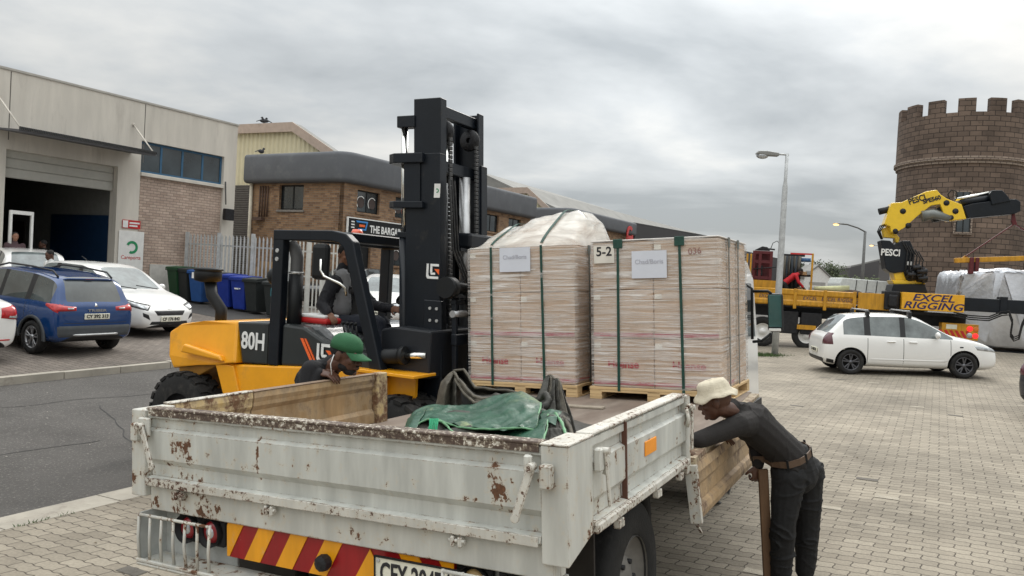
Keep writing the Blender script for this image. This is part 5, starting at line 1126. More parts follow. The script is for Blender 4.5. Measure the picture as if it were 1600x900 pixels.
for x in (.2, 2.6, 4.4): mb = MB(); mb.cyl((x, -.05, .12), (x, .2, .12), .12, 14); mb.build('dolly_wheel', RUB, FW)
from mathutils import noise as mnoise
# ------------------------------------------------------------------ flatbed truck (truck frame, metres/1.13)
WP = rusty('worn_white_paint', (.58, .575, .525), lo=.605, hi=.63, s=13, dirt=.25)
_sp = lambda u, v, rx, rz, a: (TL(u, v, 1, 0)-Vector((-1.07, 2.0, -1.19)), (rx, .2, rz), a)
WPG = rusty('worn_white_gate', (.575, .58, .535), lo=.640, hi=.656, s=21, dirt=.27, spots=[_sp(775, 745, .055, .10, .135), _sp(790, 778, .09, .07, .13), _sp(860, 720, .03, .2, .1), _sp(285, 693, .10, .12, .12), _sp(404, 715, .015, .12, .22), _sp(740, 780, .10, .02, .16), _sp(450, 660, .06, .05, .06)])
RIM = rusty('chipped_rim', (.60, .58, .52), rust=(.075, .035, .022), lo=.56, hi=.60, s=48, edge=True, dirt=.25)
TOPR = rusty('worn_top_edge', (.085, .055, .042), rust=(.62, .59, .52), lo=.57, hi=.60, s=60, edge=False, rough=.6)
INR = rusty('worn_gate_inside', (.43, .275, .135), rust=(.095, .055, .035), lo=.50, hi=.72, s=6, edge=True, dirt=.4, rough=.55, stain=(.62, .52, .36))
INR2 = rusty('scraped_gate_inside', (.62, .44, .19), rust=(.14, .075, .04), lo=.46, hi=.60, s=11, edge=False, dirt=.4, rough=.55, stain=(.66, .58, .42))
DECK = mat('worn_deck', (.19, .145, .115), .6, var=.35, scale=2.2, bump=.15, bscale=30, col2=(.30, .25, .205), fac2=(.45, .75), s2=5, stretch=(1, .25, 1))
TBO = Vector((-1.07, 2.0, -1.19))
TK = thing('flatbed_truck', 'worn white dropside truck with rusty gates, its right gate hanging open', 'truck', TW(TBO), mtx=TR, scale=TS)
def tb(): return MB(TBO)
def gate_profile(d, zt, zb, o):                     # outward offset d(+1 outward), returns (off, z)
    h = zt-zb
    return [(.0, zt), (.022, zt-.006), (.022, zt-.034), (.004, zt-.04), (.004, zt-.15*h-.03), (.026, zt-.28*h), (.026, zt-.66*h), (.004, zt-.74*h), (.004, zt-.90*h), (.034, zt-.915*h), (.036, zt-.985*h), (.0, zb), (-.035, zb), (-.035, zt)]
def dented(mb, amp=.004, f=3.5, axis=1):
    bmesh.ops.remove_doubles(mb.bm, verts=mb.bm.verts, dist=1e-5)
# tailgate
pr = gate_profile(1, -.0, -.325, 0)
mb = tb(); nseg = 48; xs = [-2.048+(1.95)*i/nseg for i in range(nseg+1)]; k = len(pr); vs = []
for x in xs:
    for j, (o_, z) in enumerate(pr):
        dn = mnoise.noise(Vector((x*2.2, z*6, 4)))*.005+mnoise.noise(Vector((x*7, z*9, 1)))*.002 if o_ > 0 else 0
        zz_ = z+(mnoise.noise(Vector((x*5, 2, 9)))*.006 if j in (9, 10) else 0)
        vs.append((x, -o_-dn+.02, zz_))
mb.poly(vs, [(i*k+j, (i+1)*k+j, (i+1)*k+(j+1) % k, i*k+(j+1) % k) for i in range(nseg) for j in range(k)]+[tuple(range(k)), tuple(nseg*k+j for j in range(k))]); mb.build('tailgate', WPG, TK)
mb = tb(); mb.box((-2.05, -.012, .001), (-.10, .045, .012), .003); mb.box((-2.04, -.0085, -.025), (-.105, -.0045, .0005), .001); mb.build('tailgate_top_edge', TOPR, TK)
mb = tb(); mb.box((-2.045, -.024, -.331), (-.105, -.018, -.296), .002); mb.build('tailgate_bottom_lip', RIM, TK)
# corner posts
def post(x0, x1, y0, y1, zb, m=WP, cut=None):
    mb = tb(); 
    if cut: mb.prism([(y0, 0), (y1, 0), (y1, zb+cut), (y0+.01, zb), (y0, zb)], 0, x0, x1, .004)
    else: mb.box((x0, y0, zb), (x1, y1, 0), .004)
    return mb.build('corner_post', m, TK)
post(-2.15, -2.06, -.012, .15, -.386); post(-.097, 0, -.012, .205, -.386, cut=.055)
mb = tb(); mb.box((-.10, -.015, .001), (.003, .21, .008), .002); mb.build('post_cap', RIM, TK)
for (x, s_) in ((-2.055, 1), (-.10, -1)):
    # hooks and levers
    mb = tb(); mb.box((x-.055 if s_ > 0 else x+.012, -.05, -.135), (x-.012 if s_ > 0 else x+.055, -.013, -.055), .006); mb.build('latch_block', WP, TK)
    mb = tb(); mb.box((x-.02, -.036, -.03), (x+.05 if s_ > 0 else x-.05, -.018, -.115), .006); mb.build('latch_plate', WP, TK)
    a = Vector((x+.015*s_, -.045, -.065)); b = a+Vector((.085*s_ if s_ > 0 else -.055, -.012, -.17)); mb = tb(); mb.bar(a, b, .030, .010, up=(0, -1, 0), bev=.004); mb.tube([a+Vector((0, .02, 0)), a+Vector((0, -.022, 0))], .014, 12); mb.tube([b+Vector((0, .006, 0)), b+Vector((0, -.006, 0))], .015, 12); mb.build('latch_lever', RIM, TK)
for x in (-1.83, -1.3, -.42):                       # hinges under the gate
    mb = tb()
    for q in (-.022, .008): mb.box((x+q, -.03, -.375), (x+q+.016, .0, -.335), .006)
    mb.tube([(x-.03, -.018, -.352), (x+.035, -.018, -.352)], .007, 8); mb.build('hinge', RIM, TK)
# rear sill beam, lamp cages, chevron board, number plate
mb = tb(); mb.box((-2.05, .01, -.445), (-.06, .06, -.329), .004); mb.box((-2.05, .06, -.445), (-.06, .10, -.40)); mb.build('rear_beam', WP, TK)
LBP = mat('dusty_grey', (.42, .43, .41), .7, var=.3, scale=5, col2=(.14, .13, .11), fac2=(.55, .75), s2=6)
mb = tb(); mb.box((-2.05, .09, -.66), (-1.595, .10, -.447)); mb.box((-2.053, -.05, -.66), (-2.045, .12, -.446)); mb.build('lamp_back_plate', LBP, TK)
mb = tb(); mb.box((-.45, .09, -.66), (-.05, .10, -.447)); mb.build('lamp_back_plate', LBP, TK)
mb = tb(); mb.box((-2.055, -.065, -.672), (-.05, .09, -.652), .008); mb.box((-2.05, -.065, -.654), (-.05, -.05, -.640), .003); mb.build('bumper_rail', WP, TK)
for (x0, x1, nb) in ((-2.045, -1.60, 6), (-.455, -.06, 5)):
    mb = tb(); mb.tube([(x0, -.05, -.452), (x1, -.05, -.452)], .007, 8)
    for i in range(nb+1): x = x0+(x1-x0)*i/nb; mb.tube([(x, -.05, -.445), (x+.004*math.sin(i*3), -.056, -.55), (x+.006*math.sin(i*5), -.05, -.65)], .0065, 8)
    mb.build('lamp_guard', WP, TK)
BLG = mat('lamp_rubber', (.02, .02, .021), .7); DKR = mat('dusty_red_lamp', (.30, .015, .02), .3, coat=.5, var=.2)
for x in (-1.845, -1.70, -.385, -.22):
    amber = x > -1
    mb = tb(); mb.box((x-.075, .05, -.575), (x+.065, .085, -.455), .01); mb.lathe([(.062, .03), (.062, 0), (.048, -.0)], (x, .05, -.512), (0, -1, 0), 24); lm = mb.build('lamp_housing', BLG, TK)
    mb = tb(); mb.lathe([(.047, 0), (.042, .010), (.024, .014)], (x, .049, -.512), (0, -1, 0), 28); mb.build('tail_lamp', DKR if not amber else mat('dusty_amber', (.45, .30, .12), .4), lm)
    mb = tb(); mb.lathe([(.024, .0145), (.014, .020), (0, .022)], (x, .049, -.512), (0, -1, 0), 20); mb.build('lamp_centre', CLR if not amber else mat('dusty_amber', (.45, .30, .12), .4), lm)
cx0, cx1, cz0, cz1 = -1.588, -.458, -.592, -.448
mb = tb(); mb.box((cx0, .03, cz0), (cx1, .045, cz1)); cb = mb.build('chevron_board', rusty('reflective_red', (.33, .008, .012), rust=(.5, .05, .03), lo=.75, hi=.8, edge=False, dirt=.35, rough=.3), TK)
CYL = rusty('reflective_yellow', (.85, .36, .01), rust=(.35, .17, .03), lo=.72, hi=.80, edge=False, dirt=.2, rough=.3)
xm = TL(571, 858, 1, 0).x; wst = .088; sl_ = .082
def clip(pts, xa, xb):
    def cut(p, s, keep):
        r = []
        for i in range(len(p)):
            a, b = p[i], p[(i+1) % len(p)]; ia, ib = keep(a[0]), keep(b[0])
            if ia: r.append(a)
            if ia != ib: t = (s-a[0])/(b[0]-a[0]); r.append((s, a[1]+(b[1]-a[1])*t))
        return r
    p = cut(pts, xa, lambda x: x >= xa-1e-9); return cut(p, xb, lambda x: x <= xb+1e-9) if p else p
for side in (-1, 1):
    for i in range(0, 7):
        a = xm+side*(wst*(1+2*i)+.045) ; b = a+side*wst
        pts = [(a, cz1-.002), (b, cz1-.002), (b+side*sl_, cz0+.002), (a+side*sl_, cz0+.002)]
        pts = clip(pts, cx0+.002, cx1-.002)
        if len(pts) >= 3: mb = tb(); mb.prism(pts, 1, .026, .0295); mb.build('yellow_stripe', CYL, cb)
mb = tb(); mb.prism([(xm, cz1-.006), (xm+wst*.95, cz0+.002), (xm-wst*.95, cz0+.002)], 1, .026, .0295); mb.build('yellow_stripe', CYL, cb)
mb = tb(); q = TL(508, 878, 1, .02); mb.lathe([(.030, 0), (.033, .01), (.030, .035), (.012, .042), (0, .042)], (q.x, .026, q.z), (0, -1, 0), 10, smooth=False); mb.build('tow_knob', DARK, TK)
mb = tb(); mb.box((-.782, -.004, -.585), (-.425, .0, -.462), .003); npl = mb.build('number_plate', PLATE, TK)
fr = [((-.785, -.588), (-.422, -.583)), ((-.785, -.464), (-.422, -.459)), ((-.785, -.583), (-.780, -.464)), ((-.427, -.583), (-.422, -.464))]
mb = tb(); [mb.box((a[0], -.009, a[1]), (b[0], .001, b[1])) for a, b in fr]; mb.build('plate_rim', BLK2, npl)
_M = frame(Vector((-.606, -.006, -.522))-TBO, (1, 0, 0), (0, 0, 1)); lettering('CEY 20474', .108, LETB, npl, _M, bold=.0018, sx=.62, ext=.0015)
for x in (-.765, -.44):
    for z in (-.476, -.572): mb = tb(); mb.tube([(x, -.012, z), (x, -.003, z)], .006, 10); mb.build('plate_bolt', BOLT, npl)
# right side: gate, joint, latch, reflector, mid post, ledge
def sgate(y0, y1, x, sgn, zt, zb, m, name, par=TK, amp=.004):
    pr = gate_profile(1, zt, zb, 0); mb = tb(); n_ = 24; k = len(pr); vs = []
    for i in range(n_+1):
        y = y0+(y1-y0)*i/n_
        for j, (o_, z) in enumerate(pr):
            dn = mnoise.noise(Vector((y*3, z*7, x)))*amp if o_ > 0 else 0; vs.append((x+sgn*(o_+dn-.03), y, z))
    mb.poly(vs, [(i*k+j, (i+1)*k+j, (i+1)*k+(j+1) % k, i*k+(j+1) % k) for i in range(n_) for j in range(k)]+[tuple(range(k)), tuple(n_*k+j for j in range(k))]); return mb.build(name, m, par)
sgate(.212, .552, -.0, 1, -.0, -.325, WP, 'side_gate'); sgate(.560, 1.425, -.0, 1, -.0, -.325, WPG, 'side_gate')
mb = tb(); mb.box((-.02, .551, -.33), (.0, .561, -.0)); mb.build('gate_joint', mat('rust_line', (.10, .045, .03), .9), TK)
mb = tb(); mb.box((-.07, .212, .001), (-.004, 1.425, .012), .003); mb.build('side_gate_top_edge', RIM, TK)
mb = tb(); mb.box((-.02, .212, -.338), (.018, 1.425, -.300), .008); mb.build('side_ledge', RIM, TK)
mb = tb(); a = TL(984, 728, 0, .002); b = TL(1006, 702, 0, .002); mb.box((-.003, .78, -.175), (.003, .93, -.115), .002); mb.build('side_reflector', mat('orange_reflector', (.85, .30, .02), .35), TK)
post(-.06, .0, 1.43, 1.50, -.386)
for y, s_ in ((.215, 1), (1.428, -1)):
    mb = tb(); mb.box((-.0, y-.012, -.12), (.03, y+.03, -.04), .006); mb.build('latch_plate', WP, TK)
    mb = tb(); a = Vector((.035, y+.02*s_, -.05)); b = a+Vector((.004, .028*s_, -.20)); mb.bar(a, b, .022, .010, up=(1, 0, 0), bev=.004); mb.tube([a-Vector((.02, 0, 0)), a+Vector((.015, 0, 0))], .012, 10); mb.build('latch_lever', RIM, TK)
    mb = tb(); mb.tube([(.012, y+.05*s_, -.05), (.03, y+.07*s_, -.10), (.018, y+.05*s_, -.14)], .009, 8); mb.build('latch_hook', RIM, TK)
for y in (.42, .9, 1.25): mb = tb(); mb.box((-.01, y, -.375), (.02, y+.02, -.34), .004); mb.box((-.01, y+.03, -.375), (.02, y+.05, -.34), .004); mb.build('hinge', RIM, TK)
# open right gate, hanging splayed from the bed edge (inside face outwards)
YE = 3.05
mb = tb(); hx, hz = .004, -.35; dx, dz = .03, -.285
L_ = math.hypot(dx, dz); ux = (dx/L_, dz/L_); nx_ = (-ux[1], ux[0])    # down the gate, outward normal
pr2 = [(0, -.012), (0, .012), (.045, .022), (.05, .0), (.11, -.0), (.13, -.012), (.20, -.012), (.215, .010), (.245, .014), (.28, .0), (.28, -.03), (0, -.03)]
pts = [(hx+ux[0]*a+nx_[0]*b, hz+ux[1]*a+nx_[1]*b) for a, b in pr2]
mb.prism(pts, 1, 1.515, YE); mb.build('open_side_gate', INR, TK)
pts = [(hx+ux[0]*a+nx_[0]*b, hz+ux[1]*a+nx_[1]*b) for a, b in ((0, -.034), (0, .028), (.285, .022), (.285, -.034))]
mb = tb(); mb.prism(pts, 1, 1.478, 1.512, .003); mb.build('gate_end_plate', WP, TK)
mb = tb(); mb.bar((hx+.025, 1.49, hz-.29), (hx+.035, 1.54, hz-.34), .012, .01); mb.build('gate_pin', RIM, TK)
for y in (1.56, 2.35): mb = tb(); mb.tube([(-.025, y, -.335), (-.025, y+.06, -.335)], .028, 12); mb.tube([(-.01, y+.05, -.34), (-.01, y+.14, -.34)], .020, 12); mb.build('gate_hinge', mat('rusted_iron', (.09, .05, .03), .9, bump=.5, bscale=90, var=.4), TK)
# left side: standing gate with worn inside, end post, the rest folded down
def lgate(y0, y1, m, nm='side_gate'):
    mb = tb(); pr = [(-2.15, 0), (-2.105, 0), (-2.10, -.03), (-2.108, -.055), (-2.108, -.075), (-2.125, -.10), (-2.125, -.22), (-2.105, -.245), (-2.105, -.31), (-2.15, -.33)]
    mb.prism(pr, 1, y0, y1); return mb.build(nm, m, TK)
lgate(.155, .66, INR2); lgate(.668, 1.685, INR)
mb = tb(); mb.box((-2.155, .155, .001), (-2.10, .66, .010), .003); mb.build('side_gate_top_edge', RIM, TK)
mb = tb(); mb.box((-2.155, .668, .001), (-2.10, 1.685, .008), .003); mb.build('side_gate_top_edge', mat('worn_brown_edge', (.22, .15, .10), .6, var=.3, scale=12), TK)
mb = tb(); mb.box((-2.155, 1.69, -.33), (-2.085, 1.80, .008), .006); mb.build('gate_end_post', INR2, TK)
mb = tb(); mb.box((-2.19, 1.82, -.68), (-2.155, 4.1, -.34), .005); mb.build('left_folded_gate', WP, TK)
# deck and floor frame (front part of the bed slightly narrower)
mb = tb(); mb.poly([(-2.148, .04, -.335), (-.035, .04, -.335), (-.035, 1.5, -.335), (-.16, 3.4, -.335), (-.22, 4.3, -.335), (-2.1, 4.45, -.335), (-2.148, .04, -.312), (-.035, .04, -.312), (-.035, 1.5, -.312), (-.16, 3.4, -.312), (-.22, 4.3, -.312), (-2.1, 4.45, -.312)], [(6, 7, 8, 9, 10, 11), (0, 1, 2, 3, 4, 5), (0, 1, 7, 6), (1, 2, 8, 7), (2, 3, 9, 8), (3, 4, 10, 9), (4, 5, 11, 10), (5, 0, 6, 11)]); mb.build('deck', DECK, TK)
mb = tb(); 
mb.bar((-.03, 1.51, -.345), (-.20, 4.25, -.345), .10, .055); mb.build('bed_edge_rail', rusty('worn_edge_rail', (.42, .34, .22), rust=(.13, .08, .05), lo=.5, hi=.62, s=12, edge=False), TK)
mb = tb(); mb.box((-2.1, .1, -.40), (-.12, 4.2, -.34)); mb.box((-1.45, .15, -.58), (-1.35, 5.8, -.41)); mb.box((-.75, .15, -.58), (-.65, 5.8, -.41)); mb.build('chassis', DARK, TK)
# wheels, mudguards, axle
def twheel(x, y, R, w_, sgn, rim=DARK):
    zc = -1.19+R; mb = tb(); mb.lathe([(R*.50, 0), (R*.90, .0), (R*.985, .02), (R, .045), (R, w_-.045), (R*.985, w_-.02), (R*.90, w_), (R*.62, w_+.004), (R*.55, w_-.02)], (x-sgn*w_, y, zc), (sgn, 0, 0), 48)
    w0 = mb.build('wheel', RUB, TK)
    mb = tb(); mb.lathe([(R*.56, 0), (R*.57, -.012), (R*.50, -.05), (R*.34, -.09), (R*.30, -.05), (R*.18, -.03), (0, -.025)], (x-sgn*.004, y, zc), (sgn, 0, 0), 32); mb.build('rim', rim, w0)
    mb = tb(); mb.tube([(x-sgn*.075, y, zc), (x-sgn*.065, y, zc)], R*.30, 16)
    for i in range(6): a = i*math.pi/3; mb.tube([(x-sgn*.07, y+math.cos(a)*R*.25, zc+math.sin(a)*R*.25), (x-sgn*.03, y+math.cos(a)*R*.25, zc+math.sin(a)*R*.25)], .012, 6)
    mb.build('wheel_nuts', DARK, w0)
DUSTR = mat('dusty_rim', (.16, .15, .135), .8, var=.3)
twheel(-.155, 1.08, .37, .17, 1, DUSTR); twheel(-.345, 1.08, .37, .17, 1); twheel(-2.0, 1.08, .37, .17, -1, DUSTR); twheel(-1.81, 1.08, .37, .17, -1)
twheel(-.46, 2.0, .33, .19, 1); twheel(-.46, 4.35, .36, .2, 1, DUSTR); twheel(-1.93, 4.35, .36, .2, -1, DUSTR)
for lo, hi in (((-.50, .50, -1.0), (-.12, .515, -.42)), ((-2.05, .50, -1.0), (-1.66, .515, -.42))): mb = tb(); mb.box(lo, hi); mb.build('mud_flap', mat('flap_rubber', (.03, .026, .022), .9, var=.3), TK)
mb = tb(); mb.tube([(-1.8, 1.08, -.80), (-.3, 1.08, -.80)], .06, 12); mb.sph((-1.05, 1.08, -.8), .15, 8); mb.build('axle', DARK, TK); mb = tb(); mb.tube([(-1.8, 4.35, -.84), (-.4, 4.35, -.84)], .05, 12); mb.build('axle', DARK, TK)
mb = tb(); mb.lathe([(.44, 0), (.46, 0), (.46, .22), (.44, .22)], (-.68, 4.35, -.82), (1, 0, 0), 28); mb.build('front_mudguard', mat('mud_grey', (.13, .13, .125), .7), TK)
# cab beyond the load
WC = WHT
mb = tb(); mb.prism([(4.62, -.80), (4.62, .70), (4.80, .86), (5.75, .86), (6.05, .70), (6.25, .05), (6.3, -.75), (5.2, -.80)], 0, -2.0, -.50, .05); mb.box((-1.9, 4.62, -.6), (-.40, 4.9, .45), .05); mb.build('cab', WC, TK)
mb = tb(); mb.prism([(4.95, .06), (4.95, .62), (5.85, .62), (6.05, .06)], 0, -.499, -.493); mb.build('side_window', GLS, TK)
mb = tb(); mb.box((-.50, 4.95, -.02), (-.475, 5.07, .01)); mb.build('door_handle', BLK2, TK)
yM = 5.3; q = lambda u, v: TL(u, v, 1, yM)
mb = tb(); a, b = q(1199, 458), q(1224, 519); mb.box((a.x, yM-.02, b.z), (b.x, yM+.05, a.z), .03); mr_ = mb.build('wing_mirror', BLK2, TK)
mb = tb(); a, b = q(1201, 461), q(1222, 511); mb.box((a.x, yM-.026, b.z), (b.x, yM-.021, a.z), .002); mb.build('mirror_glass', mat('mirror_green', (.03, .10, .10), .06, metal=.4, coat=.6), mr_)
mb = tb(); a, b = q(1202, 513), q(1221, 517.5); mb.box((a.x, yM-.028, b.z), (b.x, yM-.02, a.z), .004); mb.build('mirror_rim', WHT2, mr_)
mb = tb(); 
for pts in ([(1166, 445), (1175, 451), (1175.5, 530)], [(1176, 455), (1200, 455), (1205, 459)], [(1176, 534), (1190, 533), (1205, 521)]): mb.tube([q(*p_) for p_ in pts], .014, 8)
mb.build('mirror_bracket', BLK2, TK)
# ------------------------------------------------------------------ loose things on the deck
def tthing(name, label, cat, org, **k): return thing(name, label, cat, TW(org), mtx=TR, scale=TS, **k)
og = Vector((-1.16, 2.86, -.311)); o = tthing('timber_slat', 'short pale timber slat lying on the deck in front of the pallets', 'timber', og); mb = MB(og); mb.box((-1.32, 2.83, -.311), (-.98, 2.90, -.295), .003); mb.build('slat', mat('grey_timber', (.33, .28, .22), .8, var=.2), o)

# ------------------------------------------------------------------ pallet loads
def wrapmat(name, f0, f1, ang=0.0, tint=(.84, .81, .77), zs=26, bs=.8):
    m = bpy.data.materials.new(name); m.use_nodes = True; t = m.node_tree; n = t.nodes; l = t.links; b = n['Principled BSDF']; b.inputs['Base Color'].default_value = (*tint, 1); b.inputs['Roughness'].default_value = .18; b.inputs['Coat Weight'].default_value = .4
    c = n.new('ShaderNodeTexCoord'); mp = n.new('ShaderNodeMapping'); mp.inputs[2].default_value = (0, ang, 0); mp.inputs[3].default_value = (1.1, 1.1, zs); l.new(c.outputs['Object'], mp.inputs[0])
    a = n.new('ShaderNodeTexNoise'); a.inputs['Scale'].default_value = 1.7; a.inputs['Detail'].default_value = 5; a.inputs['Roughness'].default_value = .65; a.inputs['Distortion'].default_value = 1.6; l.new(mp.outputs[0], a.inputs[0])
    c2 = n.new('ShaderNodeTexNoise'); c2.inputs['Scale'].default_value = 2.2; c2.inputs['Detail'].default_value = 3; l.new(c.outputs['Object'], c2.inputs[0])
    mr = n.new('ShaderNodeMapRange'); m5 = n.new('ShaderNodeMapping'); m5.inputs[1].default_value = (3, 7, 1); m5.inputs[2].default_value = (0, ang+.05, 0); m5.inputs[3].default_value = (.3, .3, zs*2.3); l.new(c.outputs['Object'], m5.inputs[0])
    a5 = n.new('ShaderNodeTexNoise'); a5.inputs['Scale'].default_value = 1.7; a5.inputs['Detail'].default_value = 6; a5.inputs['Roughness'].default_value = .7; a5.inputs['Distortion'].default_value = .25; l.new(m5.outputs[0], a5.inputs[0])
    av = n.new('ShaderNodeMath'); av.operation = 'MULTIPLY_ADD'; l.new(a5.outputs[0], av.inputs[0]); av.inputs[1].default_value = .55; l.new(a.outputs[0], av.inputs[2]); av2 = n.new('ShaderNodeMath'); av2.operation = 'SUBTRACT'; l.new(av.outputs[0], av2.inputs[0]); av2.inputs[1].default_value = .275
    l.new(av2.outputs[0], mr.inputs[0]); mr.inputs[1].default_value = .38; mr.inputs[2].default_value = .66; mr.inputs[3].default_value = f0; mr.inputs[4].default_value = f1
    mu = n.new('ShaderNodeMapRange'); l.new(c2.outputs[0], mu.inputs[0]); mu.inputs[1].default_value = .3; mu.inputs[2].default_value = .7; mu.inputs[3].default_value = .55; mu.inputs[4].default_value = 1.2
    mm = n.new('ShaderNodeMath'); mm.operation = 'MULTIPLY'; mm.use_clamp = True; l.new(mr.outputs[0], mm.inputs[0]); l.new(mu.outputs[0], mm.inputs[1]); l.new(mm.outputs[0], b.inputs['Alpha'])
    bp = n.new('ShaderNodeBump'); bp.inputs['Strength'].default_value = bs; bp.inputs['Distance'].default_value = .012; l.new(a.outputs[0], bp.inputs['Height']); l.new(bp.outputs[0], b.inputs['Normal']); return m
WRAP = wrapmat('stretch_wrap', .0, .80); WRAPT = wrapmat('loose_stretch_wrap', .45, .80, 1.0, (.86, .83, .76), 5, .35)
CARTON = mat('wrapped_carton', (.52, .39, .29), .7, var=.16, scale=2.5, col2=(.38, .28, .20), fac2=(.6, .9)); PINE = mat('pallet_pine', (.62, .44, .23), .7, var=.15, scale=3, bump=.1, bscale=40, stretch=(1, 1, 6)); STRAP = mat('green_strap', (.014, .058, .042), .45, var=.3, scale=30); PINKB = mat('pink_band', (.42, .10, .12), .6); PINKT = mat('red_carton_print', (.42, .06, .07), .6, var=.4, scale=60)
PAPER = mat('white_paper', (.66, .68, .74), .6, var=.04); TAB = mat('pale_tab', (.72, .68, .60), .6)
def pallet_load(label, x0, x1, y0, z0, z1, straps, tent, sheet, code, depth=1.0):
    og = Vector(((x0+x1)/2, y0+depth/2, -.312)); o = tthing('pallet_load', label, 'pallet load', og, group='wrapped pallet loads on the truck')
    t_ = lambda: MB(og); y1 = y0+depth; zt = z0
    mb = t_(); n_ = 7
    mb.box((x0-.03, y0-.012, zt-.022), (x1+.02, y1+.01, zt-.002), .002)
    for i in range(3):
        yy = (y0-.01, (y0+y1)/2-.05, y1-.09)[i]; mb.box((x0-.03, yy, zt-.042), (x1+.02, yy+.1, zt-.0225), .002)
        mb.box((x0-.03, yy, -.312), (x0+.07, yy+.1, -.300)) if False else None
    pl = mb.build('pallet', PINE, o)
    for xx in (x0-.03, (x0+x1)/2-.055, x1-.08):
        for yy in (y0-.01, (y0+y1)/2-.05, y1-.09):
            mb = t_(); 
            for z in range(3): mb.box((xx+.001*z, yy, -.300+z*.0855*.333*.88), (xx+.1, yy+.1, -.300+(z+.93)*.0855*.333*.88), .0015)
            mb.build('block', PINE, pl)
        mb = t_(); mb.box((xx, y0-.01, -.3118), (xx+.1, y1+.01, -.3015), .002); mb.build('bottom_board', PINE, pl)
    # cartons: three layers, two by two
    nz_ = 3; hz_ = (z1-z0)/nz_; tabs = []
    for k in range(nz_):
        for i in range(2):
            for j in range(2):
                mb = t_(); a = x0+(x1-x0)*i/2; b = x0+(x1-x0)*(i+1)/2; c_ = y0+depth*j/2; d_ = y0+depth*(j+1)/2
                mb.box((a+.002, c_+.002, z0+k*hz_+.002), (b-.002, d_-.002, z0+(k+1)*hz_-.002), .006); ca = mb.build('carton', CARTON, o)
                if j == 0:
                    if k == 0: lettering('Haense', .085, PINKT, ca, frame(Vector(((a+b)/2+.02*i, y0-.002, z0+k*hz_+hz_*.47))-og, (1, 0, 0), (0, 0, 1)), bold=.002, ext=.001)
                    if k in (0, 1): mb = t_(); mb.box((a+.004, y0-.0025, z0+k*hz_+(.02 if k == 0 else .015)), (b-.004, y0+.001, z0+k*hz_+.045)); mb.build('pink_band', PINKB, ca)
                    if i == 1 and k == 0: mb = t_(); mb.box((x1-.004, y0, z0+.02), (x1+.0005, y0+depth/2, z0+.045)); mb.build('pink_band', PINKB, ca)
                    mb = t_(); mb.box((a+.01, y0-.0035, z0+(k+1)*hz_-.075), (a+.065, y0+.0, z0+(k+1)*hz_-.035)); mb.build('carton_label', TAB, ca)
    # sheets of paper
    for (u0, u1, za, zb, txt, sz) in sheet:
        mb = t_(); mb.box((u0, y0-.019, za), (u1, y0-.0165, zb)); sh = mb.build('paper_sheet', PAPER if txt != '5-2' else TAB, o)
        if txt: lettering(txt, sz, mat('grey_print', (.40, .40, .45), .6) if txt != '5-2' else LETB, sh, frame(Vector(((u0+u1)/2, y0-.0205, (za+zb)/2+.02))-og, (1, 0, 0), (0, 0, 1)), bold=0 if txt != '5-2' else .002, ext=.0006)
    if code: lettering(code, .068, mat('brown_pen', (.26, .13, .12), .6), o, frame(Vector((x1-.17, y0-.0185, z1-.10))-og, (1, 0, .05), (0, 0, 1)), ext=.0006, name='handwriting')
    # stretch wrap shell
    mb = t_(); N_ = 26; e_ = .011
    def pt(s, z):
        per = [(x0-e_, y0-e_), (x1+e_, y0-e_), (x1+e_, y1+e_), (x0-e_, y1+e_)]; i = int(s) % 4; f = s-int(s); a, b = per[i], per[(i+1) % 4]
        nn = (mnoise.noise(Vector((s*3, z*24+math.sin(s*5)*.6, x0)))*.007+mnoise.noise(Vector((s*1.5, z*5, x0+3)))*.006)*(1 if .02 < f < .98 else 0)
        return Vector((a[0]+(b[0]-a[0])*f, a[1]+(b[1]-a[1])*f, z))+Vector(((0, -1), (1, 0), (0, 1), (-1, 0))[i]).to_3d()*nn
    rows = [z0+.0+(z1+.004-z0)*r/40 for r in range(41)]; cols = [i/12 for i in range(48)]
    vs = [pt(s, z) for z in rows for s in cols]; k = len(cols)
    mb.poly(vs, [(r*k+i, r*k+(i+1) % k, (r+1)*k+(i+1) % k, (r+1)*k+i) for r in range(40) for i in range(k)], True); mb.build('stretch_wrap', WRAP, o)
    mb = t_()
    if not tent: mb.box((x0-.008, y0-.008, z1+.002), (x1+.008, y1+.008, z1+.012), .003); mb.build('top_sheet', mat('top_film', (.68, .64, .60), .3, var=.08), o)
    else:
        G_ = 40; vs = []
        px = [(0, 0), (.05, .12), (.13, .31), (.18, .345), (.30, .35), (.46, .44), (.72, .50), (.86, .51), (.95, .36), (1.0, 0)]
        def prof(t):
            for a, b in zip(px, px[1:]):
                if a[0] <= t <= b[0]: return a[1]+(b[1]-a[1])*(t-a[0])/(b[0]-a[0])
            return 0
        for j in range(G_+1):
            for i in range(G_+1):
                a, b = i/G_, j/G_; dy = min(1, b/.42) if b < .42 else min(1, (1-b)/.25); h = prof(a)*.62*(dy**.85)
                cr_ = 1-abs(mnoise.noise(Vector((a*5+b*1.5, b*2-a, 3)))*2); h += (.018*cr_+.01*mnoise.noise(Vector((a*13, b*7, 1))))*(0 if min(a, b, 1-a, 1-b) < .01 else 1)
                vs.append((x0-e_+(x1-x0+2*e_)*a, y0-e_+(depth+2*e_)*b, z1+.004+h))
        mb.poly(vs, [(j*(G_+1)+i, j*(G_+1)+i+1, (j+1)*(G_+1)+i+1, (j+1)*(G_+1)+i) for j in range(G_) for i in range(G_)], True); mb.build('loose_wrap_top', WRAPT, o)
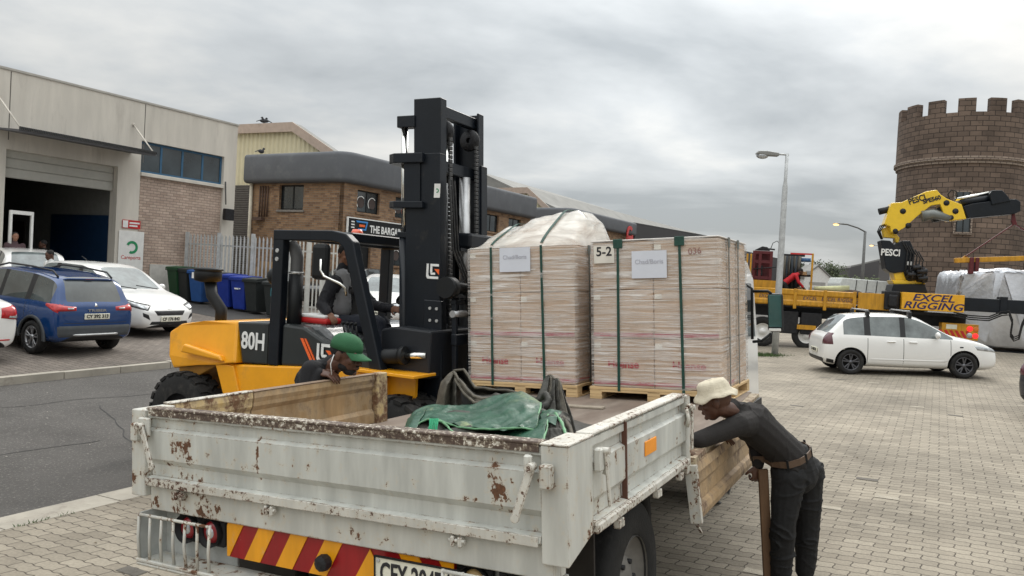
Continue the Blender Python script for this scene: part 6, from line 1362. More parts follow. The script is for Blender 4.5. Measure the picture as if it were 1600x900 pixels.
        mb = t_(); mb.box((x0+.22, y0+.38, z1+.01), (x1-.1, y1-.25, z1+.20), .04); mb.box((x0+.42, y0+.42, z1+.19), (x1-.16, y1-.3, z1+.26), .04); mb.build('loose_packet', CARTON, o)
    for (xs, xs2) in straps:
        mb = t_(); yy = y0-.016
        mb.poly([(xs-.010, yy, z1+.012), (xs+.010, yy, z1+.012), (xs2+.011, yy, z0-.03), (xs2-.011, yy, z0-.03), (xs-.010, yy+.003, z1+.012), (xs+.010, yy+.003, z1+.012), (xs2+.011, yy+.003, z0-.03), (xs2-.011, yy+.003, z0-.03)], [(0, 1, 2, 3), (4, 5, 6, 7), (0, 1, 5, 4), (1, 2, 6, 5), (2, 3, 7, 6), (3, 0, 4, 7)])
        if tent:
            pr_ = []; a = (xs-x0)/(x1-x0)
            for j in range(0, 18):
                b = j/20; dy = min(1, b/.42) if b < .42 else min(1, (1-b)/.25); pr_.append((xs+.10*b, y0+b*depth, z1+.022+prof(min(1, a+.1*b))*.62*dy**.85+.012))
            for p_, q_ in zip(pr_, pr_[1:]): mb.bar(p_, q_, .026, .003)
        else: mb.box((xs-.013, yy, z1+.013), (xs+.013, y1+.01, z1+.016)); mb.box((xs-.038, yy-.004, z1-.055), (xs+.038, yy+.004, z1+.018), .003)
        mb.build('strap', STRAP, o)
    for f in (.28, .62):                             # straps seen on the right side face
        mb = t_(); yy = y0+depth*f; mb.box((x1+.016, yy-.013, z0-.02), (x1+.019, yy+.013, z1+.01)); mb.box((x1+.0165, yy-.03, z1-.06), (x1+.022, yy+.03, z1+.014)); mb.build('strap', mat('grey_strap', (.12, .13, .12), .5), o)
    return o
def xz(u, v, y=3.397): q = TL(u, v, 1, y); return q.x, q.z
a = xz(988, 393); b = xz(1043, 434); c5 = xz(927, 383); d5 = xz(961, 411)
pallet_load('right pallet load marked 5-2, flat topped, cartons in stretch wrap', -1.268, -.275, 3.397, -.214, .925, [(xz(966, 380)[0], xz(968, 600)[0]), (xz(1062, 380)[0], xz(1069, 605)[0])], False, [(a[0], b[0], b[1], a[1], 'Chad/Boris', .05), (c5[0]+.012, d5[0], d5[1], c5[1]-.01, '5-2', .10)], '036')
a = xz(782, 388); b = xz(830, 424)
pallet_load('left pallet load with loose bulging wrap on top, beside the forklift mast', -2.41, -1.425, 3.397, -.214, .912, [(xz(768, 385)[0], xz(771, 598)[0]), (xz(846, 382)[0], xz(852, 598)[0])], True, [(a[0], b[0], b[1], a[1], 'Chad/Boris', .05)], None)

# ------------------------------------------------------------------ crumpled tarpaulin on the deck
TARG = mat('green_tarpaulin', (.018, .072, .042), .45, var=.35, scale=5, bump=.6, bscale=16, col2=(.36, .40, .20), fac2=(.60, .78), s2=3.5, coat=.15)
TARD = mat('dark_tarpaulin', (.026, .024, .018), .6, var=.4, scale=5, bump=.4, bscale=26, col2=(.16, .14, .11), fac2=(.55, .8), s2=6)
og = Vector((-1.15, 1.6, -.311)); TP = tthing('tarpaulin', 'crumpled green and dark tarpaulin heaped on the truck deck behind the tailgate', 'tarpaulin', og)
def loft(rows, m, nm='fold', par=None, amp=.012, fr=9, res=9, thick=.004, seed=0):
    """rows: lists of (u, v, y) points in the truck frame; smooth patch through them with creases"""
    R_ = [[TL(u, v, 1, y) for u, v, y in r] for r in rows]
    for r in R_:
        for p_ in r: p_.z = max(p_.z, -.309)
    def cr_(p, t):
        i = min(int(t), len(p)-2); f = t-i; a = p[max(i-1, 0)]; b = p[i]; c_ = p[i+1]; d_ = p[min(i+2, len(p)-1)]; k = .35
        m0 = (c_-a)*k; m1 = (d_-b)*k; f2, f3 = f*f, f*f*f
        return b*(2*f3-3*f2+1)+m0*(f3-2*f2+f)+c_*(-2*f3+3*f2)+m1*(f3-f2)
    nu = (len(R_[0])-1)*res; nv = (len(R_)-1)*res; G = []
    cols = [[cr_(r, i/res) for i in range(nu+1)] for r in R_]
    for j in range(nv+1):
        row = []
        for i in range(nu+1):
            q = cr_([c_[i] for c_ in cols], j/res); row.append(q)
        G.append(row)
    mb = MB(og); vs = []
    for j in range(nv+1):
        for i in range(nu+1):
            q = G[j][i]; w_ = 1-abs(mnoise.noise(q*fr*.45+Vector((seed, 2, 5))))*2.4; w2 = 1-2.2*abs(mnoise.noise(q*fr*1.6+Vector((seed, 0, 1))))
            n_ = Vector((.1, -.5, .8)); w3 = max(0, 1-4.5*abs(mnoise.noise(q*fr*.55+Vector((seed+3, 9, 2)))))**1.3; w4 = max(0, 1-5*abs(mnoise.noise(Vector((q.x*.6, q.y, q.z))*fr*1.2+Vector((1, seed, 2))))); vs.append(q+n_*(amp*1.0*(w_-.6)+amp*.4*w2+amp*1.5*w3-amp*1.0*w4))
    mb.poly(vs, [(j*(nu+1)+i, j*(nu+1)+i+1, (j+1)*(nu+1)+i+1, (j+1)*(nu+1)+i) for j in range(nv) for i in range(nu)], True)
    o = mb.build(nm, m, par or TP, recalc=True); md = o.modifiers.new('s', 'SOLIDIFY'); md.thickness = thick; md.offset = 0; sb = o.modifiers.new('u', 'SUBSURF'); sb.levels = sb.render_levels = 1
    return o
# dark core heap
mb = MB(og); G_ = 34; vs = []
for j in range(G_+1):
    for i in range(G_+1):
        a, b = i/G_*2-1, j/G_*2-1; x = -1.16+a*.56; y = 1.55+b*.52; e_ = max(0, 1-abs(a)**2.6)*max(0, 1-abs(b)**2.2)
        h = e_**.6*(.10+.05*mnoise.noise(Vector((x*4, y*4, 3))))+e_*.05*(1-abs(mnoise.noise(Vector((x*6+y*3, y*7, 1)))*2)); vs.append((x, y, -.309+max(0, h)))
mb.poly(vs, [(j*(G_+1)+i, j*(G_+1)+i+1, (j+1)*(G_+1)+i+1, (j+1)*(G_+1)+i) for j in range(G_) for i in range(G_)], True); mb.build('folded_heap', TARD, TP)
def hem(px, r, m, nm='hem'):
    pts = [TL(u, v, 1, y) for u, v, y in px]; out_ = []
    for i in range(len(pts)-1):
        for t in (0, .25, .5, .75): q = pts[i].lerp(pts[i+1], t); out_.append(q+Vector((mnoise.noise(q*23), 0, mnoise.noise(q*19+Vector((4, 4, 4)))))*.006)
    out_.append(pts[-1]); mb = MB(og); mb.tube(out_, [r*(1+.4*mnoise.noise(q*30)) for q in out_], 7); return mb.build(nm, m, TP)
TARK = mat('khaki_hem', (.085, .074, .055), .7, var=.4, scale=14, bump=.5, bscale=60)
TARE = mat('green_hem', (.12, .27, .14), .5, var=.4, scale=20)
# left fold: two standing panels, dark hollow, rolled edges
loft([[(708, 580, 2.02), (699, 587, 2.0), (689, 598, 2.0), (684, 616, 1.98), (680, 640, 1.95)], [(709, 583, 2.0), (702, 594, 1.9), (697, 606, 1.86), (694, 620, 1.84), (692, 645, 1.82)], [(711, 584, 2.0), (706, 600, 1.96), (704, 612, 1.95), (704, 626, 1.93), (704, 650, 1.92)]], TARK, 'fold_panel', seed=1, amp=.006)
loft([[(711, 583, 2.0), (706, 600, 1.96), (704, 614, 1.95), (703, 630, 1.93), (704, 655, 1.9)], [(712, 584, 2.0), (713, 602, 1.88), (712, 616, 1.84), (713, 632, 1.82), (715, 655, 1.8)], [(714, 585, 2.03), (719, 604, 2.0), (720, 618, 2.0), (723, 634, 2.0), (727, 655, 2.0)]], TARD, 'fold_panel', seed=3, amp=.006)
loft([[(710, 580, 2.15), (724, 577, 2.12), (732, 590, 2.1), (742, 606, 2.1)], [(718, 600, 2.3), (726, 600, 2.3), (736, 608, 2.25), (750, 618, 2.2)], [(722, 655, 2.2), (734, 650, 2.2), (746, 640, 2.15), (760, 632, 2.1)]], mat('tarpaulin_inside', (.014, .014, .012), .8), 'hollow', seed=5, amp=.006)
hem([(709, 580, 2.0), (724, 577, 2.0), (731, 587, 1.98), (737, 598, 1.95), (743, 606, 1.92), (765, 608, 1.9), (800, 611, 1.9), (812, 616, 1.9)], .009, TARK, 'rolled_edge')
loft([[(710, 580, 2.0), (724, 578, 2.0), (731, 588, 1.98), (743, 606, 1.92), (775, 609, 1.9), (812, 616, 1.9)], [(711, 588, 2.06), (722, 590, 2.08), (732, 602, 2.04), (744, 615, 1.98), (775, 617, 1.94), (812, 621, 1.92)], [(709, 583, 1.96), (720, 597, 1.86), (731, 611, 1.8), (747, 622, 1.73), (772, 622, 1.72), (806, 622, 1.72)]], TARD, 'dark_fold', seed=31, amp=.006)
loft([[(709, 583, 1.96), (720, 597, 1.86), (731, 611, 1.8), (747, 622, 1.73), (772, 622, 1.72)], [(712, 600, 1.9), (722, 612, 1.84), (732, 622, 1.77), (748, 631, 1.70), (772, 632, 1.68)], [(711, 594, 1.92), (718, 606, 1.85), (728, 619, 1.78), (742, 631, 1.68), (765, 634, 1.66)]], TARK, 'dark_fold', seed=33, amp=.005)
hem([(709, 582, 1.96), (716, 592, 1.9), (724, 601, 1.84), (731, 610, 1.8), (740, 619, 1.74), (752, 623, 1.72), (770, 622, 1.72), (790, 620, 1.72)], .010, TARK, 'rolled_edge')
hem([(711, 592, 1.92), (718, 604, 1.85), (728, 618, 1.78), (742, 630, 1.68), (758, 632, 1.66)], .009, TARK, 'rolled_edge')
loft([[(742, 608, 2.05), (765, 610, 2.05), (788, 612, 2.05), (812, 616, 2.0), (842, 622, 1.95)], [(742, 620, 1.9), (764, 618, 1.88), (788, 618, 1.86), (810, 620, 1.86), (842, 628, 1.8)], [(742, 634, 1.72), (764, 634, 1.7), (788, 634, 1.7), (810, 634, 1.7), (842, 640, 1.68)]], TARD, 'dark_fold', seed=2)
# right fold: pinched cloth peak with pleats
for i, (px0, px1, m_) in enumerate((((856, 586), (838, 652), TARD), ((860, 590), (848, 668), TARK), ((864, 592), (858, 660), TARD), ((869, 590), (870, 672), TARD), ((872, 594), (882, 668), TARK), ((874, 600), (893, 676), TARD))):
    (u0, v0), (u1, v1) = px0, px1; w_ = 8
    loft([[(u0-2, v0, 2.02-.02*i), (u0+3, v0+2, 1.98-.02*i)], [((u0*2+u1)/3-w_*.5, (v0*2+v1)/3, 1.9-.02*i), ((u0*2+u1)/3+w_*.6, (v0*2+v1)/3, 1.84-.02*i)], [((u0+2*u1)/3-w_, (v0+2*v1)/3, 1.8-.03*i), ((u0+2*u1)/3+w_, (v0+2*v1)/3, 1.72-.03*i)], [(u1-w_, v1, 1.62-.03*i), (u1+w_, v1+2, 1.52-.03*i)]], m_, 'pleat', seed=20+i, amp=.010)
hem([(852, 606, 1.9), (856, 590, 1.98), (861, 586, 2.0), (866, 592, 1.98), (872, 591, 1.96), (877, 604, 1.9), (886, 640, 1.78), (896, 668, 1.6)], .008, TARK, 'rolled_edge')
hem([(846, 628, 1.78), (854, 618, 1.76), (858, 626, 1.72), (852, 636, 1.68), (842, 640, 1.66)], .022, TARD, 'bunched_edge')
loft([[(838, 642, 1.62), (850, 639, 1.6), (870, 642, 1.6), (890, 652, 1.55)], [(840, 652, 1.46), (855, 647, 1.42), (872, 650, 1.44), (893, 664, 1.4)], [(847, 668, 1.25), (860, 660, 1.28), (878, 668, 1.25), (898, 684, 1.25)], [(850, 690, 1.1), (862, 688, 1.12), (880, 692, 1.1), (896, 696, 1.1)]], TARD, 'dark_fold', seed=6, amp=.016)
loft([[(846, 640, 1.50), (862, 640, 1.48), (878, 645, 1.46)], [(844, 650, 1.38), (858, 650, 1.36), (872, 655, 1.34)], [(850, 662, 1.28), (860, 660, 1.27), (868, 666, 1.26)]], TARG, 'green_flap', seed=16, amp=.01)
hem([(868, 646, 1.40), (876, 658, 1.3), (884, 676, 1.2), (888, 694, 1.1)], .008, TARE); hem([(880, 652, 1.42), (888, 664, 1.35), (896, 684, 1.25)], .012, TARK)
loft([[(760, 668, 1.45), (790, 664, 1.4), (822, 656, 1.38), (857, 650, 1.38)], [(762, 680, 1.25), (792, 676, 1.22), (824, 668, 1.22), (854, 664, 1.2)], [(768, 698, 1.05), (796, 698, 1.02), (826, 697, 1.0), (846, 697, .98)]], TARG, 'green_flap', seed=7, amp=.008)
hem([(857, 650, 1.37), (855, 665, 1.2), (847, 697, .98)], .006, TARE)
loft([[(650, 650, 1.75), (672, 640, 1.85), (705, 637, 1.9), (736, 636, 1.9), (764, 625, 1.9), (790, 620, 1.9), (816, 617, 1.9), (845, 632, 1.8)], [(643, 648, 1.5), (668, 634, 1.62), (703, 635, 1.66), (736, 634, 1.7), (763, 623, 1.7), (790, 617, 1.7), (816, 614, 1.7), (845, 629, 1.62)], [(639, 660, 1.36), (668, 642, 1.46), (702, 642, 1.48), (734, 645, 1.48), (768, 639, 1.50), (792, 633, 1.48), (816, 634, 1.46), (843, 642, 1.42)], [(640, 668, 1.26), (666, 650, 1.34), (700, 654, 1.30), (734, 660, 1.26), (776, 655, 1.30), (796, 655, 1.24), (816, 656, 1.24), (840, 660, 1.22)], [(645, 670, 1.24), (668, 656, 1.30), (700, 662, 1.24), (732, 669, 1.18), (778, 670, 1.16), (798, 669, 1.16), (816, 668, 1.16), (836, 671, 1.18)]], TARG, 'green_flap', seed=9, amp=.011)
hem([(645, 671, 1.235), (658, 659, 1.27), (668, 656, 1.295), (684, 658, 1.27), (700, 662, 1.235), (716, 667, 1.2), (732, 669, 1.175), (778, 671, 1.155), (798, 670, 1.155), (816, 669, 1.155), (836, 672, 1.175), (843, 642, 1.415), (845, 630, 1.62)], .0055, TARE)
loft([[(643, 648, 1.5), (654, 640, 1.52), (668, 634, 1.56)], [(635, 660, 1.34), (647, 652, 1.34), (662, 646, 1.38)], [(630, 676, 1.2), (640, 672, 1.2), (652, 668, 1.22)], [(629, 697, 1.1), (640, 697, 1.1), (650, 697, 1.12)]], TARG, 'green_flap', seed=11, amp=.006)
loft([[(690, 662, 1.40), (706, 664, 1.4), (730, 672, 1.35), (760, 680, 1.3)], [(696, 672, 1.2), (712, 678, 1.2), (735, 684, 1.15), (765, 690, 1.1)], [(704, 690, 1.02), (722, 694, 1.0), (745, 698, .98), (770, 700, .95)]], TARG, 'green_flap', seed=12, amp=.010)
hem([(684, 655, 1.3), (697, 664, 1.22), (708, 676, 1.12), (722, 690, 1.02)], .006, TARE)
mb = MB(og)
for k in range(9): p0 = TL(672+k*1.6, 654, 1, 1.12); mb.tube([p0, TL(670+k*1.6+random.uniform(-2, 2), 667, 1, 1.10), TL(666+k*1.9+random.uniform(-3, 3), 686, 1, 1.05)], .0035, 5)
mb.build('green_cord', mat('bright_green_cord', (.02, .30, .14), .5), TP)

# ------------------------------------------------------------------ forklift
FO_ = Vector((-.515, 8.136, -.28)); FYAW = rad(-27.5)
FK = thing('forklift', 'large yellow and black forklift with tall mast, marked 80H, behind the truck', 'forklift', FO_, FYAW)
def pr_x(name, pts, y0, y1, m, bev=.01, par=FK):
    mb = MB(); mb.prism(pts, 1, y0, y1, bev); return mb.build(name, m, par)
# counterweight with chamfered tail
mb = MB(); prof = [(-3.28, .98), (-3.37, 1.12), (-3.38, 1.40), (-3.28, 1.50), (-2.84, 1.565), (-2.31, 1.605), (-2.21, 1.15), (-2.50, 1.14)]
mb.prism(prof, 1, -1.04, 1.04)
for v in mb.bm.verts:
    if v.co.x < -2.9: v.co.y *= .93; 
    if v.co.z > 1.45: v.co.y *= .90
bmesh.ops.bevel(mb.bm, geom=list(mb.bm.edges), offset=.035, segments=3, profile=.6, affect='EDGES'); mb.build('counterweight', YEL, FK)
mb = MB(); mb.prism([(-3.0, 1.30), (-2.42, 1.22), (-2.38, 1.16), (-3.05, 1.20)], 1, -1.075, -1.0, .02); mb.build('counterweight_ledge', YEL, FK)
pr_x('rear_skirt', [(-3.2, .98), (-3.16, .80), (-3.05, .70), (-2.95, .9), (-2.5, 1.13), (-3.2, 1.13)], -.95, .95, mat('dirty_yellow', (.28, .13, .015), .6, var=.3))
pr_x('side_frame', [(-2.58, 1.135), (-2.24, 1.135), (-1.24, 1.215), (-.30, 1.25), (-.30, .62), (-2.25, .55), (-2.38, .62)], -.98, .98, YEL, .02)
pr_x('frame_rib', [(-2.55, 1.12), (-2.27, 1.12), (-2.08, .60), (-2.32, .60)], -1.01, -.97, YEL, .01)
pr_x('engine_side_panel', [(-2.285, 1.60), (-1.82, 1.625), (-1.82, 1.175), (-2.19, 1.155)], -.965, .965, GREY, .02)
pn = pr_x('hood_panel', [(-1.63, 1.63), (-1.33, 1.62), (-1.05, 1.50), (-.55, 1.42), (-.38, 1.42), (-.38, 1.24), (-1.20, 1.21), (-1.63, 1.18)], -.96, .96, GREY, .03)
pr_x('engine_cover', [(-2.28, 1.58), (-1.2, 1.645), (-.98, 1.50), (-.98, 1.3), (-2.2, 1.3)], -.86, .86, mat('grey_hood', (.09, .095, .10), .25, coat=.4), .05)
pr_x('step_tray', [(-1.66, 1.20), (-1.80, 1.2), (-1.80, 1.6), (-1.66, 1.6)], -.94, .94, BLK2)
lettering('80H', .255, LET, FK, frame((-2.03, -.970, 1.40), (1, 0, .0), (0, 0, 1)), bold=.006, sx=.80)
def logo(par, o, s, ax=(1, 0, 0), up=(0, 0, 1)):
    M = frame(o, ax, up); W2 = lambda x, y, z=0: M@Vector((x*s, y*s, z))
    mb = MB()
    def pl(pts):
        v0 = [W2(x, y, .000) for x, y in pts]; v1 = [W2(x, y, .006) for x, y in pts]; k = len(pts); mb.poly(v0+v1, [tuple(range(k)), tuple(range(k, 2*k))]+[(i, (i+1) % k, k+(i+1) % k, k+i) for i in range(k)])
    pl([(-.5, .5), (-.34, .5), (-.34, -.22), (-.28, -.34), (-.5, -.34)]); pl([(-.5, -.34), (-.28, -.34), (.46, -.34), (.46, -.5), (-.40, -.5)]); pl([(-.20, .34), (-.20, .5), (.46, .5), (.46, .34)]); pl([(-.20, .33), (-.04, .33), (-.04, -.07), (-.20, -.07)]); pl([(-.20, -.08), (.20, -.08), (.20, -.23), (-.12, -.23)])
    mb.build('logo', LET, par); mb = MB(); pl([(.12, .16), (.5, .16), (.5, -.2)]); mb.build('logo_corner', ORNG, par)
logo(FK, (-1.03, -.972, 1.375), .19)
for k in range(2): mb = MB(); x = -1.36+.055*k; mb.prism([(x, 1.50), (x+.035, 1.50), (x+.185, 1.27), (x+.15, 1.27)] if k == 0 else [(x, 1.50), (x+.02, 1.50), (x+.17, 1.27), (x+.15, 1.27)], 1, -.972, -.962); mb.build('orange_stripe', ORNG, FK)
# overhead guard
for sd in (-1, 1):
    y = sd*.93
    mb = MB(); mb.box((-1.80, y-.05, 1.18), (-1.655, y+.05, 2.60), .012); mb.build('rear_post', BLK, FK)
    mb = MB(); path = [(-1.80, 2.62), (-1.0, 2.63), (-.82, 2.60), (-.72, 2.52), (-.68, 2.38), (-.40, 1.58), (-.27, 1.20)]
    inn = [(-1.80, 2.51), (-1.02, 2.52), (-.90, 2.50), (-.84, 2.45), (-.80, 2.34), (-.52, 1.55), (-.42, 1.20)]
    mb.prism(path+inn[::-1], 1, y-.055, y+.055, .012); mb.build('front_post', BLK, FK)
    for z in (2.40, 2.31): mb = MB(); mb.tube([(-1.73, sd*.975, z), (-1.73, sd*.99, z)], .022, 12); mb.build('bolt', BOLT, FK)
mb = MB(); mb.box((-1.80, -.88, 2.52), (-1.70, .88, 2.62), .01); mb.box((-.95, -.88, 2.52), (-.82, .88, 2.62), .01)
for i in range(9): x = -1.66+i*.085; mb.box((x, -.88, 2.545), (x+.025, .88, 2.60))
mb.build('roof_grille', BLK, FK)
mb = MB(); mb.lathe([(.0, .055), (.05, .055), (.065, .02), (.07, 0), (0, 0)], (-1.15, -.4, 2.625), (0, 0, 1), 16); mb.build('beacon', mat('orange_beacon', (.75, .10, .03), .3, coat=.5), FK)
mb = MB(); mb.box((-.62, .0, 2.53), (.05, .84, 2.70), .03); mb.box((-.5, -.1, 2.50), (.0, .8, 2.535)); mb.build('roof_front_bar', BLK, FK)
# far rail structure seen through the cab
mb = MB(); mb.box((-1.0, .86, 1.2), (-.93, .93, 2.5)); mb.bar((-.95, .9, 2.32), (-.2, .9, 2.28), .05); mb.bar((-.55, .9, 2.28), (-.55, .9, 1.9), .04); mb.build('far_hand_rail', BLK, FK)
# mirrors
mb = MB(); mb.box((-1.18, -1.08, 2.12), (-.99, -.97, 2.49), .045); mr_ = mb.build('wing_mirror', BLK2, FK)
mb = MB(); mb.tube([(-1.02, -1.10, 2.33), (-1.02, -1.10, 2.22), (-.97, -1.10, 2.16), (-.80, -1.06, 2.10), (-.76, -1.02, 2.06), (-.76, -1.0, 1.98)], .014, 8); mb.build('mirror_arm', CHR, mr_)
mb = MB(); mb.box((-.98, .62, 2.18), (-.80, .72, 2.42), .04); mb.build('far_lamp', BLK2, FK)
mb = MB(); mb.box((-.86, -.90, 2.20), (-.72, -.80, 2.42), .03); mb.build('work_lamp', BLK2, FK); mb = MB(); mb.sph((-1.86, -.86, 2.12), .09, 8, (1, 1, 1.1)); mb.tube([(-1.86, -.86, 2.05), (-1.80, -.9, 1.98)], .02, 6); mb.build('horn', BLK2, FK)
# exhaust, air intake
mb = MB(); mb.tube([(-1.62, -.80, 1.5), (-1.62, -.80, 2.16)], .078, 20); ex = mb.build('exhaust_muffler', BLK2, FK)
mb = MB(); mb.tube([(-1.62, -.80, 2.18), (-1.62, -.80, 2.33), (-1.65, -.80, 2.42), (-1.71, -.80, 2.48)], [.066, .066, .066, .060], 18, cap=False); mb.build('exhaust_pipe', mat('heat_grey', (.10, .10, .10), .6), ex)
mb = MB(); mb.lathe([(.08, 0), (.082, 0), (.082, .02), (.08, .02)], (-1.62, -.80, 2.165), (0, 0, 1), 20); mb.build('clamp', BOLT, ex)
mb = MB(); mb.tube([(-2.95, -.60, 1.45), (-2.95, -.60, 1.68), (-3.12, -.60, 1.84), (-3.16, -.60, 2.0)], .068, 18); ai = mb.build('air_intake_pipe', BLK2, FK)
mb = MB(); mb.lathe([(.08, -.01), (.155, .01), (.16, .11), (.15, .125), (.172, .135), (.168, .155), (0, .17)], (-3.20, -.60, 2.0), (0, 0, 1), 28); mb.build('intake_drum', BLK2, ai)
mb = MB(); mb.box((-3.36, -.70, 2.03), (-3.29, -.66, 2.10)); mb.build('label', LET, ai)
# seat, dash, wheel, levers, floor
mb = MB(); mb.box((-1.45, -.28, 1.46), (-.95, .28, 1.60), .05); mb.prism([(-1.50, 1.55), (-1.36, 1.55), (-1.46, 2.12), (-1.58, 2.12)], 1, -.26, .26, .04); mb.build('seat', BLK2, FK)
mb = MB(); mb.prism([(-.46, 1.22), (.14, 1.22), (.14, 1.69), (-.30, 1.70), (-.46, 1.66)], 1, -.80, .80, .02); mb.build('front_cowl', mat('cowl_black', (.012, .014, .018), .45), FK)
mb = MB(); mb.box((-.36, -.56, 1.70), (-.08, -.18, 1.90), .05); mb.build('dash', BLK2, FK)
mb = MB(); c_ = Vector((-.42, -.30, 2.02)); ax = Vector((-.55, 0, .83)).normalized(); x_ = Vector((0, 1, 0)); y_ = ax.cross(x_)
mb.tube([c_+(x_*math.cos(t)+y_*math.sin(t))*.20 for t in [2*math.pi*i/24 for i in range(25)]], .017, 8, cap=False)
for t in (0, 2.1, 4.2): mb.tube([c_-ax*.03, c_+(x_*math.cos(t)+y_*math.sin(t))*.19], .012, 6)
mb.tube([c_-ax*.03, c_-ax*.30], .035, 10); mb.sph(c_+(x_*.5+y_*.86)*.2+ax*.04, .028, 6); mb.build('steering_wheel', BLK2, FK)
for k in range(4): mb = MB(); x = -.98+.055*k; mb.tube([(x, -.70, 1.50), (x-.05, -.70, 1.66)], .010, 6); mb.sph((x-.055, -.70, 1.675), .02, 6); mb.build('hydraulic_lever', BLK2, FK)
# front fenders, tilt cylinders, tyres
for sd in (-1, 1):
    mb = MB(); mb.box((-.62, sd*.70, 1.25), (.16, sd*1.08, 1.28), .004); mb.box((-.36, sd*.80, .95), (.02, sd*.84, 1.25)); mb.build('front_fender', YEL, FK)
    mb = MB(); mb.tube([(-.66, sd*.86, 1.36), (-.12, sd*.86, 1.43)], .075, 16); mb.tube([(-.15, sd*.86, 1.43), (-.10, sd*.86, 1.435)], .09, 16); tc_ = mb.build('tilt_cylinder', BLK2, FK)
    mb = MB(); mb.tube([(-.12, sd*.86, 1.43), (.10, sd*.80, 1.45)], .034, 12); mb.build('rod', CHR, tc_)
def ftyre(x, y, R, w_, n_, sd, nm='wheel'):
    mb = MB(); zc = R; prof = [(R*.50, -w_/2), (R*.86, -w_/2-.01), (R*.95, -w_/2+.02), (R*.955, 0), (R*.95, w_/2-.02), (R*.86, w_/2+.01), (R*.50, w_/2)]
    mb.lathe(prof, (x, y, zc), (0, 1, 0), 48)
    for i in range(n_):
        for h in (-1, 1):
            a0 = 2*math.pi*(i+(.5 if h > 0 else 0))/n_; da = 2*math.pi/n_*.66
            P_ = lambda a, r, yy: (x+r*math.cos(a), y+yy, zc+r*math.sin(a))
            ys = (0.006*h, h*(w_/2+.006)); sk = da*.55; vs = []
            for r in (R*.93, R):
                for (aa, yy) in ((a0, ys[0]), (a0+da, ys[0]), (a0+da+sk, h*w_*.25), (a0+da+sk, ys[1]), (a0+sk, ys[1]), (a0+sk*.9, h*w_*.25)): vs.append(P_(aa, r if abs(yy) < w_*.45 else r*.985, yy))
            mb.poly(vs, [(6, 7, 8, 9, 10, 11), (5, 4, 3, 2, 1, 0)]+[(q, (q+1) % 6, 6+(q+1) % 6, 6+q) for q in range(6)])
    w0 = mb.build(nm, RUB, FK)
    mb = MB(); mb.lathe([(R*.52, sd*-.02), (R*.50, sd*-.06), (R*.34, sd*-.12), (R*.22, sd*-.03), (0, sd*-.02)], (x, y+sd*w_/2, zc), (0, 1, 0), 28); mb.build('rim', DARK, w0); return w0
for sd in (-1, 1): ftyre(-3.02, sd*.95, .49, .27, 22, sd); ftyre(-.10, sd*.98, .53, .28, 22, sd); ftyre(-.10, sd*.68, .53, .26, 22, sd)
# mast: leans back
def mxx(p): return (p[0]-(p[2]-1.0)*.062, p[1], p[2])
def mbox(mb, lo, hi, bev=.006):
    b = MB(); b.box(lo, hi, bev)
    for v in b.bm.verts: v.co = Vector(mxx(v.co))
    mb.merge(b.bm)
def channel(mb, y, sd, z0, z1, x0, x1, wd, t=.03):
    mbox(mb, (x0, y-t/2, z0), (x1, y+t/2, z1)); mbox(mb, (x0, y, z0), (x0+t, y+sd*wd, z1)); mbox(mb, (x1-t, y, z0), (x1, y+sd*wd, z1))
for sd in (-1, 1):
    mb = MB(); channel(mb, sd*.47-.08, -sd, .30, 3.46, -.29, .13, .11); mb.build('outer_mast_rail', BLK, FK)
    mb = MB(); channel(mb, sd*.425-.08, -sd, .9, 4.03, -.22, .11, .10, .028); mb.build('inner_mast_rail', BLK, FK)
    mb = MB(); mb.tube([mxx((-.36, sd*.42-.06, .5)), mxx((-.36, sd*.42-.06, 2.62))], .055, 16); cy_ = mb.build('lift_cylinder', BLK, FK)
    mb = MB(); mb.tube([mxx((-.36, sd*.42-.06, 2.62)), mxx((-.36, sd*.42-.06, 3.80))], .036, 14); mb.build('rod', CHR, cy_)
    mb = MB(); mbox(mb, (-.42, sd*.42-.12, 3.74), (-.20, sd*.42, 3.86)); mb.build('rod_head', BLK, FK)
    mb = MB(); mbox(mb, (-.42, sd*.42-.12, 2.60), (-.2, sd*.42, 2.66)); mb.build('cylinder_bracket', BLK, FK)
for z, d_ in ((3.36, .10), (2.90, .07)):
    mb = MB(); b = MB(); b.prism([(-.05, -.62), (-.40, -.62), (-.50, -.56), (-.53, -.45), (-.53, .34), (-.50, .44), (-.40, .50), (-.05, .50), (-.05, .44), (-.20, .42), (-.20, -.54), (-.05, -.56)], 2, z, z+d_, .008)
    for v in b.bm.verts: v.co = Vector(mxx(v.co))
    mb.merge(b.bm); mb.build('mast_tie', BLK, FK)
for lo, hi in (((-.30, -.585, 2.95), (-.10, -.567, 3.46)), ((-.04, -.50, 3.86), (.06, .33, 3.98)), ((-.02, -.54, 3.30), (.04, .37, 3.42)), ((.03, -.54, 2.0), (.08, .37, 2.12))): mb = MB(); mbox(mb, lo, hi); mb.build('cross_member', BLK, FK)
for y in (.19, -.34):
    mb = MB(); mb.lathe([(.03, -.03), (.11, -.03), (.12, 0), (.11, .03), (.03, .03)], mxx((.03, y, 3.72)), (0, 1, 0), 20); mb.build('chain_sheave', DARK, FK)
    mb = MB()
    for k in range(60):
        z = 3.70-k*.045; mbox(mb, (.10, y-.03, z-.038), (.125, y+.03, z), .004)
    mb.build('lift_chain', mat('chain_steel', (.06, .06, .06), .5, metal=.5), FK)
mb = MB(); mb.tube([mxx((.02, .10, 1.6)), mxx((.02, .10, 3.3))], .06, 14); mb.tube([mxx((.0, -.2, 1.8)), mxx((.0, -.2, 3.2))], .03, 10); mb.build('free_lift_cylinder', STEEL, FK)
mb = MB(); mbox(mb, (-.04, -.60, 1.0), (.17, -.567, 1.98)); mb.build('mast_cover_plate', BLK, FK)
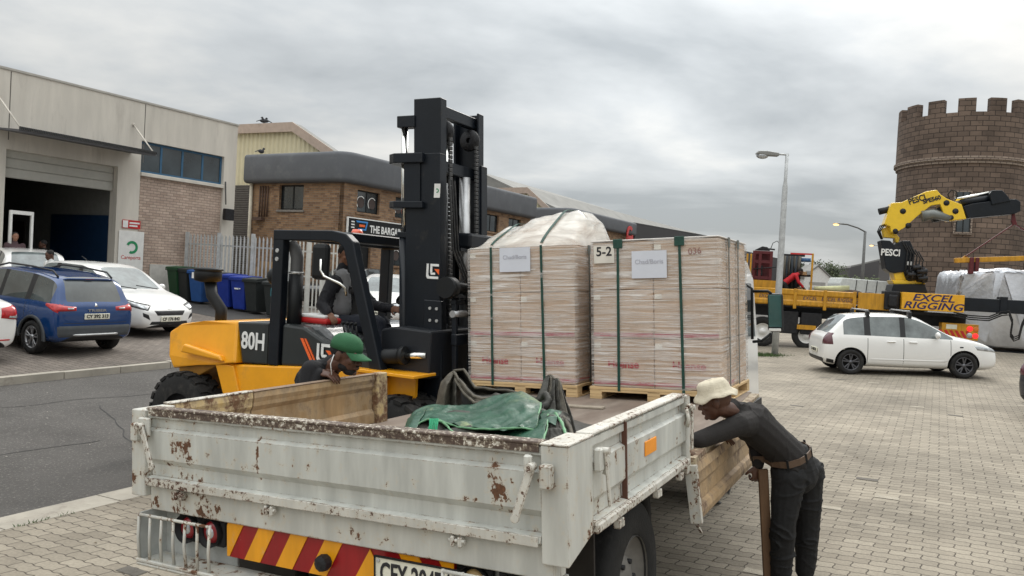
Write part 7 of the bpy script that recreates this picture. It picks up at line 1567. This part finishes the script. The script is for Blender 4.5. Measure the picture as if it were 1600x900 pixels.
for x in (.04, .12):
    for z in (1.78, 1.90): mb = MB(); p0 = mxx((x, -.612, z)); mb.tube([p0, (p0[0], -.60, p0[2])], .016, 10); mb.build('bolt', BOLT, FK)
logo(FK, Vector(mxx((.05, -.568, 2.27))), .15, up=(-.06, 0, 1))
mb = MB(); p0 = mxx((.10, -.568, 3.08)); mb.box((p0[0]-.035, -.570, p0[2]-.07), (p0[0]+.035, -.566, p0[2]+.07)); sk_ = mb.build('warning_sticker', WHT2, FK); mb = MB(); mb.lathe([(.012, 0), (.022, 0), (.022, .002), (.012, .002)], (p0[0], -.571, p0[2]), (0, -1, 0), 14, .5, 4.5, False); mb.build('hook_symbol', mat('logo_green', (.02, .25, .10), .5), sk_)
# carriage and load backrest, forks under the left load
mb = MB(); mbox(mb, (.27, -.58, 1.55), (.33, .58, 1.66)); mbox(mb, (.27, -.58, 1.0), (.33, .58, 1.10)); mbox(mb, (.27, -.58, 1.95), (.32, .58, 2.0))
for y in (-.57, -.2, .2, .53): mbox(mb, (.27, y, 1.0), (.32, y+.05, 2.0))
mb.build('fork_carriage', BLK, FK)
mb = MB(); mb.tube([mxx((.28, -.66, 2.12)), mxx((.30, -.18, 2.12))], .06, 16); mb.tube([mxx((.28, -.70, 2.12)), mxx((.28, -.58, 2.12))], .105, 20); mb.tube([mxx((.30, -.30, 2.12)), mxx((.30, -.16, 2.12))], .09, 14); mb.build('side_shift_cylinder', BLK2, FK)
mb = MB(); mb.tube([mxx((.30, -.60, 1.86)), mxx((.30, -.1, 1.86))], .035, 12); mb.build('carriage_rod', STEEL, FK)
mb = MB()
for k in range(3): mb.tube([mxx((.2, -.5+.05*k, 3.2)), mxx((.22, -.46+.05*k, 2.5)), mxx((.32, -.40+.05*k, 2.2)), mxx((.33, -.3, 1.7))], .012, 6)
mb.build('hydraulic_hose', RUB, FK)
zfk = (TW((-2.0, 3.9, -.30)).z-FO_.z)
for y in (-.33, .33): mb = MB(); mb.box((.33, y-.07, zfk+.005), (.38, y+.07, 1.7)); mb.box((.38, y-.07, zfk+.005), (1.45, y+.07, zfk+.035)); mb.build('fork', BLK, FK)
o = thing('tool_bag', 'small red and white bag resting on the forklift engine cover', 'bag', FO_+Matrix.Rotation(FYAW, 3, 'Z')@Vector((-1.42, -.62, 1.64)), FYAW); mb = MB(); mb.box((-.20, -.13, 0), (.20, .13, .065), .025); mb.build('base', RED, o); mb = MB(); mb.box((-.19, -.12, .06), (.17, .12, .10), .02); mb.build('flap', LET, o)
mb = MB(); mb.tube([(-.2, 0, .05), (-.28, -.05, .02), (-.34, -.02, -.02)], .012, 6); mb.build('strap', BLK2, o)
# ------------------------------------------------------------------ people
def capsule(bm, p0, r0, p1, r1, n=14, flat=None):
    p0 = Vector(p0); p1 = Vector(p1); d = p1-p0; L = d.length
    if L < 1e-5: d = Vector((0, 0, 1)); L = 1e-5
    d.normalize(); x = d.orthogonal().normalized()
    if flat: x = (Vector(flat[0])-d*d.dot(Vector(flat[0]))).normalized()
    y = d.cross(x); fx_ = flat[1] if flat else 1; rings = []
    for i in range(5): a = -math.pi/2+math.pi/2*i/4; rings.append((p0+d*r0*math.sin(a), max(r0*math.cos(a), 1e-4)))
    for i in range(5): a = math.pi/2*i/4; rings.append((p1+d*r1*math.sin(a), max(r1*math.cos(a), 1e-4)))
    vv = [[bm.verts.new(c+(x*math.cos(2*math.pi*k/n)*fx_+y*math.sin(2*math.pi*k/n))*r) for k in range(n)] for c, r in rings]
    for a, b in zip(vv, vv[1:]):
        for k in range(n): bm.faces.new((a[k], a[(k+1) % n], b[(k+1) % n], b[k]))
    bm.faces.new(vv[0][::-1]); bm.faces.new(vv[-1])
def ellips(bm, c, ax, r):
    b = bmesh.new(); bmesh.ops.create_icosphere(b, subdivisions=3, radius=1); M = Matrix(ax).transposed(); b.verts.index_update()
    vs = [bm.verts.new(Vector(c)+M@Vector((v.co.x*r[0], v.co.y*r[1], v.co.z*r[2]))) for v in b.verts]
    for f in b.faces: bm.faces.new([vs[v.index] for v in f.verts])
    b.free()
def blob(name, prims, vox, mt, par, org, sm=4, fold=None):
    bm = bmesh.new(); org = Vector(org)
    for p in prims:
        if p[0] == 'c': capsule(bm, Vector(p[1])-org, p[2], Vector(p[3])-org, p[4], flat=p[5] if len(p) > 5 else None)
        else: ellips(bm, Vector(p[1])-org, p[2], p[3])
    bmesh.ops.recalc_face_normals(bm, faces=bm.faces); me = bpy.data.meshes.new(name); bm.to_mesh(me); bm.free()
    t = bpy.data.objects.new('t', me); C.objects.link(t); r = t.modifiers.new('r', 'REMESH'); r.mode = 'VOXEL'; r.voxel_size = vox; r.adaptivity = 0
    s = t.modifiers.new('s', 'SMOOTH'); s.factor = .5; s.iterations = sm
    m2 = evalmesh(t); bpy.data.objects.remove(t)
    if fold:
        amp, fr, st = fold
        m2.calc_loop_triangles(); nrm = [v.normal.copy() for v in m2.vertices]
        for v, n_ in zip(m2.vertices, nrm):
            q = Vector((v.co.x*st[0], v.co.y*st[1], v.co.z*st[2]))*fr; w_ = max(0, 1-abs(mnoise.noise(q+Vector((0, 0, .6*mnoise.noise(q*.5))))) *5)**1.5; lo_ = mnoise.noise(q*.45+Vector((7, 1, 3))); v.co += n_*(amp*.9*w_*max(0, .5+lo_*1.6)+amp*.5*lo_+amp*.12*mnoise.noise(q*3.3))
    for p in m2.polygons: p.use_smooth = True
    m2.materials.clear(); m2.materials.append(mt); m2.name = name
    o = bpy.data.objects.new(name, m2); C.objects.link(o); o.parent = par; return o
def hand(pr, wrist, d, nrm, curl=.5, side=1, s=1.0, spread=1.0):
    """palm along d, nrm points out of the back of the hand; thumb on the side*cross side"""
    d = Vector(d).normalized(); nrm = Vector(nrm); nrm = (nrm-d*nrm.dot(d)).normalized(); x = d.cross(nrm)*side; w_ = Vector(wrist)
    pr.append(('e', w_+d*.045*s, (d, x, nrm), (.052*s, .040*s, .016*s)))
    pr.append(('c', w_-d*.02*s, .024*s, w_+d*.02*s, .023*s))
    for i, (off, L, r) in enumerate(((-.028, .066, .0078), (-.0095, .078, .0085), (.0095, .073, .0085), (.028, .062, .008))):
        off = -off; p = w_+d*.082*s+x*off*s; dd = (d+x*off*3*spread).normalized(); a = 0; L *= s
        pr.append(('c', w_+d*.045*s+x*off*.8*s, r*1.25*s, p, r*1.1*s))
        for k, f in enumerate((.45, .31, .24)):
            a += curl*(.75, .95, .6)[k]*(1+.12*(1.5-i)); q = p+(dd*math.cos(a)-nrm*math.sin(a))*L*f; pr.append(('c', p, r*(1.05-.08*k)*s, q, r*(.97-.1*k)*s)); p = q
    p = w_+d*.022*s+x*.034*s; q = p+(d*.7+x*.75-nrm*.3).normalized()*.036*s; pr.append(('c', w_+d*.01*s+x*.015*s, .015*s, q, .0115*s)); q2 = q+(d*.95+x*.15-nrm*.45*curl*2).normalized()*.028*s; pr.append(('c', q, .0105*s, q2, .0085*s))
def head(pr, c, F, U, s=1.0):
    F = Vector(F).normalized(); U = Vector(U); U = (U-F*U.dot(F)).normalized(); S = F.cross(U); c = Vector(c); X = (F, S, U)
    P_ = lambda f, a, u: c+(F*f+S*a+U*u)*s
    E_ = lambda f, a, u, r: pr.append(('e', P_(f, a, u), X, tuple(q*s for q in r)))
    K_ = lambda a, ra, b, rb: pr.append(('c', P_(*a), ra*s, P_(*b), rb*s))
    E_(-.005, 0, .030, (.098, .076, .092)); E_(.030, 0, -.025, (.064, .062, .078)); E_(.045, 0, -.082, (.038, .040, .030)); E_(.060, 0, -.030, (.038, .050, .060))
    K_((.086, 0, .018), .009, (.112, 0, -.022), .014); E_(.098, .014, -.026, (.012, .010, .009)); E_(.098, -.014, -.026, (.012, .010, .009))
    K_((.078, .042, .036), .012, (.090, 0, .032), .012); K_((.078, -.042, .036), .012, (.090, 0, .032), .012)
    for a in (.042, -.042): E_(.068, a, -.016, (.020, .022, .022))
    E_(.098, 0, -.050, (.012, .026, .0065)); E_(.095, 0, -.060, (.012, .023, .0075)); E_(.088, 0, -.088, (.014, .020, .014))
    for a in (.077, -.077): E_(-.012, a, .0, (.020, .010, .034)); 
    return P_, X
def eyes(par, P_, org, s=1):
    for a in (.030, -.030):
        mb = MB(org); mb.sph(P_(.081, a, .010), .0125*s, 8); e_ = mb.build('eye', mat('eye_white', (.6, .58, .55), .2), par); mb = MB(org); mb.sph(P_(.0885, a, .010), .0062*s, 6); mb.build('iris', mat('iris_brown', (.02, .01, .008), .2), e_)
def mid(a, b, t=.5): return Vector(a)*(1-t)+Vector(b)*t
def person(label, J, shirt, trouser, skin=SKIN, vox=.006, group=None, hair=True, shoe=BLK2, sleeve=1.0, s=1.0, hands=None, facedir=(0, -1, 0), up=(0, 0, 1), fold=.006, beard=False, tr_r=1.0, sh_r=1.0):
    org = Vector(J['foot']); o = thing('person', label, 'person', org, 0, group)
    pr = []; P_, X = head(pr, J['head'], facedir, up, s)
    pr.append(('c', P_(-.02, 0, -.05), .052*s, J['neck'], .060*s))
    ch, pe = Vector(J['chest']), Vector(J['pelvis']); md = mid(ch, pe) if 'waist' not in J else Vector(J['waist'])
    pr += [('c', J['neck'], .06*s, ch, .10*s), ('c', ch, .11*s, md, .10*s), ('c', md, .10*s, pe, .11*s)]
    for q in 'LR':
        sh, el_, wr = J['sh'+q], J['el'+q], J['wr'+q]; pr += [('c', mid(ch, sh, .3), .07*s, sh, .050*s), ('c', sh, .046*s, el_, .036*s), ('c', el_, .036*s, wr, .024*s)]
        hp, kn, an = J['hip'+q], J['kn'+q], J['an'+q]; pr += [('c', hp, .085*s, kn, .055*s), ('c', kn, .052*s, an, .036*s), ('c', pe, .10*s, hp, .085*s), ('c', an, .036*s, Vector(an)+Vector((0, 0, -.04)), .034*s)]
        h = (hands or {}).get(q)
        if h: hand(pr, wr, h[0], h[1], h[2], h[3], s)
        else: hand(pr, wr, Vector(wr)-Vector(el_), (0, -1, .3), .5, 1, s)
    b = blob('body', pr, vox, skin, o, org, 3)
    if vox < .009: eyes(b, P_, org, s)
    k = s*sh_r; shd = (Vector(J['shL'])-Vector(J['shR'])).normalized()
    sp = [('c', mid(J['neck'], J['head'], .24), .066*k, mid(J['neck'], ch, .3), .09*k), ('c', mid(J['neck'], ch, .15), .075*k, ch, .135*k), ('c', ch, .125*k, md, .115*k, (shd, 1.25)), ('c', md, .115*k, mid(md, pe, .8), .125*k, (shd, 1.25))]
    for q in 'LR':
        sh, el_, wr = J['sh'+q], J['el'+q], J['wr'+q]; sp += [('c', mid(ch, sh, .2), .10*k, sh, .070*k), ('c', sh, .070*k, el_, .055*k)]
        if sleeve > .5: sp += [('c', el_, .055*k, mid(el_, wr, min(.93, sleeve)), .040*k)]
    shm = blob('shirt', sp, vox*1.35, shirt, o, org, 4, (fold, 9, (1.3, 1, 1.0)))
    tp = [('c', pe, .135*s*tr_r, mid(J['hipL'], J['hipR']), .13*s*tr_r, (shd, 1.12))]
    for q in 'LR':
        hp, kn, an = J['hip'+q], J['kn'+q], J['an'+q]; tp += [('c', mid(pe, hp, .6), .118*s*tr_r, hp, .118*s*tr_r), ('c', hp, .115*s*tr_r, kn, .083*s*tr_r), ('c', kn, .083*s*tr_r, mid(kn, an, .92), .066*s*tr_r)]
    blob('trousers', tp, vox*1.35, trouser, o, org, 4, (fold*1.1, 9, (.8, .8, 1.8)))
    for q in 'LR':
        an = Vector(J['an'+q]); td = Vector(J.get('toe', (0, -1, 0))).normalized(); blob('shoe', [('c', an+Vector((0, 0, -.03)), .047*s, an-td*.04+Vector((0, 0, -.06)), .042*s), ('e', an+td*.07+Vector((0, 0, -.055)), (td, td.cross(Vector((0, 0, 1))), Vector((0, 0, 1))), (.12*s, .048*s, .038*s))], vox*1.3, shoe, o, org, 2)
    if hair:
        hp_ = [('e', P_(-.018, 0, .045), X, (.095*s, .081*s, .088*s))]; blob('hair', hp_, vox, HAIR, o, org, 1, (.003, 60, (1, 1, 1)))
    if beard: blob('beard', [('e', P_(.055, 0, -.082), X, (.042*s, .045*s, .027*s)), ('e', P_(.022, 0, -.060), X, (.050*s, .064*s, .036*s)), ('e', P_(.098, 0, -.041), X, (.008*s, .024*s, .005*s))], vox*.7, HAIR, o, org, 1, (.0015, 80, (1, 1, 1)))
    return o, P_, X, org
SHB = mat('brown_black_shirt', (.014, .0115, .0105), .85, var=.15, bump=.3, bscale=260); TRB = mat('black_trousers', (.006, .006, .0065), .8, var=.3, bump=.25, bscale=200, col2=(.022, .022, .022), fac2=(.6, .85), s2=6)
A = atD
# --- the leaning man ---
zf = gxy(2.1, 5.0)
JA = dict(head=A(1119, 627, 4.72), neck=A(1150, 645, 4.86), chest=A(1174, 660, 4.92), waist=A(1212, 693, 4.98), pelvis=A(1240, 722, 5.02),
          shL=A(1156, 664, 4.72), elL=A(1092, 688, 4.58), wrL=A(1116, 682, 4.80), shR=A(1160, 648, 5.08), elR=A(1184, 700, 5.12), wrR=A(1184, 728, 5.02),
          hipL=A(1232, 742, 4.95), knL=A(1224, 815, 4.92), hipR=A(1260, 738, 5.10), knR=A(1262, 815, 5.12))
aL = A(1221, 886, 4.97); aR = A(1258, 884, 5.15); aL.z = gxy(aL.x, aL.y)+.095; aR.z = gxy(aR.x, aR.y)+.095
JA.update(anL=aL, anR=aR, foot=Vector(((aL.x+aR.x)/2, (aL.y+aR.y)/2, gxy(aL.x, aL.y))), toe=(-.93, -.1, 0))
fdA = Vector((-.86, .42, -.34)); upA = Vector((-.30, .05, .95))
pA_, PA, XA, oA = person('man in cream bucket hat bending over the open truck side, holding a plank', JA, SHB, TRB, vox=.005, hair=False, facedir=fdA, up=upA, hands={'L': ((.95, .35, -.15), (0, .1, 1), .35, -1), 'R': ((-.05, -.02, -1), (.3, -1, 0), 1.1, 1)}, fold=.010, tr_r=.98)
BEL = mat('brown_belt', (.095, .058, .036), .55, bump=.2, bscale=80); wc = A(1243.5, 706.5, 5.0); bx = (A(1272, 698, 5.02)-A(1215, 715, 4.98)).normalized(); bd = (Vector(JA['pelvis'])-Vector(JA['waist'])).normalized(); by = bx.cross(bd).normalized()
def cloth_bvh(root, org):
    b_ = bmesh.new()
    for ch in root.children:
        if ch.name.split('.')[0] in ('shirt', 'trousers'): b_.from_mesh(ch.data)
    t = BVHTree.FromBMesh(b_); b_.free(); return t
bd2 = by.cross(bx); tr_ = cloth_bvh(pA_, oA); ring_ = []
for i in range(49):
    t = 2*math.pi*i/48; d_ = (bx*math.cos(t)+by*math.sin(t)); h_ = tr_.ray_cast(wc+d_*.5-oA, -d_); ring_.append((h_[0]+oA+d_*.005) if h_[0] else wc+d_*.14)
mb = MB(oA)
for a, b in zip(ring_, ring_[1:]): mb.bar(a, b+(b-a)*.2, .007, .044, up=bd2)
mb.build('belt', BEL, pA_)
for i in (4, 13, 22, 30, 36, 43): q = ring_[i]; o_ = (q-wc).normalized(); mb = MB(oA); mb.bar(q-bd2*.036+o_*.005, q+bd2*.036+o_*.005, .014, .006, up=o_); mb.build('belt_loop', TRB, pA_)
HATM = mat('cream_hat_cloth', (.58, .52, .40), .85, var=.10, scale=14, bump=.35, bscale=90)
def bucket_hat(par, P_, X, org, s):
    F, S, U = X; mb = MB(org); c0_ = P_(-.005, 0, .060); n = 56; prof = [(.001, .076), (.042, .077), (.074, .070), (.086, .056), (.092, .028), (.095, .006), (.111, -.012), (.128, -.028), (.126, -.033), (.109, -.018), (.093, .0), (.089, .025)]
    vs = []; 
    for i in range(n):
        a = 2*math.pi*i/n
        for (r, h) in prof:
            wv = .010*math.sin(3*a+1)+.006*math.sin(7*a) if r > .10 else 0; dn = .005*mnoise.noise(Vector((math.cos(a)*3, math.sin(a)*3, h*30)))
            vs.append(c0_+(F*math.cos(a)*(r+dn)*1.08+S*math.sin(a)*(r+dn)+U*(h*1.0+wv+dn))*s)
    k = len(prof); mb.poly(vs, [(i*k+j, ((i+1) % n)*k+j, ((i+1) % n)*k+j+1, i*k+j+1) for i in range(n) for j in range(k-1)], True); mb.build('bucket_hat', HATM, par)
bucket_hat(pA_, PA, XA, oA, 1.0)
ph_ = Vector(JA['wrR'])+Vector((-.01, -.02, -.03)); pb = A(1205, 882, 5.0); pb.z = gxy(pb.x, pb.y)
o = thing('wooden_plank', 'brown wooden plank standing upright in the leaning man\'s hand', 'plank', pb); mb = MB(pb); top = A(1192, 733, 4.99); mb.bar(pb, top, .062, .028, up=(0, -1, 0), bev=.003); mb.build('plank', mat('brown_plank', (.15, .085, .045), .7, var=.25, stretch=(1, 1, .2), scale=12, bump=.3, bscale=30), o)
# --- man in the green cap behind the left gate ---
hC = A(540, 556, 5.22)
JB = dict(head=hC, neck=A(511, 576, 5.34), chest=A(494, 597, 5.42), pelvis=A(470, 700, 5.70), shL=A(502, 578, 5.58), elL=A(500, 650, 5.75), wrL=A(490, 700, 5.7), shR=A(487, 579, 5.25), elR=A(474, 634, 5.16), wrR=A(503, 596, 5.08), hipL=A(480, 712, 5.75), knL=A(482, 780, 5.72), hipR=A(462, 712, 5.65), knR=A(462, 780, 5.62))
aL = A(470, 830, 5.8); aR = A(452, 830, 5.65); aL.z = gxy(aL.x, aL.y)+.095; aR.z = gxy(aR.x, aR.y)+.095; JB.update(anL=aL, anR=aR, foot=Vector((aL.x, aL.y, gxy(aL.x, aL.y))), toe=(.9, -.4, 0))
JB['knL'] = mid(JB['hipL'], aL); JB['knR'] = mid(JB['hipR'], aR)
gt = TW((-2.125, TL(519, 592, 0, -2.125).y, .01))
JB['wrR'] = gt+Vector((-.085, .03, .035))
fdB = Vector((.93, -.28, -.20)); upB = Vector((.18, 0, 1))
pB_, PB, XB, oB = person('man in green cap leaning on the rusty left truck gate, hand over its edge', JB, mat('black_shirt', (.008, .0075, .009), .85, var=.15, bump=.3, bscale=260), TRB, vox=.005, facedir=fdB, up=upB, beard=True, s=1.10, hands={'R': ((.86, -.45, -.05), (-.2, -.2, 1), .55, -1)}, fold=.006)
CAPM = mat('green_cap_cloth', (.022, .105, .042), .8, var=.12, scale=12, bump=.25, bscale=160)
F, S, U = XB; mb = MB(oB); n = 40; prof = [(0, .104), (.03, .101), (.058, .088), (.078, .066), (.087, .035), (.088, .0), (.084, .0)]; vs = []; c0_ = PB(-.008, 0, .038)
for i in range(n):
    a = 2*math.pi*i/n
    for r, h in prof: vs.append(c0_+(F*math.cos(a)*r*1.22+S*math.sin(a)*r*1.0+U*h*1.0)*1.10)
k = len(prof); mb.poly(vs, [(i*k+j, ((i+1) % n)*k+j, ((i+1) % n)*k+j+1, i*k+j+1) for i in range(n) for j in range(k-1)], True); cp = mb.build('cap', CAPM, pB_)
mb = MB(oB); vs = []; na, nr = 16, 6
for lay in (0, -.005):
    for i in range(na+1):
        a = -1.15+2.3*i/na
        for j in range(nr+1):
            r = j/nr; f = .086*1.22*math.cos(a)*.98+r*.082*math.cos(a*.75); sd_ = .086*math.sin(a)*(1-.08*r); vs.append(c0_+(F*f+S*sd_+U*(.006-.022*r-.020*(math.sin(a)**2)*(.3+r)+lay))*1.10)
k = (na+1)*(nr+1); fs = [(i*(nr+1)+j, (i+1)*(nr+1)+j, (i+1)*(nr+1)+j+1, i*(nr+1)+j+1) for i in range(na) for j in range(nr)]
mb.poly(vs, fs+[tuple(k+q for q in f[::-1]) for f in fs]+[(i*(nr+1)+nr, (i+1)*(nr+1)+nr, k+(i+1)*(nr+1)+nr, k+i*(nr+1)+nr) for i in range(na)], True); mb.build('visor', CAPM, cp)
mb = MB(oB); mb.sph(c0_+U*.115, .008, 6); mb.build('cap_button', CAPM, cp)
mb = MB(oB); mb.tube([PB(-.035, .085, .0), PB(-.04, .088, -.06), PB(-.02, .075, -.125)], .0035, 6); mb.build('cord', LET, pB_)
# --- forklift driver ---
Mf = Matrix.Rotation(FYAW, 3, 'Z')
def FL(x, y, z): return FO_+Mf@Vector((x, y, z))
def fpl(u, v, y):
    d = Mf.transposed()@ray(u, v); o_ = Mf.transposed()@(CAM-FO_); t = (y-o_.y)/d.y; q = o_+d*t; return FL(q.x, y, q.z)
JD = dict(head=fpl(540, 400, -.22), neck=fpl(536, 425, -.24), chest=fpl(534, 447, -.24), pelvis=fpl(527, 503, -.24), shR=fpl(520, 441, -.44), elR=fpl(503, 476, -.60), wrR=fpl(513, 489, -.66), shL=fpl(549, 441, -.04), elL=fpl(585, 478, -.02), wrL=fpl(612, 482, -.10), hipR=fpl(535, 508, -.34), knR=fpl(590, 505, -.36), hipL=fpl(540, 508, -.12), knL=fpl(597, 505, -.10), anR=fpl(603, 556, -.36), anL=fpl(612, 556, -.10))
JD['foot'] = FL(-1.1, -.22, 1.45); JD['toe'] = Mf@Vector((1, 0, 0))
pD_, PD, XD, oD = person('forklift driver in black jacket over grey hoodie, sitting behind the front post', JD, mat('black_jacket', (.014, .014, .018), .75, var=.2, bump=.4, bscale=60), mat('navy_trousers', (.01, .013, .022), .8), skin=SKINB, vox=.007, facedir=Mf@Vector((.9, -.35, -.1)), hands={'R': (Mf@Vector((.75, .0, -.65)), Mf@Vector((.3, -.6, .7)), .45, 1)}, fold=.012, sh_r=1.12)
og_ = oD; mb = []
hd_ = [('c', mid(JD['neck'], JD['chest'], .3)+Mf@Vector((.05, -.05, 0)), .085, mid(JD['chest'], JD['pelvis'], .6)+Mf@Vector((.07, -.05, 0)), .115)]
blob('hoodie', hd_+[('e', JD['neck']+Mf@Vector((-.03, 0, -.01)), ((1, 0, 0), (0, 1, 0), (0, 0, 1)), (.085, .085, .05))], .008, mat('grey_hoodie', (.24, .24, .245), .9, bump=.3, bscale=120), pD_, oD, 3, (.006, 9, (1, 1, 2)))
q = fpl(549, 454, -.40); lettering('GA', .11, LETB, pD_, frame(q-oD, Mf@Vector((.8, -.5, 0)), (0, 0, 1)), bold=.006, ext=.008)
# --- people by the warehouse and on the crane truck ---
def standing(label, u, v, D, shirt, trouser, skin, face, z0=None, h=1.72, hat=None, bend=0, yawdir=None, group=None, arms=None):
    hc = A(u, v, D); zg = gxy(hc.x, hc.y) if z0 is None else z0; s = h/1.75; F = Vector(face).normalized(); S_ = Vector((-F.y, F.x, 0)).normalized(); f2 = Vector((F.x, F.y, 0)).normalized()
    b = Vector((hc.x, hc.y, zg)); top = hc.z-zg; k = top/1.64
    pt = lambda f, a, z: b+f2*f+S_*a+Vector((0, 0, z*k))
    J = dict(head=hc, neck=pt(-.03, 0, 1.47), chest=pt(-.02, 0, 1.28), pelvis=pt(-.02-bend, 0, .98), foot=b, toe=f2)
    for q, a in (('L', 1), ('R', -1)):
        J['sh'+q] = pt(-.02, .18*a, 1.42); J['el'+q] = pt(-.03, .25*a, 1.14); J['wr'+q] = pt(.06, .23*a, .90); J['hip'+q] = pt(-.02-bend, .09*a, .92); J['kn'+q] = pt(.0-bend*.5, .10*a, .50); J['an'+q] = pt(-.03, .10*a, .09)
        J['an'+q].z = zg+.09
    return person(label, J, shirt, trouser, skin, vox=.014, facedir=F, group=group, fold=.004)
standing('man in dark maroon shirt standing in the warehouse doorway by the white frame', 24, 370, 20.6, mat('maroon_shirt', (.07, .04, .045), .8), TRB, SKINB, (.6, -.6, -.1))
standing('man in white hooded top bending between white car and blue SUV roof', 78, 399, 18.3, mat('white_hoodie', (.62, .62, .60), .85), TRB, SKIN, (-.55, -.75, -.35))
standing('man in black standing in the dim warehouse behind the white hooded man', 67, 382, 21.6, SHB, TRB, SKIN, (-.7, -.5, -.1))
RDT = mat('red_top', (.45, .012, .02), .7)
c1 = c0+Matrix.Rotation(CYAW, 3, 'Z')@Vector((ctl(1240, 430, .55).x, .60, zb_+.13)); fw2 = Matrix.Rotation(CYAW, 3, 'Z'); Q = lambda x, y, z: c1+fw2@Vector((x, y, z))
JR = dict(head=Q(.22, .1, 1.02), neck=Q(.14, .1, .93), chest=Q(.02, .1, .86), pelvis=Q(-.28, .1, .60), foot=c1, toe=fw2@Vector((1, 0, 0)), shL=Q(.08, .25, .88), elL=Q(.2, .28, .66), wrL=Q(.35, .2, .5), shR=Q(.08, -.06, .88), elR=Q(.18, -.1, .64), wrR=Q(.33, -.02, .48), hipL=Q(-.28, .19, .56), knL=Q(-.18, .2, .32), anL=Q(-.25, .2, .09), hipR=Q(-.28, .02, .56), knR=Q(-.16, .0, .32), anR=Q(-.23, 0, .09))
person('man in red top bending over the tool rack on the yellow truck', JR, RDT, TRB, SKIN, vox=.016, facedir=fw2@Vector((.8, 0, -.5)), s=.9, fold=.004)
# ------------------------------------------------------------------ grit, leaves and weeds on the ground
rd = random.Random(21)
def scatter(name, mt, pts, size, flat=True):
    mb = MB()
    for p in pts:
        s = size*rd.uniform(.5, 1.4); a = rd.uniform(0, 6.28); z = gxy(p.x, p.y)+.009; t = rd.uniform(-.3, .3); k = rd.randint(4, 6)
        vs = [(p.x+s*math.cos(a+6.28*i/k)*rd.uniform(.6, 1.1), p.y+s*math.sin(a+6.28*i/k)*rd.uniform(.4, .8), z+s*.35*math.cos(6.28*i/k)*t) for i in range(k)]
        top = (p.x, p.y, z+s*.35); mb.poly(vs+[top], [(i, (i+1) % k, k) for i in range(k)])
    return mb.build(name, mt, kind='stuff', recalc=False)
PT = []
while len(PT) < 420:
    s = rd.uniform(2, 26); n = rd.uniform(-9, 6.2); PT.append(P(s, n))
scatter('leaf_litter', mat('dry_leaves', (.10, .075, .045), .9, var=.5, scale=3), PT, .016)
scatter('grit', mat('pale_grit', (.30, .28, .24), .9, var=.3, scale=3), [P(rd.uniform(1, 18), K1+abs(rd.gauss(0, .35))+.02) for i in range(500)]+[P(rd.uniform(1, 18), K1+rd.uniform(.1, 5.2)) for i in range(500)], .010)
# sealed cracks in the asphalt and a patched strip
mb = MB()
for (s0, n0, s1, n1) in ((3.5, 11.2, 9.5, 10.4), (5.5, 7.6, 6.6, 10.3), (9, 8.4, 14, 9.5), (2.5, 9.0, 5.6, 8.7)):
    pr = None; k = 26
    for i in range(k+1):
        t = i/k; s = s0+(s1-s0)*t+.06*mnoise.noise(Vector((t*9, s0, 1))); n = n0+(n1-n0)*t+.12*mnoise.noise(Vector((t*7, n0, 4))); w_ = .006+.006*abs(mnoise.noise(Vector((t*14, 2, n0)))); d = Vector((s1-s0, n1-n0)).normalized()
        a = P(s-d.y*w_, n+d.x*w_); b = P(s+d.y*w_, n-d.x*w_); a.z = gnd(s, n)+.004; b.z = gnd(s, n)+.004
        if pr: mb.poly([pr[0], pr[1], b, a], [(0, 1, 2, 3)])
        pr = (a, b)
mb.build('road_cracks', mat('tar_seal', (.028, .026, .025), .7), kind='structure')
# a few odd dark and pale paving blocks, oil stains
for nm, mt_, cnt in (('stained_pavers', mat('stained_paver', (.125, .112, .095), .9, var=.25, scale=9, bump=.4, bscale=70), 34), ('new_pavers', mat('new_paver', (.37, .33, .265), .9, var=.15, scale=9, bump=.4, bscale=70), 16)):
    mb = MB()
    for i in range(cnt):
        r = rd.randint(8, 190); c = rd.randint(-26, 36); v = r*.112; u = -c*.225-(.1125 if r % 2 else 0)      # u = -n, v = s
        s0, n0 = v+.006, -u-.219+.0; s1, n1 = v+.106, -u-.006
        if not (-8 < n0 < 6.1): continue
        q = [P(s, n) for s, n in ((s0, n0), (s1, n0), (s1, n1), (s0, n1))]
        for k_ in q: k_.z = gxy(k_.x, k_.y)+.004
        mb.poly(q, [(0, 1, 2, 3)])
    mb.build(nm, mt_, kind='structure')
mb = MB(); rd = random.Random(4)
for i in range(520):
    s = rd.choice((rd.uniform(1, 14), rd.uniform(1, 7))); n = K1-.36+rd.gauss(0, .02); p = P(s, n); z = gnd(s, n)+.005; h = rd.uniform(.01, .035); a = rd.uniform(0, 3.14)
    if mnoise.noise(Vector((s*1.5, 0, 0))) < .05: continue
    mb.poly([(p.x-.006*math.cos(a), p.y-.006*math.sin(a), z), (p.x+.006*math.cos(a), p.y+.006*math.sin(a), z), (p.x+rd.uniform(-.02, .02), p.y+rd.uniform(-.02, .02), z+h)], [(0, 1, 2)])
mb.build('weeds', MATS['weeds'], kind='stuff', recalc=False)
